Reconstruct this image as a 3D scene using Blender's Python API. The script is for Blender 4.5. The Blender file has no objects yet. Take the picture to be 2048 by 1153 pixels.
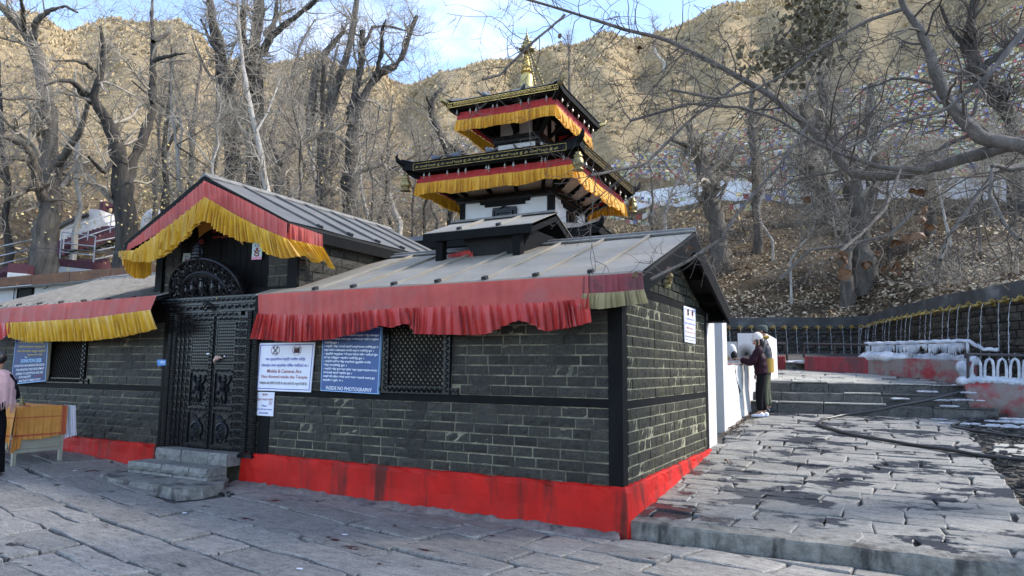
import bpy, bmesh, math, random
import numpy as np
from mathutils import Vector, Matrix

rng = np.random.default_rng(7)
random.seed(7)
SC = bpy.context.scene
COL = SC.collection

# ------------------------------------------------------------------ camera
FPX, YAW, PITCH, ROLL = 1375.74, -0.490168, 0.115948, 0.008563
CAM = np.array([2.2504, -6.5448, 1.6])
_f = np.array([math.sin(YAW)*math.cos(PITCH), math.cos(YAW)*math.cos(PITCH), math.sin(PITCH)])
_r0 = np.array([math.cos(YAW), -math.sin(YAW), 0.0])
_u0 = np.cross(_r0, _f)
_R = _r0*math.cos(ROLL) + _u0*math.sin(ROLL)
_U = -_r0*math.sin(ROLL) + _u0*math.cos(ROLL)
cam = bpy.data.cameras.new("camera")
cam.sensor_width = 36.0
cam.lens = 36.0*FPX/2048.0
cam.clip_start = 0.05
cam.clip_end = 3000.0
camo = bpy.data.objects.new("camera", cam)
COL.objects.link(camo)
camo.matrix_world = Matrix(((_R[0], _U[0], -_f[0], CAM[0]), (_R[1], _U[1], -_f[1], CAM[1]),
                            (_R[2], _U[2], -_f[2], CAM[2]), (0, 0, 0, 1)))
SC.camera = camo

# ------------------------------------------------------------------ sky, sun, exposure
SUN_EL, SUN_AZ = math.radians(39), math.radians(58)      # azimuth from +Y towards +X
world = bpy.data.worlds.new("World")
SC.world = world
world.use_nodes = True
wn, wl = world.node_tree.nodes, world.node_tree.links
wn.clear()
w_out = wn.new('ShaderNodeOutputWorld')
w_bg = wn.new('ShaderNodeBackground')
w_sky = wn.new('ShaderNodeTexSky')
w_sky.sky_type = 'NISHITA'
w_sky.sun_disc = False
w_sky.sun_elevation = SUN_EL
w_sky.sun_rotation = SUN_AZ
w_sky.altitude = 3700
w_sky.air_density = 1.0
w_sky.dust_density = 0.6
w_tc = wn.new('ShaderNodeTexCoord')
w_map = wn.new('ShaderNodeMapping'); w_map.inputs['Scale'].default_value = (1.0, 1.0, 2.6)
w_map.inputs['Location'].default_value = (0.35, 0.1, 0.0)
w_no = wn.new('ShaderNodeTexNoise'); w_no.inputs['Scale'].default_value = 2.3
w_no.inputs['Detail'].default_value = 7; w_no.inputs['Roughness'].default_value = 0.58
w_cr = wn.new('ShaderNodeValToRGB')
w_cr.color_ramp.elements[0].position = 0.51; w_cr.color_ramp.elements[0].color = (0, 0, 0, 1)
w_cr.color_ramp.elements[1].position = 0.76; w_cr.color_ramp.elements[1].color = (0.85, 0.85, 0.85, 1)
w_mx = wn.new('ShaderNodeMix'); w_mx.data_type = 'RGBA'
w_mx.inputs[7].default_value = (3.6, 3.6, 3.7, 1)
wl.new(w_tc.outputs['Generated'], w_map.inputs['Vector'])
wl.new(w_map.outputs[0], w_no.inputs['Vector'])
wl.new(w_no.outputs['Fac'], w_cr.inputs[0])
wl.new(w_cr.outputs[0], w_mx.inputs[0])
w_hs = wn.new('ShaderNodeHueSaturation'); w_hs.inputs['Saturation'].default_value = 0.92
wl.new(w_sky.outputs[0], w_hs.inputs['Color'])
wl.new(w_hs.outputs[0], w_mx.inputs[6])
wl.new(w_mx.outputs[2], w_bg.inputs['Color'])
w_bg.inputs['Strength'].default_value = 0.13
wl.new(w_bg.outputs[0], w_out.inputs['Surface'])

SUN_DIR = Vector((math.sin(SUN_AZ)*math.cos(SUN_EL), math.cos(SUN_AZ)*math.cos(SUN_EL), math.sin(SUN_EL)))
sl = bpy.data.lights.new("sun", 'SUN')
sl.energy = 1.5
sl.angle = math.radians(10)      # thin high cloud softens the sun
sl.color = (1.0, 0.94, 0.86)
so = bpy.data.objects.new("sun", sl)
COL.objects.link(so)
so.rotation_euler = (-SUN_DIR).to_track_quat('-Z', 'Y').to_euler()
SC.view_settings.view_transform = 'Standard'
SC.view_settings.look = 'None'
SC.view_settings.gamma = 1.0
SC.view_settings.exposure = 2.25
SC.view_settings.use_curve_mapping = False
SC.render.engine = 'CYCLES'

# ------------------------------------------------------------------ picture ray -> place
def ray(px, py):
    return _R*(px-1024)/FPX - _U*(py-576.5)/FPX + _f
def at(px, py, x=None, y=None, z=None, dep=None, D=None):
    """point of the place seen at a pixel, on a given plane (x=, y=, z=), depth or ground distance D"""
    d = ray(px, py)
    if x is not None: t = (x-CAM[0])/d[0]
    elif y is not None: t = (y-CAM[1])/d[1]
    elif z is not None: t = (z-CAM[2])/d[2]
    elif D is not None: t = D/math.hypot(d[0], d[1])
    else: t = dep
    return CAM + d*t
def lerp(a, b, t): return a+(b-a)*t

# ------------------------------------------------------------------ materials
def nt(name):
    m = bpy.data.materials.new(name)
    m.use_nodes = True
    n, l = m.node_tree.nodes, m.node_tree.links
    n.clear()
    out = n.new('ShaderNodeOutputMaterial')
    b = n.new('ShaderNodeBsdfPrincipled')
    l.new(b.outputs[0], out.inputs[0])
    return m, n, l, b
def noise(n, l, vec, scale, detail=4, rough=0.55, stretch=None):
    t = n.new('ShaderNodeTexNoise')
    t.inputs['Scale'].default_value = scale
    t.inputs['Detail'].default_value = detail
    t.inputs['Roughness'].default_value = rough
    if stretch:
        mp = n.new('ShaderNodeMapping'); mp.inputs['Scale'].default_value = stretch
        l.new(vec, mp.inputs['Vector']); vec = mp.outputs[0]
    l.new(vec, t.inputs['Vector'])
    return t.outputs['Fac']
def ramp(n, l, fac, stops):
    r = n.new('ShaderNodeValToRGB')
    e = r.color_ramp.elements
    while len(e) < len(stops): e.new(0.5)
    for i, (p, c) in enumerate(stops):
        e[i].position = p
        e[i].color = (c[0], c[1], c[2], 1) if not np.isscalar(c) else (c, c, c, 1)
    l.new(fac, r.inputs[0])
    return r.outputs[0]
def mixc(n, l, fac, a, b, mode='MIX'):
    x = n.new('ShaderNodeMix'); x.data_type = 'RGBA'; x.blend_type = mode
    for s, v in ((0, fac), (6, a), (7, b)):
        if hasattr(v, 'links'): l.new(v, x.inputs[s])
        elif s == 0: x.inputs[0].default_value = v
        else: x.inputs[s].default_value = (v[0], v[1], v[2], 1)
    return x.outputs[2]
def bump(n, l, b, h, strength, dist=0.01):
    bp = n.new('ShaderNodeBump')
    bp.inputs['Strength'].default_value = strength
    bp.inputs['Distance'].default_value = dist
    l.new(h, bp.inputs['Height'])
    l.new(bp.outputs[0], b.inputs['Normal'])
def pos(n):
    return n.new('ShaderNodeNewGeometry').outputs['Position']
def objrand(n):
    return n.new('ShaderNodeObjectInfo').outputs['Random']

def mk(name, c1, c2=None, scale=6.0, rough=0.7, bs=0.3, bscale=None, bdist=0.01, metal=0.0, stretch=None,
       dirt=None, dirt_scale=2.0, dirt_at=(0.5, 0.7), per_obj=0.0, spec=0.5, detail=5, dstretch=None):
    m, n, l, b = nt(name)
    p = pos(n)
    c2 = c2 or tuple(v*0.7 for v in c1)
    f = noise(n, l, p, scale, detail, 0.6, stretch)
    col = ramp(n, l, f, [(0.32, c2), (0.68, c1)])
    if dirt:
        g = noise(n, l, p, dirt_scale, 6, 0.65, dstretch)
        gf = ramp(n, l, g, [(dirt_at[0], 0.0), (dirt_at[1], 1.0)])
        col = mixc(n, l, gf, col, dirt)
    if per_obj:
        rr = ramp(n, l, objrand(n), [(0.0, 1-per_obj), (1.0, 1+per_obj)])
        col = mixc(n, l, 1.0, col, rr, 'MULTIPLY')
    l.new(col, b.inputs['Base Color'])
    b.inputs['Roughness'].default_value = rough
    b.inputs['Metallic'].default_value = metal
    b.inputs['Specular IOR Level'].default_value = spec
    if bs:
        h = noise(n, l, p, bscale or scale*5, 5, 0.65, stretch)
        bump(n, l, b, h, bs, bdist)
    return m

M = {}
def stone_mat(name, c1, c2, lichen, lich_at, rough=0.62, po=0.35):
    m, n, l, b = nt(name)
    p = pos(n)
    f = noise(n, l, p, 14, 6, 0.65)
    col = ramp(n, l, f, [(0.3, c2), (0.7, c1)])
    g = ramp(n, l, noise(n, l, p, 3.2, 7, 0.7), [(lich_at, 0.0), (lich_at+0.16, 1.0)])
    col = mixc(n, l, g, col, lichen)
    w = ramp(n, l, noise(n, l, p, 60, 4, 0.7, (1, 1, 1.8)), [(0.52, 0.0), (0.72, 0.8)])
    col = mixc(n, l, w, col, tuple(v*1.3+0.02 for v in lichen))
    rr = ramp(n, l, objrand(n), [(0.0, 1-po), (1.0, 1+po)])
    col = mixc(n, l, 1.0, col, rr, 'MULTIPLY')
    l.new(col, b.inputs['Base Color'])
    b.inputs['Roughness'].default_value = rough
    b.inputs['Specular IOR Level'].default_value = 0.28
    h = noise(n, l, p, 38, 6, 0.72, (1, 1, 1.7))
    bump(n, l, b, h, 0.9, 0.014)
    return m
M['stone'] = stone_mat('black oiled stone', (0.042, 0.038, 0.029), (0.016, 0.0148, 0.0118), (0.062, 0.058, 0.040), 0.64)
M['stone_moss'] = stone_mat('mossy dark stone', (0.042, 0.040, 0.027), (0.021, 0.020, 0.014), (0.078, 0.074, 0.036), 0.52, 0.75)
M['mortar'] = mk('pale olive mortar', (0.30, 0.27, 0.175), (0.14, 0.128, 0.085), 9, 0.95, 0.5, 60, dirt=(0.035, 0.034, 0.03), dirt_scale=2.2, dirt_at=(0.42, 0.62))
M['mortar_side'] = mk('pale yellow mortar', (0.30, 0.28, 0.18), (0.15, 0.14, 0.09), 9, 0.95, 0.5, 60, dirt=(0.05, 0.048, 0.035), dirt_scale=2.2, dirt_at=(0.55, 0.7))
M['wood'] = mk('black painted timber', (0.0075, 0.0075, 0.0075), (0.0035, 0.0035, 0.0035), 7, 0.7, 0.5, 30, 0.006, stretch=(1, 1, 0.25), dirt=(0.05, 0.048, 0.045), dirt_scale=9, dirt_at=(0.66, 0.82), spec=0.12)
M['carved'] = mk('black lacquered carving', (0.009, 0.009, 0.010), (0.004, 0.004, 0.005), 18, 0.30, 0.35, 70, 0.004, dirt=(0.035, 0.033, 0.03), dirt_scale=22, dirt_at=(0.62, 0.8), spec=0.24)
M['grille'] = mk('dark brown lattice timber', (0.012, 0.009, 0.008), (0.006, 0.005, 0.004), 9, 0.7, 0, spec=0.15)
M['redback'] = mk('dark red cloth behind the lattice', (0.035, 0.008, 0.008), (0.012, 0.004, 0.004), 3, 0.9, 0)
M['soot'] = mk('sooty black boards', (0.012, 0.012, 0.012), (0.006, 0.006, 0.006), 6, 0.85, 0.3)

def red_paint():
    m, n, l, b = nt('bright red masonry paint')
    p = pos(n)
    col = ramp(n, l, noise(n, l, p, 3.5, 6, 0.6), [(0.3, (0.34, 0.007, 0.004)), (0.7, (0.52, 0.012, 0.006))])
    st = noise(n, l, p, 1.25, 6, 0.62, (2.6, 2.6, 0.25))            # rain streaks running down
    sf = ramp(n, l, st, [(0.52, 0.0), (0.63, 0.92)])
    col = mixc(n, l, sf, col, (0.075, 0.014, 0.009))
    pk = ramp(n, l, noise(n, l, p, 26, 5, 0.7, (1, 1, 0.5)), [(0.62, 0.0), (0.78, 0.6)])
    col = mixc(n, l, pk, col, (0.36, 0.06, 0.05))
    l.new(col, b.inputs['Base Color'])
    b.inputs['Specular IOR Level'].default_value = 0.2
    b.inputs['Roughness'].default_value = 0.6
    bump(n, l, b, noise(n, l, p, 30, 6, 0.7), 0.5, 0.012)
    return m
M['red'] = red_paint()
M['footing'] = mk('crumbled pink grey concrete', (0.22, 0.17, 0.155), (0.11, 0.095, 0.09), 5, 0.95, 0.9, 35, 0.02, dirt=(0.05, 0.046, 0.043), dirt_scale=7, dirt_at=(0.55, 0.68))
M['red_old'] = mk('worn red paint on concrete', (0.30, 0.035, 0.04), (0.20, 0.02, 0.025), 4, 0.75, 0.5, 25, dirt=(0.20, 0.17, 0.15), dirt_scale=2.2, dirt_at=(0.40, 0.56))

def roof_mat(name, c1, c2, warm, rough=0.6, wl_at=(0.5, 0.72)):
    m, n, l, b = nt(name)
    p = pos(n)
    col = ramp(n, l, noise(n, l, p, 2.6, 6, 0.65), [(0.3, c2), (0.7, c1)])
    col = mixc(n, l, ramp(n, l, noise(n, l, p, 1.5, 5, 0.6, (2.5, 1, 1)), [(wl_at[0], 0.0), (wl_at[1], 0.7)]), col, warm)
    col = mixc(n, l, ramp(n, l, noise(n, l, p, 30, 4, 0.7), [(0.58, 0.0), (0.75, 0.5)]), col, tuple(v*0.5 for v in c2))
    l.new(col, b.inputs['Base Color'])
    b.inputs['Roughness'].default_value = rough
    bump(n, l, b, noise(n, l, p, 5, 5, 0.6), 0.25, 0.02)
    return m
M['roof'] = roof_mat('weathered pale sheet roofing', (0.33, 0.292, 0.232), (0.225, 0.20, 0.158), (0.31, 0.235, 0.145))
M['roof_dark'] = roof_mat('dark grey sheet roofing', (0.135, 0.130, 0.120), (0.092, 0.089, 0.083), (0.15, 0.14, 0.12))
M['roof_left'] = roof_mat('pale striped sheet roofing', (0.29, 0.265, 0.22), (0.19, 0.175, 0.145), (0.27, 0.215, 0.145))
M['clip'] = mk('black metal clip', (0.015, 0.015, 0.015), None, 8, 0.5, 0)
M['ridge'] = mk('grey ridge capping', (0.20, 0.19, 0.175), (0.12, 0.115, 0.105), 7, 0.7, 0.4)

def cloth(name, c1, c2, scale=5, rough=0.5, sheen=0.3, dirt=None, dirt_at=(0.55, 0.72)):
    m, n, l, b = nt(name)
    p = pos(n)
    col = ramp(n, l, noise(n, l, p, scale, 5, 0.6), [(0.3, c2), (0.7, c1)])
    if dirt:
        col = mixc(n, l, ramp(n, l, noise(n, l, p, 2.4, 5, 0.6), [(dirt_at[0], 0.0), (dirt_at[1], 0.8)]), col, dirt)
    l.new(col, b.inputs['Base Color'])
    b.inputs['Roughness'].default_value = rough
    b.inputs['Sheen Weight'].default_value = sheen
    bump(n, l, b, noise(n, l, p, 24, 4, 0.6, (1, 1, 0.35)), 0.35, 0.012)
    tr = n.new('ShaderNodeBsdfTranslucent')
    l.new(col, tr.inputs['Color'])
    ms = n.new('ShaderNodeMixShader'); ms.inputs[0].default_value = 0.18
    out = [x for x in n if x.type == 'OUTPUT_MATERIAL'][0]
    l.new(b.outputs[0], ms.inputs[1]); l.new(tr.outputs[0], ms.inputs[2]); l.new(ms.outputs[0], out.inputs[0])
    return m
M['cloth_red'] = cloth('red satin', (0.62, 0.042, 0.026), (0.46, 0.024, 0.016), rough=0.42)
M['cloth_pink'] = cloth('sun faded red cotton', (0.58, 0.095, 0.068), (0.43, 0.058, 0.042), 3.5, 0.75, dirt=(0.40, 0.10, 0.085), dirt_at=(0.5, 0.66))
M['cloth_yellow'] = cloth('golden yellow satin', (0.74, 0.43, 0.014), (0.60, 0.31, 0.010), rough=0.4)
M['cloth_orange'] = cloth('orange yellow cloth', (0.84, 0.44, 0.020), (0.70, 0.32, 0.012), rough=0.6)
M['cloth_deep'] = cloth('deep red cloth', (0.52, 0.018, 0.016), (0.38, 0.012, 0.011), rough=0.65)
M['cloth_maroon'] = cloth('faded maroon cloth', (0.34, 0.065, 0.07), (0.24, 0.045, 0.05), 4, 0.8, dirt=(0.12, 0.045, 0.045), dirt_at=(0.52, 0.62))
M['cloth_beige'] = cloth('faded beige cloth', (0.40, 0.33, 0.16), (0.30, 0.24, 0.11), 6, 0.8, dirt=(0.10, 0.08, 0.05), dirt_at=(0.62, 0.7))
M['cloth_table'] = cloth('orange table cloth', (0.62, 0.27, 0.055), (0.52, 0.21, 0.04), 9, 0.8)
M['cloth_white'] = cloth('white cloth', (0.72, 0.70, 0.74), (0.6, 0.58, 0.62), 6, 0.8)
M['plaster'] = mk('white limewash', (0.62, 0.61, 0.585), (0.52, 0.51, 0.49), 3, 0.85, 0.35, 22, 0.008, dirt=(0.42, 0.38, 0.32), dirt_scale=2.0, dirt_at=(0.60, 0.78), dstretch=(1.5, 1.5, 0.5))
M['plaster_clean'] = mk('white wall paint', (0.56, 0.55, 0.535), (0.47, 0.46, 0.445), 3, 0.8, 0.25, 20, 0.006)
M['plaster_pink'] = mk('pale ochre soffit boards', (0.42, 0.32, 0.25), (0.33, 0.25, 0.19), 4, 0.8, 0.2)
M['gold'] = mk('gilded metal', (0.70, 0.50, 0.17), (0.40, 0.27, 0.08), 12, 0.42, 0.3, 50, 0.004, metal=0.85)
M['plaster_bright'] = mk('fresh white limewash', (0.85, 0.85, 0.84), (0.76, 0.76, 0.75), 3, 0.85, 0.2)
M['gold_pale'] = mk('pale gold paint', (0.62, 0.50, 0.20), (0.46, 0.36, 0.13), 9, 0.45, 0.3, 40, 0.004, metal=0.35)
M['brass'] = mk('dull brass', (0.36, 0.29, 0.13), (0.20, 0.15, 0.06), 16, 0.4, 0.3, 50, 0.004, metal=0.75, dirt=(0.06, 0.05, 0.03), dirt_scale=14, dirt_at=(0.5, 0.66))
M['bell'] = mk('weathered bell metal', (0.55, 0.53, 0.47), (0.34, 0.32, 0.27), 20, 0.4, 0.2, metal=0.5)
M['concrete'] = mk('rough concrete', (0.25, 0.24, 0.21), (0.11, 0.105, 0.09), 11, 0.9, 0.9, 40, 0.02, dirt=(0.05, 0.046, 0.04), dirt_scale=2.6, dirt_at=(0.5, 0.62), dstretch=(1.6, 1.6, 0.5))

def slate(name, c1, c2, wet, wet_at, dry=(0.3, 0.29, 0.26), po=0.16, wscale=1.1, bs=0.55):
    m, n, l, b = nt(name)
    p = pos(n)
    col = ramp(n, l, noise(n, l, p, 5.5, 7, 0.68, (1, 2.2, 1)), [(0.28, c2), (0.7, c1)])
    d = ramp(n, l, noise(n, l, p, 2.3, 5, 0.6), [(0.55, 0.0), (0.75, 0.6)])
    col = mixc(n, l, d, col, dry)
    rr = ramp(n, l, objrand(n), [(0.0, 1-po), (1.0, 1+po)])
    col = mixc(n, l, 1.0, col, rr, 'MULTIPLY')
    g = ramp(n, l, noise(n, l, p, 16, 5, 0.7, (1, 2.5, 1)), [(0.28, 0.45), (0.46, 1.0)])
    col = mixc(n, l, 1.0, col, g, 'MULTIPLY')
    for sc, st_, wd in ((2.6, (1, 4.5, 1), .012), (5.5, (1, 3.2, 1), .010)):          # dark cleavage lines in the slate
        g = ramp(n, l, noise(n, l, p, sc, 6, 0.6, st_), [(0.5-wd, 1.0), (0.5, 0.30), (0.5+wd, 1.0)])
        col = mixc(n, l, 1.0, col, g, 'MULTIPLY')
    g = ramp(n, l, noise(n, l, p, 55, 4, 0.75), [(0.3, 0.7), (0.62, 1.12)])
    col = mixc(n, l, 1.0, col, g, 'MULTIPLY')
    if wet:
        wn1 = noise(n, l, p, wscale, 8, 0.62, (1.0, 1.7, 1))
        wf = ramp(n, l, wn1, [(wet_at, 0.0), (wet_at+0.035, 1.0)])
        col = mixc(n, l, wf, col, wet)
        rg = ramp(n, l, wf, [(0.0, 0.72), (1.0, 0.22)])
        l.new(rg, b.inputs['Roughness'])
    else:
        b.inputs['Roughness'].default_value = 0.62
    l.new(col, b.inputs['Base Color'])
    bump(n, l, b, noise(n, l, p, 9, 7, 0.72, (1, 2.4, 1)), bs, 0.03)
    return m
M['slate_front'] = slate('blue grey slate', (0.32, 0.298, 0.262), (0.18, 0.168, 0.15), (0.022, 0.021, 0.021), 0.63, (0.20, 0.195, 0.185), wscale=2.4)
M['slate_ramp'] = slate('pale grey slate with wet patches', (0.30, 0.287, 0.255), (0.18, 0.172, 0.153), (0.034, 0.034, 0.036), 0.515, (0.24, 0.225, 0.195), wscale=1.25)
M['slate_pale'] = slate('dry pale slate', (0.44, 0.42, 0.36), (0.27, 0.26, 0.22), (0.06, 0.058, 0.055), 0.66, (0.44, 0.41, 0.35), wscale=0.8)
M['joint'] = mk('dirt in the joints', (0.075, 0.069, 0.060), (0.035, 0.032, 0.029), 8, 0.95, 0.6, 40)
M['earth'] = mk('dark stony earth', (0.12, 0.10, 0.08), (0.055, 0.048, 0.04), 5, 0.95, 0.9, 22, 0.03, dirt=(0.03, 0.028, 0.026), dirt_scale=2, dirt_at=(0.5, 0.62))
M['step'] = slate('grey step stone', (0.25, 0.245, 0.225), (0.14, 0.138, 0.125), (0.04, 0.04, 0.04), 0.70, (0.27, 0.26, 0.22))
M['step_dark'] = slate('damp shaded step stone', (0.13, 0.125, 0.115), (0.06, 0.058, 0.052), (0.025, 0.024, 0.023), 0.60, (0.14, 0.13, 0.115))
M['wetwall'] = stone_mat('wet black rubble stone', (0.050, 0.044, 0.034), (0.016, 0.015, 0.013), (0.085, 0.070, 0.042), 0.56, 0.3, 0.5)
M['wetback'] = mk('wet dark wall core', (0.018, 0.017, 0.015), (0.010, 0.010, 0.009), 6, 0.4, 0.6, 30)
M['coping'] = mk('damp concrete coping', (0.085, 0.085, 0.08), (0.03, 0.03, 0.028), 1.6, 0.7, 0.6, 25, dirt=(0.16, 0.16, 0.155), dirt_scale=1.6, dirt_at=(0.56, 0.68))
M['steel'] = mk('brown painted rail', (0.035, 0.026, 0.024), None, 8, 0.5, 0.2)
M['rail'] = mk('silver railing', (0.55, 0.55, 0.56), (0.42, 0.42, 0.43), 8, 0.45, 0, metal=0.3)
M['maroon'] = mk('maroon masonry paint', (0.12, 0.038, 0.05), (0.08, 0.026, 0.034), 4, 0.8, 0.3)
M['brown_trim'] = mk('rust brown fascia', (0.20, 0.085, 0.032), (0.11, 0.045, 0.018), 5, 0.7, 0.4, 30, stretch=(0.3, 1, 1))
def ice_mat():
    m, n, l, b = nt('opaque white ice')
    p = pos(n)
    col = ramp(n, l, noise(n, l, p, 5, 5, 0.6), [(0.35, (0.34, 0.38, 0.43)), (0.68, (0.68, 0.71, 0.75))])
    l.new(col, b.inputs['Base Color'])
    b.inputs['Roughness'].default_value = 0.22
    b.inputs['Subsurface Weight'].default_value = 0.25
    b.inputs['Subsurface Radius'].default_value = (0.03, 0.05, 0.07)
    bump(n, l, b, noise(n, l, p, 14, 4, 0.6), 0.5, 0.03)
    return m
M['ice'] = ice_mat()
M['red_basin'] = mk('dull red basin paint', (0.26, 0.022, 0.028), (0.17, 0.014, 0.018), 2.5, 0.7, 0.4, dirt=(0.10, 0.03, 0.03), dirt_scale=1.6, dirt_at=(0.5, 0.64), dstretch=(2, 2, .4))
M['snow'] = mk('dirty snow', (0.56, 0.57, 0.59), (0.30, 0.30, 0.31), 7, 0.6, 0.6, 30, 0.02)
def water_mat():
    m, n, l, b = nt('falling water')
    b.inputs['Base Color'].default_value = (0.78, 0.81, 0.84, 1)
    b.inputs['Roughness'].default_value = 0.12
    b.inputs['Transmission Weight'].default_value = 0.6
    b.inputs['IOR'].default_value = 1.33
    return m
M['water'] = water_mat()
M['spoutgold'] = mk('tarnished gilt', (0.50, 0.36, 0.10), (0.16, 0.11, 0.04), 9, 0.5, 0.3, 50, 0.004, metal=0.6)
M['hose'] = mk('black rubber hose', (0.02, 0.02, 0.02), (0.035, 0.033, 0.03), 6, 0.42, 0.2)

def bark(name, c1, c2, sc=7.0):
    m, n, l, b = nt(name)
    p = pos(n)
    f = noise(n, l, p, sc, 7, 0.7, (1, 1, 0.22))
    col = ramp(n, l, f, [(0.3, c2), (0.66, c1)])
    l.new(col, b.inputs['Base Color'])
    b.inputs['Roughness'].default_value = 0.9
    bump(n, l, b, noise(n, l, p, sc*1.7, 6, 0.72, (1, 1, 0.2)), 1.0, 0.06)
    return m
M['bark'] = bark('furrowed grey bark', (0.17, 0.143, 0.113), (0.035, 0.030, 0.024))
M['bark_dark'] = bark('dark pollard bark', (0.075, 0.063, 0.050), (0.015, 0.013, 0.011))
M['bark_pale'] = bark('pale poplar bark', (0.50, 0.46, 0.40), (0.27, 0.24, 0.20), 9)
M['bark_limb'] = bark('smooth grey brown bark', (0.22, 0.185, 0.155), (0.10, 0.085, 0.07), 12)
M['twig'] = mk('pale dry twigs', (0.42, 0.36, 0.28), (0.12, 0.10, 0.075), 2.2, 0.9, 0)
M['twig_dark'] = mk('dark brown twigs', (0.12, 0.095, 0.075), (0.055, 0.044, 0.036), 1.5, 0.85, 0)
M['dead_leaf'] = mk('curled dead leaves', (0.19, 0.155, 0.085), (0.075, 0.06, 0.034), 6, 0.8, 0)
M['brown_leaf'] = mk('russet dry leaf', (0.17, 0.085, 0.036), (0.09, 0.045, 0.022), 12, 0.7, 0.3)
M['litter_a'] = mk('bleached fallen leaves', (0.56, 0.46, 0.31), (0.36, 0.28, 0.18), 3, 0.85, 0)
M['litter_b'] = mk('brown fallen leaves', (0.24, 0.165, 0.10), (0.11, 0.075, 0.05), 3, 0.9, 0)
M['yellow_leaf'] = mk('pale yellow leaves', (0.58, 0.47, 0.20), (0.42, 0.33, 0.13), 4, 0.8, 0)
M['grass'] = mk('dry ochre grass', (0.50, 0.385, 0.22), (0.37, 0.28, 0.155), 0.15, 0.9, 0)
M['shrub'] = mk('grey brown scrub', (0.13, 0.11, 0.075), (0.07, 0.06, 0.042), 0.5, 0.95, 0)

def hill_mat():
    m, n, l, b = nt('dry grassy mountainside')
    p = pos(n)
    col = ramp(n, l, noise(n, l, p, 0.06, 6, 0.6), [(0.3, (0.31, 0.24, 0.145)), (0.7, (0.47, 0.36, 0.205))])
    f2 = ramp(n, l, noise(n, l, p, 0.75, 8, 0.72, (0.6, 0.6, 3.2)), [(0.35, (0.11, 0.085, 0.055)), (0.48, (0.38, 0.285, 0.16)), (0.7, (0.54, 0.415, 0.24))])
    col = mixc(n, l, 0.6, col, f2)
    rk = ramp(n, l, noise(n, l, p, 0.17, 8, 0.7), [(0.60, 0.0), (0.70, 0.75)])
    col = mixc(n, l, rk, col, (0.21, 0.185, 0.15))
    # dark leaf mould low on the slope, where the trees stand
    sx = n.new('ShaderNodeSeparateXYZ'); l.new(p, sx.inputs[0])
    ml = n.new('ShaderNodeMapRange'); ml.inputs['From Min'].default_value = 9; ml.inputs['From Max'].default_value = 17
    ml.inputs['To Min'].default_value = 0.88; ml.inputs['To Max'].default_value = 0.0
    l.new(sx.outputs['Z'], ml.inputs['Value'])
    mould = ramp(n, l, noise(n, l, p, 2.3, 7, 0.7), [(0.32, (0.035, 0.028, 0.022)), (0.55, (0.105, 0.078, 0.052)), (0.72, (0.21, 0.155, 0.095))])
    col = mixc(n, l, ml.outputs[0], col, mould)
    l.new(col, b.inputs['Base Color'])
    b.inputs['Roughness'].default_value = 0.95
    b.inputs['Specular IOR Level'].default_value = 0.1
    bump(n, l, b, noise(n, l, p, 1.1, 8, 0.75), 1.0, 0.6)
    return m
M['hill'] = hill_mat()
def flat(name, c, rough=0.7, metal=0.0):
    m, n, l, b = nt(name)
    b.inputs['Base Color'].default_value = (c[0], c[1], c[2], 1)
    b.inputs['Roughness'].default_value = rough
    b.inputs['Metallic'].default_value = metal
    return m
for k, c in dict(fl_blue=(0.16, 0.17, 0.32), fl_white=(0.56, 0.52, 0.44), fl_red=(0.42, 0.13, 0.12), fl_green=(0.26, 0.32, 0.19), fl_yellow=(0.55, 0.45, 0.22)).items():
    M[k] = flat('prayer flag '+k[3:], c, 0.8)
M['paper'] = mk('white sign board', (0.74, 0.74, 0.80), (0.66, 0.66, 0.72), 3, 0.5, 0.1)
M['blueboard'] = mk('blue sign board', (0.030, 0.085, 0.25), (0.022, 0.062, 0.19), 2.5, 0.5, 0.15, dirt=(0.05, 0.09, 0.2), dirt_scale=8)
M['darkblue'] = mk('dark blue sign board', (0.022, 0.050, 0.17), (0.016, 0.035, 0.11), 3, 0.5, 0.15)
M['ink_blue'] = flat('blue ink', (0.025, 0.03, 0.33))
M['ink_red'] = flat('dark red ink', (0.30, 0.03, 0.03))
M['ink_black'] = flat('black ink', (0.015, 0.015, 0.015))
M['ink_white'] = flat('white lettering', (0.70, 0.74, 0.80))
M['ink_sky'] = flat('light blue lettering', (0.35, 0.58, 0.85))
M['ink_yellow'] = flat('yellow lettering', (0.55, 0.43, 0.06))
M['tagblue'] = flat('bright blue tag', (0.02, 0.20, 0.55), 0.5)
M['pinkpaper'] = flat('pink paper', (0.72, 0.30, 0.40))
M['posterblue'] = mk('pale printed paper', (0.55, 0.62, 0.72), (0.50, 0.62, 0.40), 14, 0.6, 0)
M['bannerpaper'] = mk('orange paper banner', (0.60, 0.32, 0.07), (0.46, 0.23, 0.05), 5, 0.7, 0.1)
M['skin'] = mk('skin', (0.44, 0.25, 0.17), (0.38, 0.20, 0.13), 20, 0.5, 0)
M['skin_pale'] = mk('pale skin', (0.62, 0.40, 0.32), (0.55, 0.34, 0.27), 20, 0.5, 0)
M['hair'] = mk('black hair', (0.012, 0.011, 0.011), (0.006, 0.006, 0.006), 30, 0.4, 0.5, 90, 0.004)
M['jacket'] = mk('dark plum quilted nylon', (0.026, 0.006, 0.013), (0.016, 0.004, 0.008), 9, 0.6, 0.4, 30, 0.008, spec=0.15)
M['trouser'] = mk('black trousers', (0.007, 0.007, 0.008), (0.004, 0.004, 0.005), 9, 0.9, 0.4, 25, 0.008, spec=0.15)
M['olive'] = mk('olive trousers', (0.09, 0.10, 0.055), (0.06, 0.066, 0.036), 9, 0.85, 0.3)
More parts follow.
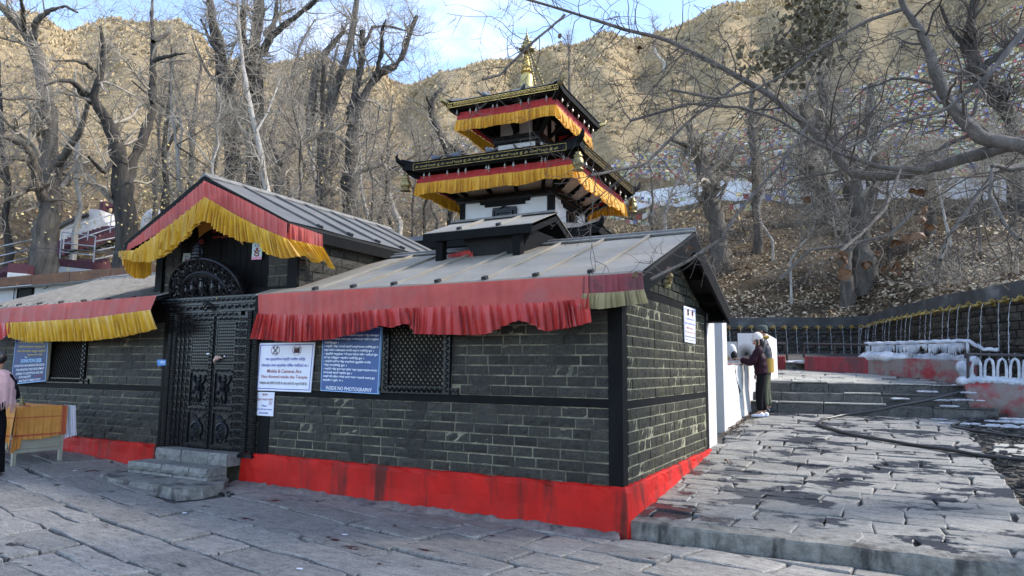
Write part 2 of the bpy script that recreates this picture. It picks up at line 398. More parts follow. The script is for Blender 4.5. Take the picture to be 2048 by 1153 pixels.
M['slatecoat'] = mk('dark grey blue jacket', (0.035, 0.042, 0.05), (0.022, 0.026, 0.032), 9, 0.7, 0.3)
M['mustard'] = mk('mustard jacket hem', (0.36, 0.22, 0.03), (0.27, 0.16, 0.02), 9, 0.8, 0.3)
M['capgrey'] = mk('grey green cap', (0.07, 0.085, 0.07), (0.045, 0.055, 0.045), 14, 0.85, 0.3)
M['knit'] = mk('cream knitted wool', (0.72, 0.66, 0.60), (0.60, 0.54, 0.48), 30, 0.9, 0.8, 120, 0.006)
M['shoe'] = mk('white trainers', (0.72, 0.72, 0.76), (0.58, 0.58, 0.63), 14, 0.6, 0.1)
M['shawl'] = cloth('pale pink shawl', (0.72, 0.44, 0.42), (0.56, 0.32, 0.31), 14, 0.85)
M['cream_metal'] = mk('cream painted steel', (0.34, 0.32, 0.24), (0.28, 0.26, 0.19), 5, 0.5, 0.15, dirt=(0.18, 0.14, 0.09), dirt_scale=6, dirt_at=(0.62, 0.75))
M['pigeon'] = mk('grey pigeon', (0.13, 0.14, 0.16), (0.07, 0.075, 0.09), 20, 0.7, 0.2)
M['cable'] = flat('black cable', (0.012, 0.012, 0.012), 0.6)

# ------------------------------------------------------------------ geometry helpers
def V3(*a): return np.array(a, float)
def nrm(v):
    v = np.asarray(v, float); k = np.linalg.norm(v)
    return v/k if k > 1e-9 else v
def mesh_np(name, verts, quads=None, tris=None, mats=None, midx=None, smooth=False):
    """mesh from numpy arrays"""
    me = bpy.data.meshes.new(name)
    verts = np.asarray(verts, np.float32)
    nq = 0 if quads is None else len(quads)
    ntr = 0 if tris is None else len(tris)
    me.vertices.add(len(verts)); me.vertices.foreach_set('co', verts.ravel())
    loops = []
    if nq: loops.append(np.asarray(quads, np.int32).ravel())
    if ntr: loops.append(np.asarray(tris, np.int32).ravel())
    loops = np.concatenate(loops)
    me.loops.add(len(loops)); me.loops.foreach_set('vertex_index', loops)
    starts = np.concatenate([np.arange(nq)*4, nq*4+np.arange(ntr)*3]).astype(np.int32)
    me.polygons.add(nq+ntr); me.polygons.foreach_set('loop_start', starts)
    for m in (mats or []): me.materials.append(m)
    if midx is not None: me.polygons.foreach_set('material_index', np.asarray(midx, np.int32))
    if smooth: me.polygons.foreach_set('use_smooth', np.ones(nq+ntr, bool))
    me.update(calc_edges=True)
    return me
class MB:
    """collects faces; build() links them as one object"""
    def __init__(s): s.v = []; s.f = []; s.m = []; s.cur = 0
    def add(s, vs, fs):
        o = len(s.v); s.v.extend([tuple(map(float, q)) for q in vs])
        for q in fs: s.f.append([o+i for i in q]); s.m.append(s.cur)
    def box(s, x0, x1, y0, y1, z0, z1):
        s.add([(x0, y0, z0), (x1, y0, z0), (x1, y1, z0), (x0, y1, z0), (x0, y0, z1), (x1, y0, z1), (x1, y1, z1), (x0, y1, z1)],
              [(0, 3, 2, 1), (4, 5, 6, 7), (0, 1, 5, 4), (1, 2, 6, 5), (2, 3, 7, 6), (3, 0, 4, 7)])
    def obox(s, c, a, b, d):
        """box from centre and three half vectors"""
        c, a, b, d = (np.asarray(q, float) for q in (c, a, b, d))
        vs = [c+i*a+j*b+k*d for k in (-1, 1) for i, j in ((-1, -1), (1, -1), (1, 1), (-1, 1))]
        s.add(vs, [(0, 3, 2, 1), (4, 5, 6, 7), (0, 1, 5, 4), (1, 2, 6, 5), (2, 3, 7, 6), (3, 0, 4, 7)])
    def bar(s, p, q, w, h, up=(0, 0, 1)):
        p, q = np.asarray(p, float), np.asarray(q, float)
        t = nrm(q-p); u = np.asarray(up, float); sd = nrm(np.cross(t, u)); u = np.cross(sd, t)
        s.obox((p+q)/2, (q-p)/2, sd*w/2, u*h/2)
    def prism(s, poly, ext):
        """polygon (3d points) pushed along a vector"""
        n = len(poly); p = [np.asarray(q, float) for q in poly]; e = np.asarray(ext, float)
        s.add(p+[q+e for q in p], [tuple(range(n))[::-1], tuple(range(n, 2*n))]+[(i, (i+1) % n, n+(i+1) % n, n+i) for i in range(n)])
    def tube(s, path, r, n=6, cap=True, closed=False):
        P = [np.asarray(q, float) for q in path]; k = len(P)
        R_ = [r]*k if np.isscalar(r) else list(r)
        vs = []; nv = None
        for i in range(k):
            a = P[(i-1) % k] if (closed or i > 0) else P[i]; b = P[(i+1) % k] if (closed or i < k-1) else P[i]
            t = nrm(b-a)
            if nv is None: nv = nrm(np.cross(t, (0.31, 0.52, 0.79)))
            nv = nrm(nv-t*np.dot(nv, t)); bn = np.cross(t, nv)
            for j in range(n):
                g = 2*math.pi*j/n
                vs.append(P[i]+R_[i]*(math.cos(g)*nv+math.sin(g)*bn))
        fs = []
        for i in range(k if closed else k-1):
            i2 = (i+1) % k
            for j in range(n): fs.append((i*n+j, i*n+(j+1) % n, i2*n+(j+1) % n, i2*n+j))
        if cap and not closed: fs += [tuple(range(n))[::-1], tuple((k-1)*n+j for j in range(n))]
        s.add(vs, fs)
    def lathe(s, prof, n=12, c=(0, 0, 0), ax=None):
        """profile of (radius, height) turned about a vertical axis at c"""
        c = np.asarray(c, float); vs = []
        for r, z in prof:
            for j in range(n):
                g = 2*math.pi*j/n; vs.append(c+V3(r*math.cos(g), r*math.sin(g), z))
        k = len(prof)
        fs = [(i*n+j, i*n+(j+1) % n, (i+1)*n+(j+1) % n, (i+1)*n+j) for i in range(k-1) for j in range(n)]
        fs += [tuple(range(n))[::-1], tuple((k-1)*n+j for j in range(n))]
        s.add(vs, fs)
    def grid(s, fn, nu, nv):
        vs = [fn(i/nu, j/nv) for i in range(nu+1) for j in range(nv+1)]
        s.add(vs, [(i*(nv+1)+j, (i+1)*(nv+1)+j, (i+1)*(nv+1)+j+1, i*(nv+1)+j+1) for i in range(nu) for j in range(nv)])
    def ball(s, c, r, n=8, k=6):
        rr = (r, r, r) if np.isscalar(r) else r; c = np.asarray(c, float)
        vs = [c+V3(rr[0]*math.sin(math.pi*i/k)*math.cos(2*math.pi*j/n), rr[1]*math.sin(math.pi*i/k)*math.sin(2*math.pi*j/n), rr[2]*math.cos(math.pi*i/k)) for i in range(k+1) for j in range(n)]
        s.add(vs, [(i*n+j, (i+1)*n+j, (i+1)*n+(j+1) % n, i*n+(j+1) % n) for i in range(k) for j in range(n)])
    def mesh(s, name, mats, smooth=False):
        me = bpy.data.meshes.new(name)
        me.from_pydata(s.v, [], s.f)
        for m in (mats if isinstance(mats, (list, tuple)) else [mats]): me.materials.append(m)
        me.polygons.foreach_set('material_index', s.m)
        if smooth: me.polygons.foreach_set('use_smooth', [True]*len(s.f))
        me.update()
        return me
    def build(s, name, mats, parent=None, smooth=False, label=None):
        return link(name, s.mesh(name, mats, smooth), parent, label=label)

def link(name, data, parent=None, loc=None, rotz=0.0, scale=None, label=None):
    o = bpy.data.objects.new(name, data)
    COL.objects.link(o)
    if loc is not None: o.location = [float(q) for q in loc]
    if rotz: o.rotation_euler = (0, 0, rotz)
    if scale is not None: o.scale = [float(q) for q in scale]
    if parent is not None:
        o.parent = parent
        if parent.type == 'EMPTY': o.matrix_parent_inverse = Matrix.Translation(-Vector(parent.location))
    if label: o['label'] = label
    return o
def thing(name, label, cat, loc=(0, 0, 0), group=None):
    o = bpy.data.objects.new(name, None)
    COL.objects.link(o)
    o.location = [float(q) for q in loc]
    o.empty_display_size = 0.2
    return tag(o, label, cat, group)
def tag(o, label, cat, group=None):
    o['label'] = label; o['category'] = cat
    if group: o['group'] = group
    return o
def struct(o): o['kind'] = 'structure'; return o
def stuff(o, label=None):
    o['kind'] = 'stuff'
    if label: o['label'] = label
    return o

def resample(pts, n):
    p = np.asarray(pts, float); s = np.r_[0, np.cumsum(np.linalg.norm(np.diff(p, axis=0), axis=1))]
    u = np.linspace(0, s[-1], n)
    return np.stack([np.interp(u, s, p[:, k]) for k in range(p.shape[1])], 1)
def drape(name, top, bot, mat, parent, nu=120, nv=7, normal=(0, -1, 0), amp=0.03, pleats=40, seed=0, top_amp=0.25, hem=0.015, swing=0.35, label=None, zjit=0.0):
    """hanging cloth between two curves, gathered into uneven pleats"""
    g = np.random.default_rng(seed)
    T, B = resample(top, nu+1), resample(bot, nu+1)
    nn = nrm(normal)
    w = g.uniform(0.45, 1.7, pleats+3); w = np.r_[0, np.cumsum(w)]; w = w/w[pleats]
    ph = np.interp(np.linspace(0, 1, nu+1), w, np.arange(len(w)))*2*math.pi
    am = np.interp(np.linspace(0, pleats, nu+1), np.arange(pleats+1), g.uniform(0.4, 1.4, pleats+1))
    slow = np.interp(np.linspace(0, pleats/3, nu+1), np.arange(pleats//3+2), g.uniform(-1, 1, pleats//3+2))
    fold = (1-2.0*np.abs(np.sin(ph/2+.25*np.sin(ph*.37)))**0.75+0.25*np.sin(2*ph+1.0))*am*1.15
    side = np.gradient(T, axis=0); side = side/np.linalg.norm(side, axis=1)[:, None]
    vs = []
    for i in range(nu+1):
        for j in range(nv+1):
            v = j/nv; a = amp*(top_amp+(1-top_amp)*v**0.75)
            p = T[i]*(1-v)+B[i]*v+nn*a*(fold[i]+0.5+0.5*slow[i]*v)+side[i]*a*swing*np.cos(ph[i]+0.6)*am[i]
            p = p+V3(0, 0, -hem*v*max(0, fold[i])+zjit*slow[i]*v)
            vs.append(p)
    b = MB(); b.add(vs, [(i*(nv+1)+j, (i+1)*(nv+1)+j, (i+1)*(nv+1)+j+1, i*(nv+1)+j+1) for i in range(nu) for j in range(nv)])
    return b.build(name, mat, parent, smooth=True, label=label)

# lettering -------------------------------------------------------------
def text_polys(s, bold=0.0):
    cu = bpy.data.curves.new('lettering', 'FONT'); cu.body = s; cu.size = 1.0; cu.offset = bold
    cu.resolution_u = 2; cu.fill_mode = 'FRONT'
    o = bpy.data.objects.new('lettering', cu); COL.objects.link(o)
    dg = bpy.context.evaluated_depsgraph_get(); dg.update()
    me = bpy.data.meshes.new_from_object(o.evaluated_get(dg))
    vs = [tuple(v.co) for v in me.vertices]; fs = [tuple(p.vertices) for p in me.polygons]
    bpy.data.objects.remove(o); bpy.data.curves.remove(cu); bpy.data.meshes.remove(me)
    return np.array(vs) if vs else np.zeros((0, 3)), fs
def put_text(b, s, origin, right, up, width, height=None, bold=0.0, mat=0):
    """lettering fitted to a width with its left bottom at origin"""
    vs, fs = text_polys(s, bold)
    if not len(vs): return
    mn, mx = vs.min(0), vs.max(0); sz = np.maximum(mx-mn, 1e-6)
    k = width/sz[0]; ky = k if height is None else height/sz[1]
    o, r, u = (np.asarray(q, float) for q in (origin, right, up))
    b.cur = mat
    b.add([o+r*(v[0]-mn[0])*k+u*(v[1]-mn[1])*ky for v in vs], fs)
    b.cur = 0

# stone blocks ------------------------------------------------------------
def block_meshes(mat, n=10):
    """rough quarry faced unit blocks, front face towards -Y, centred"""
    out = []
    for k in range(n):
        g = np.random.default_rng(100+k); b = MB(); vs = []
        nx, nz = 4, 2
        for i in range(nx+1):
            for j in range(nz+1):
                edge = i in (0, nx) or j in (0, nz)
                d = 0.30*g.random()*(0.25 if edge else 1.0)
                x = -0.5+i/nx+(0 if i in (0, nx) else g.uniform(-.07, .07)); z = -0.5+j/nz+(g.uniform(-.05, .05) if 0 < j < nz else 0)
                vs.append((x, -0.5-d, z))
        fs = [(i*(nz+1)+j, (i+1)*(nz+1)+j, (i+1)*(nz+1)+j+1, i*(nz+1)+j+1) for i in range(nx) for j in range(nz)]
        b.add(vs, fs)
        bor = [i*(nz+1) for i in range(nx+1)]+[nx*(nz+1)+j for j in range(1, nz+1)]+[i*(nz+1)+nz for i in range(nx-1, -1, -1)]+[j for j in range(nz-1, 0, -1)]
        o = len(b.v)
        for q in bor: b.v.append((vs[q][0], 0.5, vs[q][2]))
        m = len(bor)
        for i in range(m): b.f.append([bor[(i+1) % m], bor[i], o+i, o+(i+1) % m]); b.m.append(0)
        out.append(b.mesh('stone', mat))
    return out
def courses(u0, u1, z0, z1, h, lens, holes=(), limit=None, seed=0):
    """list of (uc, zc, len, h) stones in running courses, cut round the holes"""
    g = np.random.default_rng(seed); res = []; n = max(1, round((z1-z0)/h)); h = (z1-z0)/n
    for k in range(n):
        za, zb = z0+k*h, z0+(k+1)*h; zc = (za+zb)/2
        spans = [(u0, u1)] if limit is None else [limit(za, zb)]
        if spans[0] is None: continue
        for a, b, c, d in holes:
            if zb > c+0.01 and za < d-0.01:
                nxt = []
                for s0, s1 in spans:
                    if b <= s0 or a >= s1: nxt.append((s0, s1)); continue
                    if a > s0: nxt.append((s0, a))
                    if b < s1: nxt.append((b, s1))
                spans = nxt
        for s0, s1 in spans:
            if s1-s0 < 0.04: continue
            x = s0; first = True
            while x < s1-1e-4:
                L = g.uniform(*lens)*(g.uniform(0.35, 1.0) if first else 1.0); first = False
                if s1-x-L < lens[0]*0.45: L = s1-x
                res.append((x+L/2, zc, L, h)); x += L
    return res
def lay(stones, meshes, wall, origin, udir_angle, depth=0.05, gap=0.014, name='stone', maxn=None, seed=1, mortar_name=None, jit=0.006):
    """place stones as single objects on a wall plane whose outward side is -Y turned by the angle"""
    g = np.random.default_rng(seed); ca, sa = math.cos(udir_angle), math.sin(udir_angle)
    for i, (u, z, L, h) in enumerate(stones):
        off = g.uniform(-jit, jit)
        loc = (origin[0]+u*ca+off*sa, origin[1]+u*sa-off*ca, z)
        link(name, meshes[g.integers(len(meshes))], wall, loc, udir_angle, (L-gap*g.uniform(.7, 1.4), depth, h-gap*g.uniform(.8, 1.3)))
def lay_joined(stones, meshes, parent, origin, ang, mat, depth=0.05, gap=0.014, seed=1, name='stone_courses'):
    g = np.random.default_rng(seed); ca, sa = math.cos(ang), math.sin(ang); b = MB()
    cache = [([tuple(v.co) for v in m.vertices], [tuple(p.vertices) for p in m.polygons]) for m in meshes]
    for u, z, L, h in stones:
        vs, fs = cache[g.integers(len(cache))]; off = g.uniform(-.006, .006)
        sx, sz = L-gap, h-gap
        b.add([(origin[0]+(u+v[0]*sx)*ca-(v[1]*depth-off)*sa, origin[1]+(u+v[0]*sx)*sa+(v[1]*depth-off)*ca, z+v[2]*sz) for v in vs], fs)
    return stuff(b.build(name, mat, parent))
def wob(x, y, s=1.0):
    return (math.sin(x*1.7*s+0.3)+math.sin(y*2.3*s+1.1)+math.sin((x+y)*3.1*s))/3

# flagstones ---------------------------------------------------------------
def flag_obj(poly, zf, mat, parent, seed, thick=0.05, lift=0.0, tilt=0.004, name='flagstone'):
    """an irregular slab: uneven outline, softened top edge, own small tilt"""
    g = np.random.default_rng(seed); P = np.asarray(poly, float); c = P.mean(0)
    out = []
    for i in range(len(P)):
        a, b = P[i], P[(i+1) % len(P)]; L = np.linalg.norm(b-a)
        out.append(a+g.normal(0, 0.013, 2))
        if L > 0.22:
            for t in ((0.5,) if L < 0.5 else (0.33, 0.66)): out.append(a+(b-a)*(t+g.uniform(-.08, .08))+g.normal(0, 0.017, 2))
    out = np.array(out); n = len(out)
    inner = out+(c-out)*np.minimum(0.12, 0.014/np.maximum(np.linalg.norm(out-c, axis=1), 0.05))[:, None]
    tx, ty = g.normal(0, tilt, 2); lift += g.uniform(-.007, .009)
    z = lambda q, d: zf(q[0], q[1])+lift-d+tx*(q[0]-c[0])*4+ty*(q[1]-c[1])*4
    vs = [(q[0], q[1], z(q, 0.0)+g.uniform(-.002, .002)) for q in inner]+[(q[0], q[1], z(q, 0.008)) for q in out]+[(q[0], q[1], z(q, thick)) for q in out]
    fs = [tuple(range(n))]+[(i, n+i, n+(i+1) % n, (i+1) % n)[::1] for i in range(n)]+[(n+i, 2*n+i, 2*n+(i+1) % n, n+(i+1) % n) for i in range(n)]
    b = MB(); b.add(vs, fs)
    return b.build(name, mat, parent)
def clip_poly(P, a, b, c):
    """keep a*x+b*y<=c"""
    out = []
    for i in range(len(P)):
        p, q = P[i], P[(i+1) % len(P)]; dp, dq = a*p[0]+b*p[1]-c, a*q[0]+b*q[1]-c
        if dp <= 0: out.append(p)
        if dp*dq < 0: t = dp/(dp-dq); out.append((p[0]+(q[0]-p[0])*t, p[1]+(q[1]-p[1])*t))
    return out
def flag_rows(x0, x1, y0, y1, dy, dx, ang=0.0, org=(0, 0), seed=0, gap=0.018, clips=(), skew=0.05):
    """polygons of uneven paving in rows; clips are half planes (a,b,c) kept where a*x+b*y<=c"""
    g = np.random.default_rng(seed); ca, sa = math.cos(ang), math.sin(ang); res = []; y = y0
    while y < y1-0.05:
        h = min(g.uniform(*dy), y1-y); x = x0-g.uniform(0, dx[1]); sk = g.normal(0, skew)
        while x < x1:
            w = g.uniform(*dx)
            parts = [(x, x+w, y, y+h)]
            if h > dy[0]*1.25 and g.random() < 0.22: m = y+h*g.uniform(.4, .6); parts = [(x, x+w, y, m), (x, x+w, m, y+h)]
            elif w > dx[1]*0.75 and g.random() < 0.15: m = x+w*g.uniform(.35, .65); parts = [(x, m, y, y+h), (m, x+w, y, y+h)]
            for a, b, c, d in parts:
                q = gap/2; sk2 = sk+g.normal(0, skew*0.6)
                P = [(a+q, c+q), (b-q, c+q), (b-q+sk2*(d-c), d-q), (a+q+sk*(d-c), d-q)]
                P = [(org[0]+px*ca-py*sa, org[1]+px*sa+py*ca) for px, py in P]
                for cl in clips:
                    if len(P) > 2: P = clip_poly(P, *cl)
                if len(P) > 2:
                    A = abs(sum(P[i][0]*P[(i+1) % len(P)][1]-P[(i+1) % len(P)][0]*P[i][1] for i in range(len(P))))/2
                    if A > 0.012: res.append(P)
            x += w
        y += h
    return res

# ================================================================== GROUND AND TERRAIN
def gz(x, y=0.0):
    """height of the front courtyard, rising gently to the left"""
    t = np.interp(-x, [-30, 0, 3, 5.3, 7.7, 9, 13, 30], [-0.02, 0.0, 0.03, 0.07, 0.17, 0.25, 0.38, 0.6])
    return float(t)*(1.0 if y > -2 else max(0.25, 1+0.16*(y+2)))
def rz(x, y=0.0):
    """height of the paved ramp beside the building"""
    return 0.15+0.077*y
RAMP_R = [(3.42, 0.0), (3.37, 2.9), (3.42, 4.0), (3.47, 7.0), (3.75, 8.3)]
STEP_Y = 8.1
def tz(x, y):
    """height of the terrace above the steps"""
    return 1.36+0.085*(y-8.9)-0.03*max(0.0, x-0.3)

# spout wall line on plan (from behind the temple round to the right)
SPOUT = [(-9.5, 15.0), (-6.2, 17.0), (-4.4, 17.8), (-2.32, 18.25), (-0.16, 19.0), (1.47, 19.3), (2.02, 19.0), (2.43, 16.9), (3.02, 14.8), (3.59, 13.05), (4.23, 11.45), (4.80, 10.35), (5.6, 9.2), (6.7, 8.2)]
SPOUT_Z = 3.04
az_t = [-66.25, -60.44, -56.18, -53.67, -52.16, -44.5, -39.55, -37.0, -34.9, -31.0, -24.95, -20.6, -16.35, -12.2, -7.4, 10, 30]
el_t = [21.6, 23.25, 23.9, 23.3, 22.55, 23.2, 22.95, 22.6, 23.2, 24.4, 25.8, 26.05, 26.45, 27.2, 27.9, 30, 31]
rd_a = [-80, -54, -46, -38, -33, -25, -10, 30]
rd_d = [170, 170, 165, 150, 118, 112, 108, 105]
sw = np.array(SPOUT); swd = np.hypot(sw[:, 0]-CAM[0], sw[:, 1]-CAM[1]); swa = np.degrees(np.arctan2(sw[:, 0]-CAM[0], sw[:, 1]-CAM[1]))
_o = np.argsort(swa)
f_az = np.r_[-90, -62, -50, -40, swa[_o]]
f_d = np.r_[27, 27, 26, 25.5, swd[_o]+0.75]
f_z = np.r_[2.0, 2.0, 2.0, 2.4, np.full(len(swa), 3.3)]
def hill_h(x, y):
    """height of the mountainside (arrays)"""
    dx, dy = np.asarray(x)-CAM[0], np.asarray(y)-CAM[1]
    d = np.hypot(dx, dy); az = np.degrees(np.arctan2(dx, dy))
    d0, z0 = np.interp(az, f_az, f_d), np.interp(az, f_az, f_z)
    dm = np.interp(az, [-90, -45, -15, 20], [39, 39, 42, 44]); zm = np.interp(az, [-90, -45, -15, 20], [8.6, 9.2, 11.2, 10.9])
    dr = np.interp(az, rd_a, rd_d); zr = 1.6+dr*np.tan(np.radians(np.interp(az, az_t, el_t)))
    t1 = np.clip((d-d0)/(dm-d0), 0, None); t2 = (d-dm)/(dr-dm)
    z = np.where(d < dm, z0+(zm-z0)*t1, np.where(d < dr, zm+(zr-zm)*(0.72*t2+0.28*np.sin(t2*np.pi/2)), zr-(d-dr)*0.12))
    k = np.clip((d-d0)/25, 0, 1)*np.clip((dr-d)/30+0.12, 0.12, 1)
    gl = np.sin(az*.55+1.2+.9*np.sin(d*.045))+.6*np.sin(az*1.3+d*.03)          # shallow gullies down the slope
    n = 1.5*gl*np.clip((d-48)/30, 0, 1)+(np.sin(x*0.19+1.3)*np.cos(y*0.16+0.4)+0.55*np.sin(x*0.43+y*0.31)+0.3*np.sin(x*0.9-y*0.77+2)+0.2*np.sin(x*1.9+y*1.3))
    return z+k*n*0.95
# hillside sheet: a fan of ground from the foot of the slope to beyond the ridge
A = np.radians(np.linspace(-86, 32, 240)); q = np.linspace(0, 1, 130)**1.35
azd = np.degrees(A); d0 = np.interp(azd, f_az, f_d)
D_ = d0[:, None]+(330-d0[:, None])*q[None, :]
HX, HY = CAM[0]+np.sin(A)[:, None]*D_, CAM[1]+np.cos(A)[:, None]*D_
HZ = hill_h(HX, HY)
HZ[:, 0] -= 0.0
nA, nD = D_.shape
vs = np.stack([HX, HY, HZ], -1).reshape(-1, 3)
ii, jj = np.meshgrid(np.arange(nA-1), np.arange(nD-1), indexing='ij'); q0 = (ii*nD+jj).ravel()
quads = np.stack([q0, q0+1, q0+nD+1, q0+nD], 1)[:, ::-1]
struct(link('hillside', mesh_np('hillside', vs, quads, mats=[M['hill']], smooth=True)))

b = MB()
b.grid(lambda u, v: (-700+1400*u, -700+1400*v, -0.09), 2, 2)
struct(b.build('ground', M['earth']))
# courtyard bed under the flagstones (joints)
b = MB()
b.grid(lambda u, v: (-30+30.06*u, -12+(12+6.0)*v, gz(-30+30.06*u, -12+18*v)-0.038), 60, 24)
b.grid(lambda u, v: (0.06+9*u, -12+12.0*v, gz(0.06+9*u, -12+12*v)-0.038), 8, 12)
yard = struct(b.build('courtyard_pavement', M['joint']))
k = 0
for P in flag_rows(-13.5, 6, -6, 3.4, (0.36, 0.72), (0.45, 1.25), math.radians(-9), (0, -2.0), seed=5, gap=0.026, skew=0.1,
                   clips=((0, 1, -0.07), (-1, 0, 13.0), (1, 0.0, 4.2), (0.0, -1, 4.6))):
    c = np.mean(P, 0)
    pr = np.array([c[0], c[1], 0.05])-CAM
    if pr@_f < 0.7: continue
    if -7.0 < c[0] < -4.95 and c[1] > -0.95: continue
    k += 1
    flag_obj(P, lambda x, y: gz(x, y), M['slate_front'], yard, 1000+k, tilt=0.0035)

# ramp: bed, concrete kerb edge, flagstones
b = MB()
xs = [(-0.1, 0.02), (3.38, 0.02), (3.33, 2.9), (3.38, 4.0), (3.43, 7.0), (3.7, 8.12), (-0.3, 8.12)]
b.prism([(x, y, rz(x, y)-0.036) for x, y in xs], (0, 0, -0.5))
rampo = struct(b.build('ramp_pavement', M['joint']))
k = 0
for P in flag_rows(-0.1, 4.2, 0.20, 8.1, (0.24, 0.46), (0.26, 0.86), math.radians(-1.0), (0, 0), seed=12, gap=0.019, skew=0.09,
                   clips=((-1, 0, 0.0), (1, -0.01, 3.40), (1, 0, 3.45), (0, 1, 8.08))):
    k += 1
    flag_obj(P, rz, M['slate_ramp'], rampo, 3000+k, thick=0.05, tilt=0.003)
def kerb_pt(u, v):
    x = 0.062+3.5*u; h = [(0.0, -0.05), (0.0, 0.13), (0.012, 0.150), (0.19, 0.168)][int(round(v*3))]
    w = wob(x*4, 1)*0.006
    return (x, h[0]+w+0.004*math.sin(x*19), h[1]+(0.004*math.sin(x*11) if v > 0.3 else -0.02))
b = MB(); b.grid(kerb_pt, 60, 3)
b.add([(0.062, 0.0, -.05), (0.062, 0.19, -.05), (0.062, 0.19, .166), (0.062, 0, .14)], [(0, 1, 2, 3)])
struct(b.build('kerb', M['concrete']))
# earth and rubble strip right of the ramp, with loose slabs
b = MB()
b.grid(lambda u, v: (3.2+6*u, -0.3+9.2*v, 0.06+0.077*9.2*v+0.05*wob((3.2+6*u)*2, 9.2*v*2)-0.05), 40, 60)
strip = struct(b.build('earth_strip', M['earth']))
k = 0
for (x0, x1, y0, y1) in ((3.55, 4.15, 4.95, 5.25), (3.6, 4.3, 5.33, 5.62), (3.62, 4.4, 4.45, 4.82), (4.2, 4.9, 4.9, 5.3), (4.4, 5.0, 4.3, 4.75), (3.7, 4.3, 3.4, 3.8), (3.6, 4.2, 2.3, 2.8), (4.3, 5.1, 5.45, 5.8), (4.5, 5.2, 3.4, 3.9), (3.6, 4.4, 1.1, 1.7)):
    k += 1
    flag_obj([(x0, y0), (x1, y0+.03), (x1-.03, y1), (x0+.04, y1-.02)], lambda x, y: 0.155+0.077*y, M['slate_pale'], strip, 4200+k, thick=0.08, tilt=0.012)
g = np.random.default_rng(3); b = MB()
for i in range(900):
    x = 3.45+abs(g.normal(0, 0.7)); y = g.uniform(0.5, 8.3); s = g.uniform(0.008, 0.035)
    z = 0.155+0.077*y
    a = g.uniform(0, 6.28); ca, sa = math.cos(a), math.sin(a)
    b.obox((x, y, z-0.02+s*0.3), (s*ca*1.5, s*sa*1.5, s*.3*g.normal()), (-s*sa, s*ca, 0), (0, 0, s*.5))
stuff(b.build('rubble', M['joint']), 'loose stone chips on the dark earth beside the ramp')

# three worn steps up to the terrace
st = thing('stone_steps', 'three worn dark stone steps between the lower paving and the upper terrace', 'steps', (1.6, STEP_Y, rz(0, STEP_Y)))
edge = lambda x, k: STEP_Y+0.06*x+0.36*k+0.02*math.sin(x*3+k)
for k in range(3):
    x = -0.3; g = np.random.default_rng(60+k)
    za, zb = 0.77+0.195*k, 0.77+0.195*(k+1)
    while x < 4.0:
        w = min(g.uniform(0.5, 1.15), 4.05-x)
        drop = -0.03*max(0, x-1.2)*0.5; jt = g.uniform(-.02, .02)
        b = MB(); n = 5
        fr = [(x+0.006+(w-0.012)*i/n, edge(x+w*i/n, k)+jt+g.uniform(-.012, .012)) for i in range(n+1)]
        vs = []
        for px, py in fr:
            r1 = g.uniform(.005, .03)
            vs += [(px, py, za-0.06+drop), (px, py, zb-r1*0.8+drop), (px, py+r1, zb+drop+g.uniform(-.006, .004)), (px, py+0.42, zb+drop)]
        b.add(vs, [(i*4+j, (i+1)*4+j, (i+1)*4+j+1, i*4+j+1) for i in range(n) for j in range(3)]+[(3, 2, 1, 0), (n*4, n*4+1, n*4+2, n*4+3)])
        b.build('step', M['step_dark'] if k < 3 else M['step'], st)
        b2 = MB()      # pale worn tread on the dark riser; sunlit top and shaded face painted in
        if g.random() < 0.8:
            pts = [(x+0.02, edge(x, k)-0.028), (x+w-0.02, edge(x+w, k)-0.024), (x+w-0.02, edge(x+w, k)+0.355), (x+0.02, edge(x, k)+0.355)]
            b2.prism([(px, py, zb+drop+0.004) for px, py in pts], (0, 0, 0.022))
            b2.build('tread', M['slate_pale'] if x < 1.9 or k == 2 else M['step_dark'], st)
        x += w
# terrace above
b = MB()
b.grid(lambda u, v: (-3+9.0*u, 9.12+12*v, tz(-3+9*u, 9.12+12*v)-0.015), 20, 20)
terr = struct(b.build('upper_terrace', M['joint']))
k = 0
for P in flag_rows(-0.8, 5.2, 9.12, 13.6, (0.26, 0.5), (0.34, 0.95), math.radians(3.4), (0, -0.05), seed=21, gap=0.02,
                   clips=((-1, 0, 0.7), (1, 0, 4.6), (0, 1, 13.4), (0.06, -1, -9.12))):
    k += 1; c = np.mean(P, 0)
    flag_obj(P, tz, M['slate_pale'] if c[0] < 2.3 or k % 4 == 0 else M['slate_ramp'], terr, 5000+k, thick=0.05, tilt=0.004)

# ================================================================== TEMPLE: RIGHT WING
BLK = block_meshes(M['stone'], 10)
BLKM = block_meshes(M['stone_moss'], 10)
SL = 0.36                                              # roof pitch of the wings
def eavez(y): return 2.52+SL*(y+0.25)
RIDGE_Y = 1.90

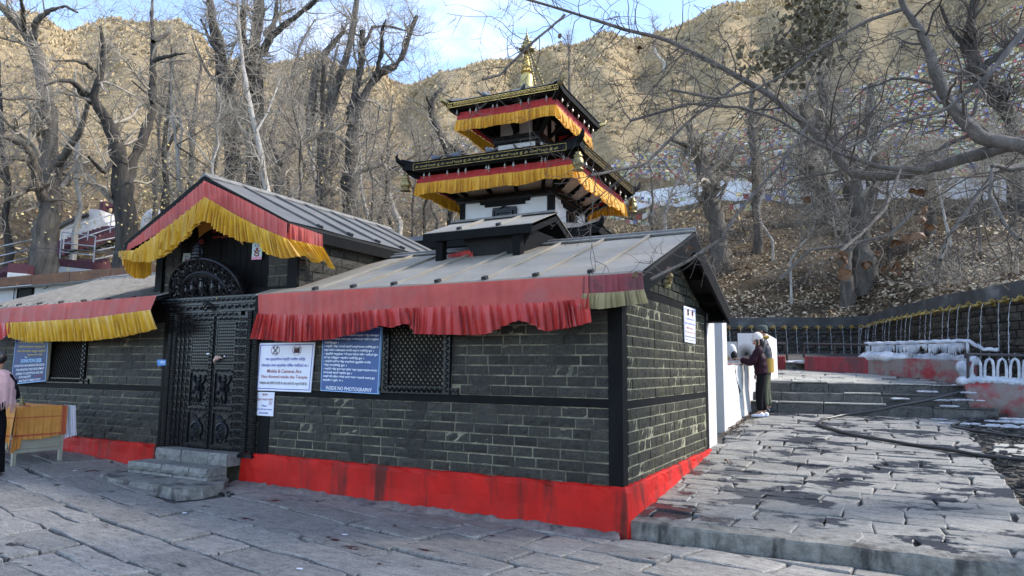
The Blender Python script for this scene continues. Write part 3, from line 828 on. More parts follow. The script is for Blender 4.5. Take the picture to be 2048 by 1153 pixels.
def wing_roof(par, x0, x1, xs0, xs1, mat, seam0, pitch, ez=2.52, rzz=None, over=-0.25, every=1, back=4.05):
    """sheet roof with raised seams; x0..x1 behind the wall line, xs0..xs1 for the overhang in front of it"""
    rz_ = ez+SL*(RIDGE_Y-over)
    b = MB(); t = 0.035
    b.prism([(x0, 0.02, ez+SL*(0.02-over)-0.012), (x1, 0.02, ez+SL*(0.02-over)-0.012), (x1, RIDGE_Y, rz_-0.012), (x0, RIDGE_Y, rz_-0.012)], (0, 0, -t))
    b.prism([(xs0, over+0.02, ez+SL*0.02-0.012), (xs1, over+0.02, ez+SL*0.02-0.012), (xs1, 0.02, ez+SL*(0.02-over)-0.012), (xs0, 0.02, ez+SL*(0.02-over)-0.012)], (0, 0, -t))
    b.prism([(x0, RIDGE_Y, rz_-0.006), (x1, RIDGE_Y, rz_-0.006), (x1, back, rz_-SL*(back-RIDGE_Y)-0.006), (x0, back, rz_-SL*(back-RIDGE_Y)-0.006)], (0, 0, -t))
    roof = b.build('roof', M['soot'], par)
    xs = [xs0]+[x for x in np.arange(seam0, xs1-0.08, pitch) if x > xs0+0.05]+[xs1]
    g = np.random.default_rng(int(abs(x1)*10)+4)
    for a, c in zip(xs[:-1], xs[1:]):
        yb = g.uniform(0.62, 0.8)                     # each sheet is lapped once across the slope
        for (ya, yb2, dz) in ((over, yb, 0.012), (yb-0.05, RIDGE_Y, 0.0)):
            yy = ya
            if (a+c)/2 < x0: yb2 = min(yb2, 0.015)
            if yb2 <= yy: continue
            n = 3; vs = []
            for i in range(n+1):
                for j in range(3):
                    x = a+0.004+(c-a-0.008)*i/n; y = yy+(yb2-yy)*j/2
                    vs.append((x, y, ez+SL*(y-over)+dz*(1-j/2)+g.normal(0, 0.0025)))
            m = MB(); m.add(vs, [(i*3+j, (i+1)*3+j, (i+1)*3+j+1, i*3+j+1) for i in range(n) for j in range(2)])
            m.add([(a+.004, yy, ez+SL*(yy-over)+dz-.02), (c-.004, yy, ez+SL*(yy-over)+dz-.02), (c-.004, yy, ez+SL*(yy-over)+dz), (a+.004, yy, ez+SL*(yy-over)+dz)], [(0, 1, 2, 3)])
            m.build('roof_sheet', mat, roof)
    for ix, x in enumerate(xs[1:-1]):
        yt = RIDGE_Y-0.05 if x > x0 else 0.0
        m = MB()
        m.bar((x, over+0.06, ez+SL*0.06+0.018), (x, yt, ez+SL*(yt-over)+0.018), 0.030, 0.028, (0, -SL, 1))
        m.build('seam', mat if every == 1 else M['ridge'], roof)
        if ix % every: continue
        m = MB(); m.bar((x, over+0.015, ez+SL*0.015+0.02), (x, over+0.075, ez+SL*0.075+0.02), 0.055, 0.05, (0, -SL, 1))
        m.build('clip', M['clip'], roof)
    m = MB()
    for s, k in ((-1, 0), (1, 1)):
        m.bar((x0, RIDGE_Y+s*0.055, rz_+0.012-0.010), (x1+0.005, RIDGE_Y+s*0.055, rz_+0.012-0.010), 0.13, 0.02, (0, s*SL, 1))
    m.tube([(x0, RIDGE_Y, rz_+0.03), ((x0+x1)/2, RIDGE_Y, rz_+0.028), (x1+0.01, RIDGE_Y, rz_+0.03)], 0.03, 6)
    m.build('ridge_cap', M['ridge'], roof)
    return roof, rz_

def rough_plinth(path, ztop, zbot, out, par, name='plinth', label=None, mat=None):
    """red footing: path on plan, outward offset at foot, ragged lower edge"""
    P = resample(path, int(12*sum(np.linalg.norm(np.subtract(path[i+1], path[i])) for i in range(len(path)-1)))+2)
    n = len(P); T = np.gradient(P, axis=0); T = T/np.linalg.norm(T, axis=1)[:, None]; N = np.stack([T[:, 1], -T[:, 0]], 1)
    g = np.random.default_rng(n); b = MB(); vs = []
    for i in range(n):
        zb = zbot(P[i][0], P[i][1])-0.03
        prof = [(-0.06, ztop+0.006), (0.0, ztop+0.004), (0.014, ztop-0.012), (0.020, ztop-0.05), (0.026, (ztop+zb)/2), (out, zb+0.05), (out+0.004, zb)]
        for k, (d, z) in enumerate(prof):
            w = 0.006*math.sin(i*0.9+k)+g.normal(0, 0.004)
            w = w if 1 < k else w*0.4
            q = P[i]+N[i]*(d+w)
            vs.append((q[0], q[1], z+(g.normal(0, 0.004) if k < 3 else 0)))
    m = len(prof)
    b.add(vs, [(i*m+j, i*m+j+1, (i+1)*m+j+1, (i+1)*m+j) for i in range(n-1) for j in range(m-1)])
    b.add(vs[:m]+[(vs[0][0], vs[0][1], vs[m-1][2])], [tuple(range(m+1))]); b.add(vs[-m:]+[(vs[-m][0], vs[-m][1], vs[-1][2])], [tuple(range(m+1))[::-1]])
    return b.build(name, mat or M['red'], par, label=label)

def lattice_window(par, x0, x1, z0, z1, y=0.0, name='lattice_window', extra=True):
    """carved black frame with a diagonal timber grille"""
    fw = 0.085
    m = MB(); m.box(x0-fw*1.0, x1+fw, y+0.02, y+0.055, z0-fw, z1+fw)
    win = m.build(name, M['redback'], par)
    m = MB()
    for a, b_, c, d in ((x0-fw, x0, z0-fw, z1+fw), (x1, x1+fw, z0-fw, z1+fw), (x0+.001, x1-.001, z0-fw, z0), (x0+.001, x1-.001, z1, z1+fw)):
        m.box(a, b_, y-0.045, y+0.02, c, d)
    for xx in (x0-fw*0.5, x1+fw*0.5):                       # twisted leaf carving up the frame
        for i in range(int((z1-z0+0.1)/0.035)):
            z = z0-0.04+i*0.035; s = 1 if i % 2 else -1
            m.tube([(xx-s*0.025, y-0.047, z-0.014), (xx, y-0.058, z), (xx+s*0.025, y-0.047, z+0.014)], 0.008, 4)
    for i in range(int((x1-x0)/0.035)):
        x = x0+0.02+i*0.035; s = 1 if i % 2 else -1
        m.tube([(x-0.014, y-0.047, z0-fw*.5-s*.025), (x, y-0.058, z0-fw*.5), (x+0.014, y-0.047, z0-fw*.5+s*.025)], 0.008, 4)
    m.build('frame', M['carved'], win)
    m = MB(); p = 0.066; W, H = x1-x0, z1-z0
    for s in (1, -1):
        k = -H
        while k < W+H:
            # line x = k + s'*z
            pts = []
            za, zb = 0.0, H
            xa, xb = (k, k+H*0.86) if s > 0 else (k, k-H*0.86)
            if s < 0: xa, xb = xa+0, xb
            for X0, Z0, X1, Z1 in ((xa, za, xb, zb),):
                t0, t1 = 0.0, 1.0; dx = X1-X0
                for lim, sg in ((0.0, 1), (W, -1)):
                    a, bb = sg*(X0-lim), sg*dx
                    if abs(bb) < 1e-9:
                        if a < 0: t1 = -1
                    else:
                        t = -a/bb
                        if bb > 0: t0 = max(t0, t)
                        else: t1 = min(t1, t)
                if t1-t0 > 0.02:
                    m.bar((x0+X0+dx*t0, y-0.004+0.006*s, z0+H*t0), (x0+X0+dx*t1, y-0.004+0.006*s, z0+H*t1), 0.019, 0.016, (0, -1, 0))
            k += p
    m.build('grille', M['grille'], win)
    m = MB()
    if extra:
        for s, xx in ((-1, x0-fw), (1, x1+fw)):
            m = MB(); m.box(min(xx, xx+s*0.10), max(xx, xx+s*0.10), y-0.03, y+0.02, z0-fw, z0-fw+0.075)
            m.tube([(xx+s*.01, y-.032, z0-.06), (xx+s*.035, y-.04, z0-.035), (xx+s*.06, y-.04, z0-.06), (xx+s*.09, y-.032, z0-.04)], 0.008, 4)
            m.build('sill_ear', M['carved'], win)
    return win

wing = thing('temple_wing', 'low black stone wing with pale seamed roof, right of the carved door', 'building', (-2.4, 1.9, 0.0))
b = MB()
b.box(-5.0, -0.045, 0.003, 3.76, 0.2, 2.50)
b.prism([(-4.4, 0.05, 2.45), (-4.4, 3.75, 2.45), (-4.4, RIDGE_Y, 3.19)], (4.355, 0, 0))
wall = b.build('wall', M['mortar'], wing)
front = courses(-4.80, -0.14, 0.462, 1.213, 0.1075, (0.19, 0.32), seed=2)
front += courses(-4.80, -0.14, 1.305, 2.28, 0.108, (0.19, 0.32), holes=((-2.95, -2.0, 1.3, 2.2), (-3.05, -2.95, 1.3, 1.42), (-2.0, -1.88, 1.3, 1.385)), seed=3)
front += courses(-5.12, -4.99, 0.462, 2.28, 0.108, (0.13, 0.14), seed=4)
lay([s for s in front], BLK, wall, (0, 0.024), 0.0, depth=0.05, seed=8)
side = courses(0.14, 3.63, 0.40, 1.203, 0.1147, (0.145, 0.26), seed=5)+courses(0.14, 3.63, 1.287, 2.375, 0.109, (0.145, 0.26), seed=6)
def gable_lim(za, zb):
    zt = zb+0.04; h = (3.13-zt)/SL
    return (max(0.05, RIDGE_Y-h), min(3.72, RIDGE_Y+h)) if h > 0.12 else None
side += courses(0, 3.8, 2.468, 3.13, 0.11, (0.16, 0.26), limit=gable_lim, seed=7)
side.sort(key=lambda s: s[0])
ns = max(0, 298-len(front))
wall2 = wall
lay(side[:ns], BLKM, wall, (-0.024, 0.0), math.pi/2, depth=0.05, seed=9, name='stone')
lay_joined(side[ns:], BLKM, wall, (-0.024, 0.0), math.pi/2, M['stone_moss'], seed=10)
b = MB(); b.box(-0.052, -0.002, 0.15, 3.7, 0.35, 2.4); b.build('side_mortar', M['mortar_side'], wall)
for (x0, x1, y0, y1, z0, z1) in ((-0.142, 0.006, -0.014, 0.128, 0.42, 2.46), (-4.99, -4.80, -0.012, 0.10, 0.44, 2.40), (-0.12, 0.005, 3.64, 3.80, 0.38, 2.46)):
    b = MB(); b.box(x0, x1, y0, y1, z0, z1); b.build('post', M['wood'], wing)
for bx in ((-4.80, -0.142, -0.010, 0.06, 1.215, 1.302), (-5.12, -4.99, -0.008, 0.06, 1.215, 1.302), (-4.80, -0.142, -0.010, 0.06, 2.28, 2.46), (-0.06, 0.003, 0.128, 3.64, 1.204, 1.286), (-0.06, 0.004, 0.128, 3.64, 2.375, 2.467)):
    b = MB(); b.box(*bx); b.build('beam', M['wood'], wing)
lattice_window(wing, -2.865, -2.085, 1.385, 2.16)
rough_plinth([(-5.24, 0.25), (-5.24, -0.045), (-2.6, -0.045), (0.032, -0.045), (0.034, 1.9), (0.03, 3.78)], 0.462,
             lambda x, y: (gz(x) if y < 0.1 else rz(x, y)-0.03), 0.045, wing, label='bright red painted plinth with dark streaks')
g = np.random.default_rng(66); m = MB(); vs = []; nf = 64
for i in range(nf):
    x = -5.25+5.25*i/(nf-1); w = .05+.11*abs(math.sin(i*.37+1))*(1.0 if x < -2.2 else .45)*g.uniform(.6, 1.3); h = .035+.03*g.random()
    for d, z in ((.0, h), (.035, h*.9), (w*.8, h*.45), (w, .004), (w+.01, -.03)): vs.append((x+g.normal(0, .01), -.082-d, gz(x)+z+g.normal(0, .004)))
m.add(vs, [(i*5+j, i*5+j+1, (i+1)*5+j+1, (i+1)*5+j) for i in range(nf-1) for j in range(4)])
m.build('broken_footing', M['footing'], wing, label='crumbled pinkish concrete along the foot of the plinth')
roof, rzr = wing_roof(wing, -4.44, 0.30, -4.90, 0.30, M['roof'], -3.90, 0.609)
# verge boards of the gable, fascia boards, soffit
b = MB(); hh = 0.235
for y0, y1 in ((-0.27, RIDGE_Y), (4.07, RIDGE_Y)):
    za, zb = eavez(min(y0, 2*RIDGE_Y-y0))-0.014, eavez(RIDGE_Y)-0.014
    P = [(0.255, y0, za-hh*0.9), (0.255, y1, zb-hh), (0.255, y1, zb), (0.255, y0, za)]
    m = MB(); m.prism(P, (0.04, 0, 0)); m.build('verge_board', M['wood'], wing)
m = MB(); m.box(-4.88, 0.254, -0.262, -0.235, 2.32, 2.50); m.build('fascia_board', M['wood'], wing)
m = MB(); m.box(-4.4, 0.254, 4.035, 4.06, 2.30, 2.495); m.build('fascia_board', M['wood'], wing)
m = MB(); m.box(-4.4, 0.25, 3.80, 4.033, 2.30, 2.33); m.box(0.008, 0.25, -0.232, 4.03, 2.9, 2.92) if False else None
m.build('soffit', M['wood'], wing)
for y in (0.35, 1.0, RIDGE_Y, 2.8, 3.5):
    m = MB(); z = eavez(min(y, 2*RIDGE_Y-y))-0.10; m.box(-0.02, 0.25, y-0.045, y+0.045, z-0.07, z+0.03); m.build('purlin', M['wood'], wing)

# ================================================================== LEFT WING
lw = thing('temple_wing', 'low black stone wing with grey striped roof behind the orange covered table', 'building', (-10.5, 1.9, 0.2))
b = MB(); b.box(-11.78, -6.95, 0.003, 3.76, 0.2, 2.52); b.prism([(-11.7, 0.05, 2.5), (-11.7, 3.75, 2.5), (-11.7, RIDGE_Y, 3.2)], (4.3, 0, 0))
lwall = b.build('wall', M['mortar'], lw)
lf = courses(-11.78, -7.0, 0.462, 1.213, 0.1075, (0.21, 0.36), seed=32)+courses(-11.78, -7.0, 1.305, 2.22, 0.108, (0.21, 0.36), holes=((-9.95, -8.88, 1.3, 2.2), (-8.88, -8.7, 1.3, 1.40)), seed=33)
lay(lf, BLK, lwall, (0, 0.024), 0.0, seed=38)
b = MB(); b.box(-7.0, -6.935, -0.03, 0.08, 0.42, 2.45); b.build('post', M['wood'], lw)
for bx in ((-11.79, -7.0, -0.010, 0.06, 1.215, 1.302), (-11.79, -7.0, -0.010, 0.06, 2.22, 2.5)):
    b = MB(); b.box(*bx); b.build('beam', M['wood'], lw)
lattice_window(lw, -9.84, -8.98, 1.385, 2.12)
rough_plinth([(-11.8, -0.045), (-10, -0.045), (-6.985, -0.045), (-6.985, 0.1)], 0.462, lambda x, y: gz(x), 0.05, lw, label='bright red painted plinth')
wing_roof(lw, -11.9, -7.39, -11.9, -6.96, M['roof_left'], -11.75, 0.205, ez=2.545, over=-0.30, every=3)
m = MB(); m.box(-11.9, -6.98, -0.312, -0.285, 2.34, 2.525); m.build('fascia_board', M['wood'], lw)

# ================================================================== GATEHOUSE
gh = thing('gatehouse', 'gabled stone entrance house with black carved double door and dark grey roof', 'building', (-5.95, 1.5, 0.3))
GX, GE, GA, GW, GY = -5.965, 3.437, 4.235, 1.645, -0.30           # axis, eave and apex height, half width, front edge
GS = (GA-GE)/GW
b = MB(); b.box(-7.35, -4.475, 0.075, 3.74, 0.0, 3.30); b.prism([(-7.35, 0.10, 3.295), (-4.475, 0.10, 3.295), (-4.475, 0.10, 3.42), (GX, 0.10, 4.10), (-7.35, 0.10, 3.5)], (0, 3.6, 0))
gwall = b.build('wall', M['mortar'], gh)
gst = courses(-7.22, -6.87, 2.66, 3.50, 0.135, (0.30, 0.36), seed=41)+courses(-5.03, -4.63, 2.66, 3.55, 0.145, (0.22, 0.40), seed=42)
gst += courses(-7.22, -7.0, 2.35, 2.54, 0.1, (0.2, 0.25), seed=43)
lay(gst, BLK, gwall, (0, 0.095), 0.0, depth=0.06, seed=44)
gss = courses(0.05, 3.7, 2.60, 3.40, 0.125, (0.24, 0.40), seed=45)
lay(gss, BLK, gwall, (-4.485, 0.0), math.pi/2, depth=0.06, seed=46)
for (x0, x1, y0, y1, z0, z1) in ((-7.37, -7.22, 0.02, 0.16, 2.3, 3.52), (-4.63, -4.455, 0.02, 0.16, 2.62, 3.40)):
    b = MB(); b.box(x0, x1, y0, y1, z0, z1); b.build('post', M['wood'], gh)
b = MB(); b.box(-7.37, -4.455, 0.0, 0.155, 2.545, 2.655); b.build('beam', M['wood'], gh)
b = MB(); b.box(-6.95, -5.10, 0.06, 0.12, 2.3, 2.56); b.build('beam', M['soot'], gh)
g = np.random.default_rng(9); x = -6.87
while x < -5.04:
    w = min(g.uniform(0.11, 0.17), -5.03-x); zt = GA-abs(x+w/2-GX)*GS-0.16
    b = MB(); b.box(x+0.004, x+w-0.004, 0.055+g.uniform(0, 0.012), 0.098, 2.657, zt); b.build('plank', M['wood'], gh); x += w
# roof
zr = lambda x: GA-abs(x-GX)*GS
b = MB(); YB = 3.85
for s in (-1, 1):
    P = [(GX, GY, GA-0.012), (GX+s*GW, GY, GE-0.012), (GX+s*GW, YB, GE-0.012), (GX, YB, GA-0.012)]
    b.prism(P if s < 0 else P[::-1], (0, 0, -0.04))
groof = b.build('roof', M['soot'], gh)
seams = [GY]+[0.31+0.61*i for i in range(6)]+[YB]
for s in (-1, 1):
    for a, c in zip(seams[:-1], seams[1:]):
        m = MB(); vs = [(GX+s*GW*i/4*1.005, a+0.004+(c-a-0.008)*j, zr(GX+GW*i/4)+g.normal(0, .003)) for i in range(5) for j in (0, 1)]
        m.add(vs, [(i*2, i*2+1, i*2+3, i*2+2) for i in range(4)]); m.build('roof_sheet', M['roof_dark'], groof)
    for y in seams[1:-1]:
        m = MB(); m.bar((GX+s*0.06, y, zr(GX+0.06)+0.018), (GX+s*(GW-0.06), y, zr(GX+GW-0.06)+0.018), 0.045, 0.034, (s*GS, 0, 1)); m.build('seam', M['roof_dark'], groof)
        m = MB(); m.bar((GX+s*(GW-0.08), y, zr(GX+GW-0.08)+0.02), (GX+s*(GW-0.015), y, zr(GX+GW-0.015)+0.02), 0.06, 0.05, (s*GS, 0, 1)); m.build('clip', M['clip'], groof)
m = MB()
for s in (-1, 1): m.bar((GX+s*0.055, GY-0.01, GA-0.012), (GX+s*0.055, YB, GA-0.012), 0.13, 0.02, (s*GS, 0, 1))
m.tube([(GX, GY-0.015, GA+0.016), (GX, YB, GA+0.016)], 0.032, 6); m.build('ridge_cap', M['ridge'], groof)
for s in (-1, 1):
    m = MB(); P = [(GX, GY-0.03, GA-0.02), (GX+s*(GW+0.03), GY-0.03, GE-0.035), (GX+s*(GW+0.03), GY-0.03, GE-0.16), (GX, GY-0.03, GA-0.16)]
    m.prism(P if s > 0 else P[::-1], (0, 0.035, 0)); m.build('verge_board', M['wood'], gh)
    m = MB(); m.box(*sorted((GX+s*(GW-0.035), GX+s*(GW-0.005))), GY+0.02, YB, GE-0.19, GE-0.03); m.build('fascia_board', M['wood'], gh)

# ---- carved door
DY = 0.0
def scroll(m, c, r, turns, start, sgn, y, t=0.010, n=16, sx=1.0, sz=1.0):
    pts = []
    for i in range(n+1):
        q = i/n; rr = r*(1-q*0.82); a = start+sgn*turns*2*math.pi*q
        pts.append((c[0]+rr*math.cos(a)*sx, y-0.006*math.sin(q*9), c[1]+rr*math.sin(a)*sz))
    m.tube(pts, [t*(1-0.4*i/n) for i in range(n+1)], 4)
def vine(m, x0, x1, z0, z1, y, step=0.07, t=0.008, seed=0):
    """a run of carved leaf scrolls along a strip"""
    vert = (z1-z0) > (x1-x0); L = (z1-z0) if vert else (x1-x0); w = (x1-x0) if vert else (z1-z0); n = max(1, int(L/step))
    for i in range(n):
        q = (i+.5)/n; s = 1 if i % 2 else -1
        c = ((x0+x1)/2+s*w*.08, z0+L*q) if vert else (x0+L*q, (z0+z1)/2+s*w*.08)
        scroll(m, c, min(w*.42, step*.6), 1.1, 1.57*s+(0 if vert else 1.57), s, y, t, 9)
def reeded(m, x, y, z0, z1, r, pitch=0.030):
    n = int((z1-z0)/pitch); prof = []
    for i in range(n):
        z = z0+i*pitch
        prof += [(r*0.80, z), (r, z+pitch*.25), (r, z+pitch*.6), (r*0.80, z+pitch*.85)]
    m.lathe(prof, 8, (x, y, 0))
m = MB(); m.box(-6.94, -5.13, 0.02, 0.10, 0.40, 2.36)
frame = m.build('door_frame', M['carved'], gh)
for s in (-1, 1):
    cx_ = -5.945; X = lambda d: cx_+s*d
    m = MB(); reeded(m, X(0.875), -0.035, 0.47, 2.36, 0.062); reeded(m, X(0.765), -0.045, 0.47, 2.36, 0.050, 0.034); m.build('reeded_column', M['carved'], frame)
    m = MB()
    for d0_, d1, y in ((0.655, 0.705, -0.06), (0.59, 0.648, -0.045), (0.515, 0.585, -0.03)):
        m.box(*sorted((X(d0_), X(d1))), y, 0.02, 0.47, 2.33 if d0_ > 0.6 else 2.28)
        xa, xb = sorted((X(d0_), X(d1))); vine(m, xa, xb, 0.48, 2.25, y-0.006, 0.055, 0.007)
    m.build('jamb', M['carved'], frame)
    m = MB()
    for k, (w, h) in enumerate(((0.28, 0.03), (0.25, 0.03), (0.22, 0.02))): m.box(*sorted((X(0.82-w/2), X(0.82+w/2))), -0.11+0.008*k, 0.02, 0.41+0.02*k if k == 0 else 0.44+0.015*(k-1), 0.44+0.012*k)
    m.build('column_base', M['carved'], frame)
m = MB()
for z0, z1, d, y in ((2.285, 2.335, 0.60, -0.05), (2.34, 2.375, 0.98, -0.075), (2.378, 2.44, 0.95, -0.09), (2.443, 2.475, 1.02, -0.12), (2.478, 2.52, 1.06, -0.13), (2.523, 2.548, 1.10, -0.15)):
    m.box(-5.985-d, -5.985+d, y, 0.06, z0, z1)
vine(m, -6.5, -5.45, 2.285, 2.335, -0.056, 0.06, 0.007); vine(m, -6.9, -5.05, 2.378, 2.44, -0.096, 0.07, 0.009); vine(m, -7.0, -5.0, 2.478, 2.52, -0.136, 0.05, 0.007)
m.build('lintel', M['carved'], frame)
m = MB()
for k in range(8):
    a = k*math.pi/4; m.tube([(-5.98+.015*math.cos(a), -0.15, 2.415+.015*math.sin(a)), (-5.98+.05*math.cos(a), -0.155, 2.415+.05*math.sin(a)), (-5.98+.062*math.cos(a), -0.135, 2.415+.062*math.sin(a))], 0.014, 5)
m.ball((-5.98, -0.155, 2.415), 0.022, 8, 6); m.build('rosette', M['carved'], frame)
m = MB(); m.ball((-5.98, -0.180, 2.412), 0.009, 6, 4); m.ball((-5.75, -0.155, 2.52), 0.012, 6, 4); m.ball((-5.73, -0.10, 2.33), 0.008, 6, 4); m.build('brass_stud', M['gold'], frame)

for s in (-1, 1):
    x0, x1 = (-6.455, -5.948) if s < 0 else (-5.942, -5.435)
    m = MB(); m.box(x0, x1, 0.0, 0.018, 0.44, 2.285)
    leaf = m.build('door_leaf', M['carved'], gh)
    m = MB(); st_ = 0.075
    rails = (0.44, 0.53, 0.955, 1.035, 1.50, 1.575, 2.21, 2.285)
    m.box(x0, x0+st_, -0.022, 0.0, 0.44, 2.285); m.box(x1-st_, x1, -0.022, 0.0, 0.44, 2.285)
    for k in range(4): m.box(x0+st_+.001, x1-st_-.001, -0.022, 0.0, rails[2*k], rails[2*k+1]); vine(m, x0+st_, x1-st_, rails[2*k]+.008, rails[2*k+1]-.008, -0.028, 0.05, 0.007)
    vine(m, x0+.012, x0+st_-.012, 0.46, 2.26, -0.028, 0.055, 0.008); vine(m, x1-st_+.012, x1-.012, 0.46, 2.26, -0.028, 0.055, 0.008)
    m.build('stile', M['carved'], leaf)
    a, c = x0+st_, x1-st_
    m = MB(); nx = 9; nz = 15
    for i in range(nx):
        for j in range(nz):
            xx = a+(c-a)*(i+.5)/nx; zz = 1.575+0.635*(j+.5)/nz; o = 0.012 if j % 2 else -0.003
            m.obox((xx+o*0.6, -0.006, zz), (0.014, 0, 0.010), (0, 0.012, 0), (-0.008, 0, 0.013))
    m.build('lattice_panel', M['carved'], leaf)
    m = MB(); xc = (a+c)/2          # standing guardian figure in relief under a small arch
    m.ball((xc, -0.012, 1.40), (0.030, 0.022, 0.036), 8, 6); m.ball((xc, -0.012, 1.452), (0.022, 0.018, 0.026), 6, 5)
    m.tube([(xc, -.010, 1.365), (xc+.006, -.018, 1.31), (xc, -.014, 1.25), (xc-.004, -.016, 1.20)], [.030, .050, .036, .046], 8)
    for q in (-1, 1):
        m.tube([(xc+q*.022, -.012, 1.21), (xc+q*.034, -.016, 1.14), (xc+q*.024, -.012, 1.085)], [.026, .022, .016], 6)
        m.tube([(xc+q*.045, -.010, 1.335), (xc+q*.085, -.014, 1.29), (xc+q*.060, -.018, 1.24)], [.016, .014, .011], 5)
        m.tube([(xc+q*.045, -.010, 1.335), (xc+q*.105, -.014, 1.39), (xc+q*.125, -.014, 1.45)], [.016, .013, .010], 5)
        scroll(m, (xc+q*.13, 1.42), 0.05, 1.3, 1.2, q, -0.006, .010); scroll(m, (xc+q*.12, 1.11), 0.05, 1.2, 0.4, -q, -0.006, .011); scroll(m, (xc+q*.135, 1.22), 0.035, 1.2, 2.4, q, -0.006, .008)
    for k in range(7): m.ball((a+.03+(c-a-.06)*k/6, -.006, 1.06), (.020, .014, .014), 6, 4)
    m.build('guardian_relief', M['carved'], leaf)
    m = MB(); zc = 0.715            # lotus roundel in a wreath with crest and base
    for r, t in ((0.105, .020), (0.070, .012), (0.036, .012)): m.tube([(xc+r*math.cos(k*math.pi/10), -.010, zc+r*math.sin(k*math.pi/10)) for k in range(20)], t, 6, closed=True)
    for k in range(8): q = k*math.pi/4; m.tube([(xc+.012*math.cos(q), -.014, zc+.012*math.sin(q)), (xc+.03*math.cos(q), -.02, zc+.03*math.sin(q))], .010, 5)
    m.ball((xc, -.012, zc+.135), (.05, .02, .022), 8, 5); m.ball((xc, -.012, zc+.165), (.034, .02, .02), 8, 5)
    for q in (-1, 1):
        for k in range(3): m.tube([(xc+q*.02, -.010, zc+.155+.015*k), (xc+q*(.07+.01*k), -.016, zc+.17+.018*k), (xc+q*.135, -.010, zc+.185+.014*k)], [.010, .011, .005], 5)
        scroll(m, (xc+q*.105, zc-.135), .045, 1.3, 2.0, q, -.006, .010); scroll(m, (xc+q*.05, zc-.15), .03, 1.1, 1.0, -q, -.006, .009)
    m.ball((xc, -.010, zc-.135), (.04, .02, .03), 8, 5)
    m.build('lotus_roundel', M['carved'], leaf)
m = MB(); m.box(-5.962, -5.925, -0.045, -0.022, 0.44, 2.285); vine(m, -5.962, -5.925, .46, 2.26, -0.05, 0.05, .006); m.build('meeting_stile', M['carved'], gh)
# arched tympanum above the door, leaning forward
tz0, th_ = 2.552, 0.50; tn = nrm((0, -0.36, 1.0))
TP = lambda u, w, d=0.0: V3(-6.02+u, -0.115+tn[1]*w-tn[2]*d, tz0+tn[2]*w-0.36*d)
def ell(a, k=1.0): return (0.745*k*math.cos(a), 0.02+0.53*k*abs(math.sin(a))**0.92)
m = MB(); pts = [TP(*ell(math.pi*i/28)) for i in range(29)]+[TP(-0.745, 0.0), TP(0.745, 0.0)]
m.prism(pts, tuple(V3(0, tn[2], 0.36)*0.05))
tym = m.build('tympanum', M['carved'], gh)
def tscroll(m, u, w, r, st_, sg, t=.012, n=14, turns=1.3):
    m.tube([TP(u+r*(1-.82*i/n)*math.cos(st_+sg*turns*6.283*i/n), w+r*(1-.82*i/n)*math.sin(st_+sg*turns*6.283*i/n), .012+.008*math.sin(i)) for i in range(n+1)], [t*(1-.4*i/n) for i in range(n+1)], 4)
m = MB()
for k_, t in ((0.985, .020), (0.63, .016), (0.585, .010)): m.tube([TP(*ell(math.pi*i/30, k_), .012) for i in range(31)], t, 6)
for i in range(46): m.ball(TP(*ell(math.pi*(i+.5)/46, 1.0), .01), .014, 5, 4)
m.build('arch_rim', M['carved'], tym)
m = MB(); g = np.random.default_rng(77)
for i in range(17):
    a = math.pi*(i+.5)/17
    for k_, r in ((0.87, .070), (0.73, .055)): u, w = ell(a+(0.06 if k_ < .8 else 0), k_); tscroll(m, u, w+.008, r*g.uniform(.85, 1.15), a+g.uniform(-.5, .5), 1 if (i+int(k_*10)) % 2 else -1)
for i in range(40):
    u, w = ell(g.uniform(.05, 3.09), g.uniform(.68, .93)); m.ball(TP(u, w, .008), (.016, .014, .016), 5, 4)
m.build('scroll_carving', M['carved'], tym)
m = MB()
for u, sc in ((0, 1.0), (-.21, .8), (.21, .8), (-.35, .6), (.35, .6)):
    m.ball(TP(u, .055+.20*sc, .015), .030*sc, 7, 5); m.tube([TP(u, .055+.17*sc, .012), TP(u, .055+.10*sc, .02), TP(u, .055, .012)], [.026*sc, .042*sc, .052*sc], 7)
    for q in (-1, 1):
        m.tube([TP(u+q*.04*sc, .055+.13*sc, .012), TP(u+q*.085*sc, .055+.09*sc, .018), TP(u+q*.05*sc, .055+.05*sc, .022)], .013*sc, 5)
        m.tube([TP(u+q*.04*sc, .055+.13*sc, .012), TP(u+q*.095*sc, .055+.17*sc, .015), TP(u+q*.10*sc, .055+.23*sc, .012)], .011*sc, 5)
        m.tube([TP(u+q*.02, .05, .014), TP(u+q*.08*sc, .035, .022), TP(u+q*.03, .03, .02)], .018*sc, 5)
m.build('deity_relief', M['carved'], tym)
m = MB(); c = TP(0, .545, -.01)
m.lathe([(.05, 0), (.085, .012), (.085, .03), (.06, .036), (.06, .045), (.08, .055), (.08, .075), (.055, .082), (.055, .09), (.075, .10), (.072, .12), (.05, .128), (.05, .138), (.066, .148), (.062, .165), (.04, .175), (.045, .19), (.02, .215), (.008, .235)], 12, c)
for q in (-1, 1): m.tube([c+V3(q*.06, 0, .02), c+V3(q*.10, -.01, .06), c+V3(q*.085, -.01, .12), c+V3(q*.06, 0, .16)], .016, 5)
m.build('crest', M['carved'], tym)
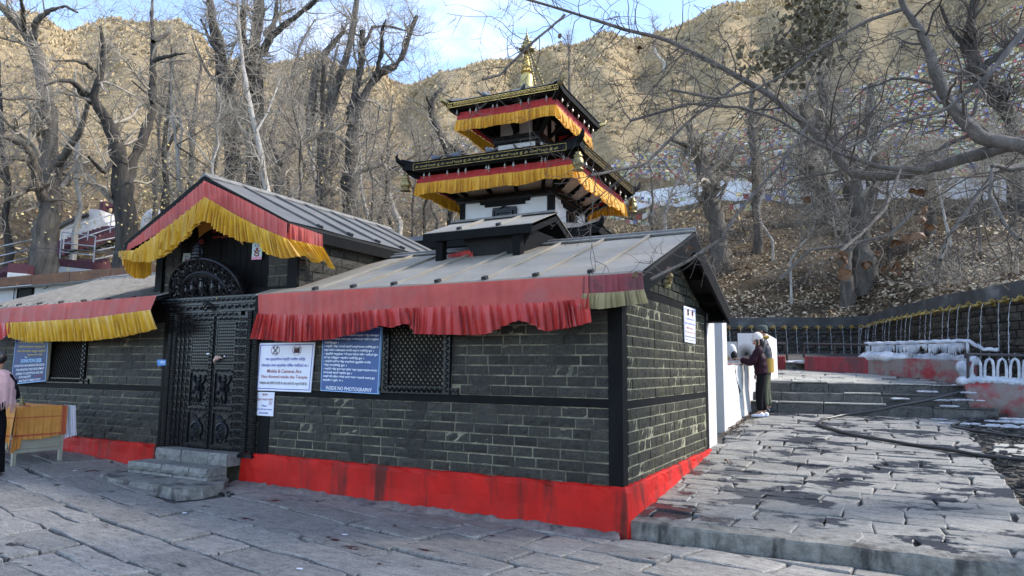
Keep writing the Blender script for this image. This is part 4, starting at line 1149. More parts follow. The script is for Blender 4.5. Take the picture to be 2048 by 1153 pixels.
# entrance steps
es = thing('entrance_steps', 'small flight of rough grey stone steps below the carved door', 'steps', (-5.95, -0.5, 0.05))
def step_blocks(x0, x1, y0, y1, z0, z1, lens, seed, two=False, side=True):
    g = np.random.default_rng(seed); rows = [(z0, z1)] if not two else [(z0, (z0+z1)/2-.008), ((z0+z1)/2, z1)]
    for za, zb in rows:
        x = x0
        while x < x1-1e-3:
            L = g.uniform(*lens); L = x1-x if x1-x-L < lens[0]*.5 else L
            b = MB(); n = 3; r = [g.uniform(-.018, .012) for _ in range(n+1)]; bt = g.uniform(.006, .02)
            vs = []
            for i in range(n+1):
                xx = x+.005+(L-.01)*i/n
                vs += [(xx, y0+r[i]+g.uniform(-.012, .012), za), (xx, y0+r[i]-.01, (za+zb)/2+g.uniform(-.015, .015)), (xx, y0+r[i], zb-bt), (xx, y0+r[i]+bt, zb+g.uniform(-.004, .004)), (xx, y1, zb+g.uniform(-.003, .003)), (xx, y1, za)]
            b.add(vs, [(i*6+j, (i+1)*6+j, (i+1)*6+j+1, i*6+j+1) for i in range(n) for j in range(5)]+[(5, 4, 3, 2, 1, 0), tuple(n*6+j for j in range(6))])
            b.build('step_block', M['step'], es); x += L
step_blocks(-6.72, -5.245, -0.25, 0.05, 0.30, 0.462, (0.35, 0.75), 1)
step_blocks(-6.80, -5.245, -0.56, -0.255, 0.10, 0.31, (0.22, 0.36), 2, two=True)
step_blocks(-5.243, -5.235, -0.50, -0.06, 0.1, 0.30, (0.1, .2), 3) if False else None
b = MB(); n = 14
ov = [(-7.05, -0.58), (-6.95, -0.86), (-6.5, -1.0), (-6.0, -1.02), (-5.5, -1.05), (-5.05, -1.10), (-4.92, -0.85), (-5.0, -0.5), (-5.18, -0.30), (-5.26, -0.2), (-6.6, -0.25)]
g = np.random.default_rng(5)
top = [(x+g.normal(0, .015), y+g.normal(0, .02), 0.165+g.normal(0, .006)) for x, y in ov]
foot = [(x+(x+6)*.03, y-.03, gz(x)-.03) for x, y in ov]
b.add(top+foot, [tuple(range(11))]+[(i, 11+i, 11+(i+1) % 11, (i+1) % 11) for i in range(11)]); b.build('cement_apron', M['concrete'], es)

# ================================================================== RAISED SMOKE VENT ON THE RIDGE
vt = thing('roof_vent', 'small raised gable roof on two black posts straddling the ridge of the right wing', 'roof vent', (-2.5, 1.7, 3.1))
VX0, VX1, VY0, VYR, VYB, VZE, VZR = -3.28, -1.595, 1.2, 1.93, 2.6, 3.445, 3.725
b = MB(); vs_ = (VZR-VZE)/(VYR-VY0)
b.prism([(VX0, VY0, VZE-.01), (VX1, VY0, VZE-.01), (VX1, VYR, VZR-.01), (VX0, VYR, VZR-.01)], (0, 0, -.03))
b.prism([(VX0, VYR, VZR-.01), (VX1, VYR, VZR-.01), (VX1, VYB, VZE-.01), (VX0, VYB, VZE-.01)], (0, 0, -.03))
vr = b.build('roof', M['soot'], vt)
for a, c in ((VX0, -2.72), (-2.715, -2.11), (-2.105, VX1)):
    m = MB(); m.prism([(a, VY0-.02, VZE-.006), (c, VY0-.02, VZE-.006), (c, VYR, VZR-.003), (a, VYR, VZR-.003)], (0, 0, .008)); m.build('roof_sheet', M['roof'], vr)
    m = MB(); m.prism([(a, VYR+.01, VZR-.003), (c, VYR+.01, VZR-.003), (c, VYB, VZE-.006), (a, VYB, VZE-.006)], (0, 0, .008)); m.build('roof_sheet', M['roof'], vr)
for x in (-2.717, -2.107):
    m = MB(); m.bar((x, VY0+.05, VZE+.05*vs_+.02), (x, VYR-.05, VZR+.0), .04, .03, (0, -vs_, 1)); m.build('seam', M['roof'], vr)
    m = MB(); m.bar((x, VY0, VZE+.022), (x, VY0+.05, VZE+.045), .055, .045); m.build('clip', M['clip'], vr)
m = MB(); m.box(VX0, VX1+.01, VYR-.06, VYR+.06, VZR+.006, VZR+.035); m.build('ridge_cap', M['ridge'], vr)
m = MB(); m.box(VX0+.003, VX1-.003, VY0-.03, VY0+.005, VZE-.125, VZE-.012); m.build('fascia_board', M['wood'], vt)
for y0, y1 in ((VY0-.02, VYR), (VYB, VYR)):
    m = MB(); P = [(VX1-.04, y0, VZE-.125), (VX1-.04, y1, VZR-.12), (VX1-.04, y1, VZR-.012), (VX1-.04, y0, VZE-.012)]; m.prism(P, (.04, 0, 0)); m.build('verge_board', M['wood'], vt)
for x in (-3.03, -1.83):
    m = MB(); m.box(x-.055, x+.055, VY0+.01, VY0+.12, 3.0, VZE-.03); m.build('post', M['wood'], vt)
m = MB(); m.prism([(-2.75, 1.33, 3.40), (-1.66, 1.33, 3.40), (-1.9, 1.4, 3.05), (-2.55, 1.4, 3.05)], (0, 0.9, 0)); m.build('hopper', M['soot'], vt)
b = MB(); drape('red_cloth_scrap', [at(895, 510, y=1.5), at(925, 503, y=1.45), at(945, 500, y=1.4)], [at(900, 518, y=1.5), at(935, 517, y=1.4), at(950, 516, y=1.35)], M['cloth_red'], None, 14, 4, amp=.02, pleats=4, seed=3)
tag(bpy.data.objects['red_cloth_scrap'], 'scrap of red cloth caught under the raised roof vent', 'cloth')

# ================================================================== PAGODA
PX, PY_, PTH = -5.15, 8.0, 0.0525
pg = thing('pagoda', 'white walled pagoda tower with tiered black roofs, gilded fascias and golden spire', 'pagoda', (0, 0, 0))
pc, ps = math.cos(PTH), math.sin(PTH)
def TW(a, b_, z): return V3(PX+a*pc-b_*ps, PY_+a*ps+b_*pc, z)
class PB(MB):
    """geometry given in the pagoda's own axes"""
    def build(s, name, mats, parent=None, smooth=False, label=None):
        s.v = [tuple(TW(*q)) for q in s.v]
        return MB.build(s, name, mats, parent, smooth, label)
pg.location = (PX, PY_, 0.0)
def tier(half, zb, zt, inner, zin, board, under, curl, gilt=None, pattern=None):
    """one roof: four sheets with upswept corners, fascia boards, soffit"""
    n = 14; m = PB()
    lift = lambda t: curl*max(0, abs(t)-0.78)**2/(0.22**2)
    for sd in range(4):
        R = lambda a, b_: [(a, b_), (-b_, a), (-a, -b_), (b_, -a)][sd]
        vs = []
        for i in range(n+1):
            t = -1+2*i/n
            for j in range(4):
                k = j/3; h = half*(1-k)+inner*k
                a, b_ = R(t*h, -h); vs.append((a, b_, (zt+0.02+lift(t)*(1-k)**2)*(1-k)+zin*k-0.10*k*(1-k)))
        m.add(vs, [(i*4+j, (i+1)*4+j, (i+1)*4+j+1, i*4+j+1) for i in range(n) for j in range(3)])
    roof = m.build('roof', M['roof_dark'], pg, smooth=False)
    for sd in range(4):
        R = lambda a, b_: [(a, b_), (-b_, a), (-a, -b_), (b_, -a)][sd]
        m = PB(); vs = []
        for i in range(n+1):
            t = -1+2*i/n; l = lift(t)
            for (h, z) in ((half-0.05, zb+l*.7), (half, zb+l*.7), (half, zt+l), (half-0.05, zt+l)):
                a, b_ = R(t*h, -h); vs.append((a, b_, z))
        m.add(vs, [(i*4+j, i*4+(j+1) % 4, (i+1)*4+(j+1) % 4, (i+1)*4+j) for i in range(n) for j in range(4)])
        m.build('fascia_board', M['wood'], roof)
        m = PB()
        for za, zb2, ins in ((zt+0.002, zt+0.018, -0.02), (zb-0.03, zb-0.004, 0.05)):
            vs = []
            for i in range(n+1):
                t = -1+2*i/n; l = lift(t)
                for (h, z) in ((half-ins-.05, za+l), (half-ins, za+l), (half-ins, zb2+l), (half-ins-.05, zb2+l)):
                    a, b_ = R(t*h, -h); vs.append((a, b_, z))
            m.add(vs, [(i*4+j, i*4+(j+1) % 4, (i+1)*4+(j+1) % 4, (i+1)*4+j) for i in range(n) for j in range(4)])
        m.build('eave_moulding', M['wood'], roof)
        if curl:                                       # pointed horn at each corner
            m = PB(); a, b_ = R(half, -half); q = V3(a, b_, 0)/half
            pth = [V3(a, b_, zt-.02)-q*.12, V3(a, b_, zt+.03), V3(a, b_, zt+curl*.75)+q*.07, V3(a, b_, zt+curl*1.5)+q*.10, V3(a, b_, zt+curl*2.2)+q*.075]
            m.tube(pth, [.07, .065, .055, .035, .008], 7); m.build('corner_horn', M['wood'] if gilt != 'all' else M['brass'], roof)
    m = PB(); vs = []
    for h, z in ((half-.06, zb+.02), (under, zb+0.02+(half-under)*0.12)):
        vs += [(-h, -h, z), (h, -h, z), (h, h, z), (-h, h, z)]
    m.add(vs, [(i, (i+1) % 4, 4+(i+1) % 4, 4+i) for i in range(4)]); m.build('soffit', M['wood'], pg)
    # gilding on the fascia
    if pattern == 'rings':
        for sd in (0, 3):
            m = PB(); R = lambda a, b_: [(a, b_), (-b_, a), (-a, -b_), (b_, -a)][sd]; zc = (zb+zt)/2; n2 = 30; w = half*1.72; zc += 0
            def pt(x, z): a, b_ = R(x, -half-.006); return (a, b_, z)
            for k in range(n2):
                x = -w/2+w*(k+.5)/n2; r = .030
                m.tube([pt(x+r*math.cos(q*.785), zc+r*math.sin(q*.785)) for q in range(8)], .0075, 4, closed=True)
                m.ball(pt(x, zc), .012, 5, 4)
                m.tube([pt(x+r, zc+.02), pt(x+r+.016, zc), pt(x+r, zc-.02)], .006, 4)
            for zz in (zb+.012, zt-.012): m.tube([pt(-half*.97, zz), pt(half*.97, zz)], .008, 4)
            for q in (-1, 1):
                for k in range(3): m.tube([pt(q*(w/2+.03+k*.045), zc-.03), pt(q*(w/2+.055+k*.045), zc+.03), pt(q*(w/2+.07+k*.045), zc-.02)], .008, 4)
            m.build('gilt_scroll_band', M['gold'], roof)
    if pattern == 'text':
        g = np.random.default_rng(5)
        for sd in (0, 1, 3):
            m = PB(); R = lambda a, b_: [(a, b_), (-b_, a), (-a, -b_), (b_, -a)][sd]
            def pt(x, z): a, b_ = R(x, -half-.004); return V3(a, b_, z)
            r_, o_ = pt(1, 0)-pt(0, 0), pt(-half*.84, zb+.045)
            put_text(m, 'ॐ मणि पद्मे हूँ '*5+'ॐ', o_, r_, (0, 0, 1), half*1.62, 0.070, bold=0.0)
            for zz in (zb+.022, zt-.016): m.tube([pt(-half*.86, zz), pt(half*.86, zz)], .006, 4)
            for q in (-1, 1): m.tube([pt(q*half*.86, zb+.022), pt(q*half*.86, zt-.016)], .006, 4)
            m.build('gilt_lettering', M['spoutgold'], roof)
    return roof
# lowest body and roof (mostly hidden behind the wing)
b = PB(); b.box(-1.9, 1.9, -1.9, 1.9, 0.0, 4.3); b.build('base_wall', M['plaster_clean'], pg)
P3 = at(1213, 447, y=5.32); H3 = 2.72; Z3 = float(P3[2])
tier(H3, Z3-0.19, Z3-0.03, 1.16, Z3+0.55, M['wood'], 1.9, 0.10)
# middle body
b = PB(); b.box(-1.15, 1.15, -1.15, 1.15, 4.3, 5.95); b.build('white_wall', M['plaster_clean'], pg)
for sx in (-1, 1):
    for sy in (-1, 1):
        m = PB(); m.box(*sorted((sx*1.17, sx*1.03)), *sorted((sy*1.17, sy*1.03)), 4.3, 5.385); m.build('corner_post', M['wood'], pg)
def dentil_band(h, z0, z1, n):
    m = PB(); k = (z1-z0)
    for f, o in ((0.0, 0.03), (0.35, 0.055), (0.7, 0.09)): m.box(-h-o, h+o, -h-o, h+o, z0+k*f+.001, z0+k*(f+.28))
    for sd in range(4):
        R = lambda a, b_: [(a, b_), (-b_, a), (-a, -b_), (b_, -a)][sd]
        for i in range(n):
            a, b_ = R(-h+2*h*(i+.5)/n, -h-.075); m.box(a-.018, a+.018, b_-.018, b_+.018, z0+k*.36, z0+k*.66)
    return m.build('dentil_cornice', M['carved'], pg)
dentil_band(1.18, 5.385, 5.53, 32)
for sd in range(4):
    R = lambda a, b_: [(a, b_), (-b_, a), (-a, -b_), (b_, -a)][sd]
    def bx(m, a0, a1, d0_, d1, z0, z1):
        p, q_ = R(a0, -d1), R(a1, -d0_)
        m.box(min(p[0], q_[0]), max(p[0], q_[0]), min(p[1], q_[1]), max(p[1], q_[1]), z0, z1)
    m = PB(); bx(m, -.29, .29, 1.14, 1.19, 4.45, 5.22); win = m.build('window', M['carved'], pg)
    m = PB()
    for w, t, d in ((.25, .05, 1.215), (.17, .04, 1.235)):
        bx(m, -w-t, -w, 1.15, d, 4.45, 5.18 if w > .2 else 5.12); bx(m, w, w+t, 1.15, d, 4.45, 5.18 if w > .2 else 5.12); bx(m, -w+.001, w-.001, 1.15, d, (5.18 if w > .2 else 5.12)-t, 5.18 if w > .2 else 5.12)
    for q in (-1, 1):
        for k in range(11): bx(m, q*.27-.02, q*.27+.02, 1.2, 1.225, 4.5+.06*k, 4.53+.06*k)
    m.build('window_frame', M['carved'], win)
    m = PB(); bx(m, -.10, .10, 1.15, 1.195, 4.5, 5.04); m.build('shutter', M['wood'], win)
    m = PB(); bx(m, -.50, .50, 1.15, 1.20, 5.255, 5.315); bx(m, -.62, .62, 1.15, 1.205, 5.32, 5.384); m.build('stepped_lintel', M['wood'], pg)
    m = PB(); a, b_ = R(0, -1.215); m.tube([(R(q*.11, -1.215)[0], R(q*.11, -1.215)[1], 5.18+.06*(1-abs(q))) for q in (-1, -.5, 0, .5, 1)], .022, 5); m.build('window_crest', M['carved'], win)
    # struts and pale soffit panels under the second roof
    for a in (-0.95, -0.32, 0.32, 0.95):
        m = PB(); p0, p1 = R(a, -1.22), R(a*1.35, -1.86); m.bar((p0[0], p0[1], 5.54), (p1[0], p1[1], 6.0), .075, .06)
        for k in range(4): q = .2+.2*k; m.ball((p0[0]+(p1[0]-p0[0])*q, p0[1]+(p1[1]-p0[1])*q, 5.54+.46*q-.03), .045, 6, 4)
        m.build('roof_strut', M['wood'], pg)
    m = PB(); vs = [(*R(-1.12, -1.17), 5.56), (*R(1.12, -1.17), 5.56), (*R(1.5, -1.72), 5.90), (*R(-1.5, -1.72), 5.90)]; m.add(vs, [(0, 1, 2, 3)]); m.build('soffit_panel', M['plaster_pink'], pg)
for a, b_ in ((1, -1), (1, 1), (-1, -1), (-1, 1)):
    m = PB(); m.bar((a*1.2, b_*1.2, 5.5), (a*2.02, b_*2.02, 6.03), .10, .08); m.build('corner_strut', M['wood'], pg)
tier(2.142, 6.004, 6.187, 0.60, 6.28, M['wood'], 1.25, 0.11, pattern='text')
# upper body
b = PB(); b.box(-.57, .57, -.57, .57, 6.35, 7.66); b.build('white_wall', M['plaster_clean'], pg)
for sx in (-1, 1):
    for sy in (-1, 1):
        m = PB(); m.box(*sorted((sx*.585, sx*.49)), *sorted((sy*.585, sy*.49)), 6.35, 6.945); m.build('corner_post', M['wood'], pg)
m = PB(); m.box(-.583, .583, -.583, .583, 6.89, 6.945); m.build('beam', M['wood'], pg)
dentil_band(0.56, 6.948, 7.09, 20)
for sd in range(4):
    R = lambda a, b_: [(a, b_), (-b_, a), (-a, -b_), (b_, -a)][sd]
    for a in (-.5, 0.0, .5):
        m = PB(); p = R(a, -.58); w = .075; m.box(p[0]-w, p[0]+w, p[1]-.03, p[1]+.03, 7.09, 7.6); m.build('pillar', M['wood'], pg)
        m = PB(); p0, p1 = R(a, -.62), R(a*1.9, -1.19); m.bar((p0[0], p0[1], 7.12), (p1[0], p1[1], 7.64), .07, .06); m.build('roof_strut', M['wood'], pg)
for a, b_ in ((1, -1), (1, 1), (-1, -1), (-1, 1)):
    m = PB(); m.bar((a*.6, b_*.6, 7.08), (a*1.36, b_*1.36, 7.67), .08, .07); m.build('corner_strut', M['wood'], pg)
tier(1.440, 7.654, 7.782, 0.12, 8.46, M['wood'], .62, 0.09, gilt='all', pattern='rings')
# spire
ct = TW(0, 0, 0)
m = MB(); m.lathe([(.30, 8.20), (.30, 8.30), (.24, 8.34), (.175, 8.42), (.165, 8.52), (.165, 8.70), (.155, 8.78), (.13, 8.82), (.06, 8.825)], 20, (ct[0], ct[1], 0)); sp = m.build('spire_bell', M['gold_pale'], pg, smooth=True)
m = MB(); m.lathe([(.06, 8.82), (.10, 8.83), (.07, 8.85), (.12, 8.87), (.14, 8.90), (.12, 8.93), (.08, 8.945), (.075, 8.96), (.115, 9.0), (.125, 9.04), (.115, 9.08), (.07, 9.12), (.085, 9.14), (.085, 9.16), (.055, 9.175), (.075, 9.20), (.07, 9.23), (.035, 9.26), (.05, 9.29), (.055, 9.32), (.045, 9.35), (.015, 9.39), (.006, 9.45)], 16, (ct[0], ct[1], 0))
for k in range(12): m.ball((ct[0]+.135*math.cos(k*.5236), ct[1]+.135*math.sin(k*.5236), 8.90), .03, 6, 4)
m.build('spire_finial', M['gold'], pg, smooth=True)
m = MB(); m.lathe([(.02, 9.40), (.17, 9.43), (.20, 9.47), (.17, 9.49), (.12, 9.54), (.145, 9.56), (.115, 9.60), (.09, 9.64), (.11, 9.66), (.08, 9.71), (.055, 9.75), (.07, 9.77), (.04, 9.82), (.02, 9.86), (.012, 9.95), (.004, 10.05)], 14, (ct[0], ct[1], 0))
for k in range(8): a = k*.785; m.tube([(ct[0]+.19*math.cos(a), ct[1]+.19*math.sin(a), 9.47), (ct[0]+.24*math.cos(a), ct[1]+.24*math.sin(a), 9.46), (ct[0]+.26*math.cos(a), ct[1]+.26*math.sin(a), 9.52)], .012, 5)
m.build('spire_parasol', M['brass'], pg, smooth=True)
for a, b_ in ((-1, -1), (1, -1), (1, 1), (-1, 1)):
    q = TW(a*.42, b_*.42, 8.30); t = V3(ct[0]+a*.05, ct[1]+b_*.05, 9.46)
    m = MB(); m.bar(q, t, .055, .018, (a, b_, 0.3))
    for k in range(14):
        p = q+(t-q)*(k+.5)/14; m.ball(p+V3(a*.012, b_*.012, .004), (.022, .022, .028), 6, 4)
    m.build('spire_stay', M['brass'], pg)

# bells under the eaves, brass jars at the corners, pigeons
def bell_mesh():
    m = MB()
    m.tube([(0, 0, 0), (.002, 0, -.03), (0, 0, -.06)], .006, 4)
    m.lathe([(.004, -.055), (.016, -.06), (.021, -.075), (.025, -.11), (.036, -.13), (.034, -.134), (.01, -.12)], 8)
    m.tube([(0, 0, -.12), (0, 0, -.155)], .004, 4); m.obox((0, 0, -.17), (.012, 0, 0), (0, .002, 0), (0, 0, .02))
    return m.mesh('bell', M['bell'], True)
BM = bell_mesh()
def hang_bells(half, z, spots, grp, lab, sc):
    for sd, t in spots:
        a, b_ = [(t*half, -half), (half, t*half), (-half, -t*half)][sd]
        p = TW(a, b_, z); o = link('bell', BM, None, p, random.uniform(0, 3), (sc*random.uniform(.85, 1.15),)*3); tag(o, lab, 'bell', grp)
hang_bells(2.03, 6.0, [(0, t) for t in (-.80, -.73, -.50, -.36, -.27, -.02, .01, .20, .30, .44, .62, .66, .86)]+[(1, t) for t in (-.72, -.5, -.28, -.05, .12, .34, .55, .78)], 'small wind bells under the lower pagoda eave', 'small weathered bell hanging under the lettered eave of the pagoda', .92)
hang_bells(1.35, 7.645, [(0, t) for t in (-.88, -.62, -.5, -.18, -.10, .34, .48, .80)]+[(1, t) for t in (-.8, -.55, -.3, 0, .3, .55, .8)], 'small wind bells under the top pagoda eave', 'small weathered bell hanging under the topmost gilded eave of the pagoda', .85)
def jar_mesh():
    m = MB(); m.tube([(0, 0, .10), (0, 0, -.01)], .008, 4)
    m.lathe([(.02, 0), (.05, -.01), (.065, -.03), (.05, -.05), (.085, -.07), (.095, -.10), (.085, -.125), (.075, -.135), (.105, -.17), (.118, -.21), (.122, -.26), (.108, -.30), (.082, -.34), (.085, -.355), (.115, -.375), (.125, -.395), (.03, -.40)], 14)
    return m.mesh('brass_jar', M['brass'], True)
JM = jar_mesh()
for (a, b_), lb in (((1, -1), 'ribbed brass jar hanging from the near corner of the lettered pagoda eave'), ((-1, -1), 'ribbed brass jar hanging from the left corner of the lettered pagoda eave'), ((1, 1), 'ribbed brass jar hanging from the far right corner of the lettered pagoda eave')):
    o = link('brass_jar', JM, None, TW(a*2.08, b_*2.08, 5.98)); tag(o, lb, 'jar', 'brass jars at the corners of the pagoda eave')
def pigeon_mesh():
    m = MB(); m.ball((0, 0, .07), (.115, .06, .06), 10, 7); m.ball((.10, 0, .135), (.038, .032, .036), 8, 6); m.tube([(.07, 0, .09), (.10, 0, .13)], [.045, .028], 7)
    m.obox((-.16, 0, .055), (.07, 0, -.02), (0, .03, 0), (0, 0, .006)); m.tube([(.135, 0, .133), (.155, 0, .126)], [.008, .003], 4)
    for s in (-1, 1): m.tube([(.01, s*.02, .02), (.015, s*.022, -.01)], .006, 4)
    return m.mesh('pigeon', M['pigeon'], True)
PGM = pigeon_mesh()
for p, rz_, lb in ((TW(-.55, -1.15, 7.90), 1.2, 'grey pigeon on the top roof left of the golden spire bell'), (TW(.40, -1.1, 7.92), 2.2, 'grey pigeon on the top roof right of the golden spire bell'),
                   (TW(-.85, -1.98, 6.235), .4, 'grey pigeon standing upright on the lettered eave left of the upper white wall'), (TW(.02, -2.0, 6.225), 2.9, 'grey pigeon on the lettered eave in front of the upper white wall'),
                   (TW(-1.36, -2.0, 6.225), 3.0, 'grey pigeon on the lettered eave near its left end'), (TW(.62, -1.85, 6.25), 1.7, 'grey pigeon on the lettered eave by the right post of the upper wall'), (TW(1.75, -2.5, Z3+.03), 2.0, 'grey pigeon on the lowest pagoda roof by its upturned corner')):
    o = link('pigeon', PGM, None, p, rz_, (1.0,)*3); tag(o, lb, 'bird', 'pigeons on the pagoda roofs')

# cloth round the pagoda eaves
def pagoda_cloth(half, z0, z1, z2, lab, amp, pl, seed):
    t = thing('eave_valance', lab, 'valance', TW(0, 0, z0))
    for sd in range(4):
        R = lambda a, b_: [(a, b_), (-b_, a), (-a, -b_), (b_, -a)][sd]
        n = 12; g = np.random.default_rng(seed+sd)
        L = lambda z, dz, e: [TW(*R(half*(-1+2*i/n)*(1+e), -half*(1+e)), z+dz*g.uniform(-1, 1)-0.02*math.sin(math.pi*i/n)) for i in range(n+1)]
        a, b_ = R(0, -1); nn = TW(a, b_, 0)-TW(0, 0, 0)
        T, S_, B_ = L(z0, .004, 0), L(z1, .010, .004), [q+V3(0, 0, .05*max(0, math.sin((i-8)*.8)) if i > 8 else .02*math.sin(i*1.3)) for i, q in enumerate(L(z2, .03, .012))]
        drape('cloth_band', T, S_, M['cloth_deep'], t, 110, 3, nn, amp*.3, pl//2, seed*3+sd, .5, .002, .2)
        S2 = [q+nn*.012 for q in S_]
        drape('ruffle', S2, B_, M['cloth_orange'], t, 260, 7, nn, amp, pl, seed*5+sd, .22, .016, .7)
pagoda_cloth(1.885, 5.95, 5.79, 5.50, 'deep red and orange gathered cloth hung round the lower pagoda eave', .045, 46, 11)
pagoda_cloth(1.235, 7.60, 7.415, 7.135, 'deep red and orange gathered cloth hung round the top pagoda eave', .040, 32, 23)

# ================================================================== CLOTH ON THE FRONT BUILDINGS
px = lambda L, **k: [at(a, b_, **k) for a, b_ in L]
Yc = -0.285
vl = thing('eave_valance', 'long bright red satin valance under the right eave with uneven gathered hem', 'valance', (-2.5, Yc, 2.4))
T = px([(517, 589), (620, 583), (740, 577), (960, 564), (1176, 551)], y=Yc)
S_ = px([(519, 628), (600, 631), (690, 628), (760, 619), (850, 615), (1000, 610), (1100, 605), (1178, 597)], y=Yc-.02)
B_ = px([(511, 678), (545, 681), (582, 684), (625, 681), (660, 679), (702, 669), (740, 660), (765, 652), (786, 657), (800, 650), (814, 647), (824, 660), (832, 669), (900, 670), (972, 669), (1000, 655), (1040, 641), (1062, 648), (1088, 663), (1130, 657), (1184, 646)], y=Yc-.06)
drape('cloth_band', T, S_, M['cloth_pink'], vl, 160, 6, (0, -1, 0), .007, 26, 1, .4, 0, .2)
drape('ruffle', [q+V3(0, -.015, 0) for q in S_], B_, M['cloth_red'], vl, 620, 12, (0, -1, .1), .052, 52, 2, .2, .010, .75)
vb = thing('eave_valance', 'short faded maroon valance with beige frill at the right corner of the eave', 'valance', (0.1, Yc, 2.4))
T = px([(1168, 553), (1285, 545)], y=Yc+.004); S_ = px([(1166, 588), (1230, 585), (1289, 579)], y=Yc-.012); B_ = px([(1160, 617), (1200, 619), (1250, 612), (1297, 607)], y=Yc-.04)
drape('cloth_band', T, S_, M['cloth_maroon'], vb, 60, 5, (0, -1, 0), .010, 9, 5, .6, 0, .2)
drape('ruffle', [q+V3(0, -.012, 0) for q in S_], B_, M['cloth_beige'], vb, 120, 6, (0, -1, 0), .026, 14, 6, .3, .004, .5)
Yl = -0.335
v2 = thing('eave_valance', 'faded red valance with golden yellow ruffle under the left eave', 'valance', (-8.8, Yl, 2.4))
T = px([(-60, 624), (0, 618), (100, 609), (200, 601), (314, 591)], y=Yl); S_ = px([(-60, 650), (0, 646), (60, 644), (180, 637), (302, 621)], y=Yl-.02); B_ = px([(22, 676), (60, 684), (110, 683), (180, 682), (250, 673), (290, 664), (314, 657)], y=Yl-.06)
drape('cloth_band', T, S_, M['cloth_pink'], v2, 120, 5, (0, -1, 0), .008, 16, 9, .5, 0, .2)
drape('ruffle', [q+V3(0, -.015, 0) for q in px([(16, 646), (60, 644), (180, 637), (304, 620)], y=Yl-.02)], B_, M['cloth_yellow'], v2, 380, 10, (0, -1, .1), .042, 34, 10, .25, .010, .55)
drape('red_ruffle', [q+V3(0, -.01, 0) for q in px([(-60, 650), (20, 645)], y=Yl-.02)], px([(-60, 690), (0, 681), (22, 668)], y=Yl-.05), M['cloth_red'], v2, 90, 8, (0, -1, .1), .035, 8, 12, .25, .01, .5)
Yg = -0.36
vg = thing('gable_valance', 'red banded golden yellow cloth swagged along both rakes of the entrance gable', 'valance', (GX, Yg, 3.8))
drape('cloth_band', px([(409, 362), (340, 420), (258, 487)], y=Yg), px([(412, 396), (342, 451), (256, 502)], y=Yg-.02), M['cloth_pink'], vg, 110, 5, (0, -1, 0), .014, 22, 14, .5, 0, .2)
drape('cloth_band', px([(409, 362), (480, 396), (530, 422), (575, 446)], y=Yg), px([(412, 396), (480, 434), (523, 456), (575, 478)], y=Yg-.02), M['cloth_pink'], vg, 110, 5, (0, -1, 0), .012, 16, 15, .5, 0, .2)
drape('ruffle', [q+V3(0, -.015, 0) for q in px([(412, 395), (342, 450), (272, 501), (243, 503)], y=Yg-.02)], px([(406, 441), (390, 456), (376, 474), (352, 490), (327, 511), (303, 524), (263, 523), (244, 512)], y=Yg-.08), M['cloth_yellow'], vg, 300, 10, (0, -1, .1), .046, 24, 16, .25, .012, .6)
drape('ruffle', [q+V3(0, -.015, 0) for q in px([(412, 395), (480, 434), (523, 456), (578, 479)], y=Yg-.02)], px([(403, 440), (418, 444), (440, 464), (480, 482), (523, 487), (531, 508), (568, 517), (598, 512)], y=Yg-.08), M['cloth_yellow'], vg, 300, 10, (0, -1, .1), .044, 24, 17, .25, .012, .6)
XR = GX+GW+.012
drape('side_band', px([(575, 446), (643, 469)], x=XR), px([(575, 478), (642, 494)], x=XR+.015), M['cloth_pink'], vg, 80, 6, (1, 0, 0), .022, 14, 18, .4, 0, .4)
drape('side_ruffle', [q+V3(.012, 0, 0) for q in px([(577, 479), (642, 494)], x=XR+.015)], px([(597, 512), (608, 511), (632, 527), (650, 519), (663, 539)], x=XR+.07), M['cloth_yellow'], vg, 140, 9, (1, 0, .1), .038, 11, 19, .25, .01, .5)
XL = GX-GW-.03
drape('side_ruffle', px([(244, 503), (262, 513), (304, 522)], x=XL), px([(247, 530), (254, 547), (270, 557), (290, 558), (304, 548)], x=XL-.02), M['cloth_orange'], vg, 90, 7, (-1, 0, 0), .02, 8, 20, .4, .006, .3)

# ================================================================== SIGNS AND PAPERS
def board(name, label, cat, TL, TR, BR, BL, mat, thick=.012, border=None, rim=None, group=None):
    """flat sign through four corners; returns object, and a frame (origin bottom left, right, up, normal)"""
    TL, TR, BR, BL = (np.asarray(q, float) for q in (TL, TR, BR, BL)); nn = nrm(np.cross(TR-TL, TL-BL)); nn = -nn if nn[1] > 0 and abs(nn[1]) > abs(nn[0]) else nn
    if abs(nn[0]) > abs(nn[1]) and nn[0] < 0: nn = -nn
    m = MB(); m.prism([BL, BR, TR, TL], -nn*thick); o = m.build(name, mat)
    tag(o, label, cat, group)
    if rim: o.data.materials.append(rim); [setattr(p, 'material_index', 1) for p in o.data.polygons if abs(np.dot(p.normal, nn)) < .7]
    def pt(u, v, d=.002): return BL*(1-u)*(1-v)+BR*u*(1-v)+TL*(1-u)*v+TR*u*v+nn*d
    if border:
        m = MB(); w = border[1]; W = np.linalg.norm(BR-BL); Hh = np.linalg.norm(TL-BL); iu, iv = border[2]/W, border[2]/Hh; wu, wv = w/W, w/Hh
        for (u0, u1, v0, v1) in ((iu, 1-iu, iv, iv+wv), (iu, 1-iu, 1-iv-wv, 1-iv), (iu, iu+wu, iv+wv, 1-iv-wv), (1-iu-wu, 1-iu, iv+wv, 1-iv-wv)):
            m.add([pt(u0, v0), pt(u1, v0), pt(u1, v1), pt(u0, v1)], [(0, 1, 2, 3)])
        m.build('border', border[0], o)
    return o, pt
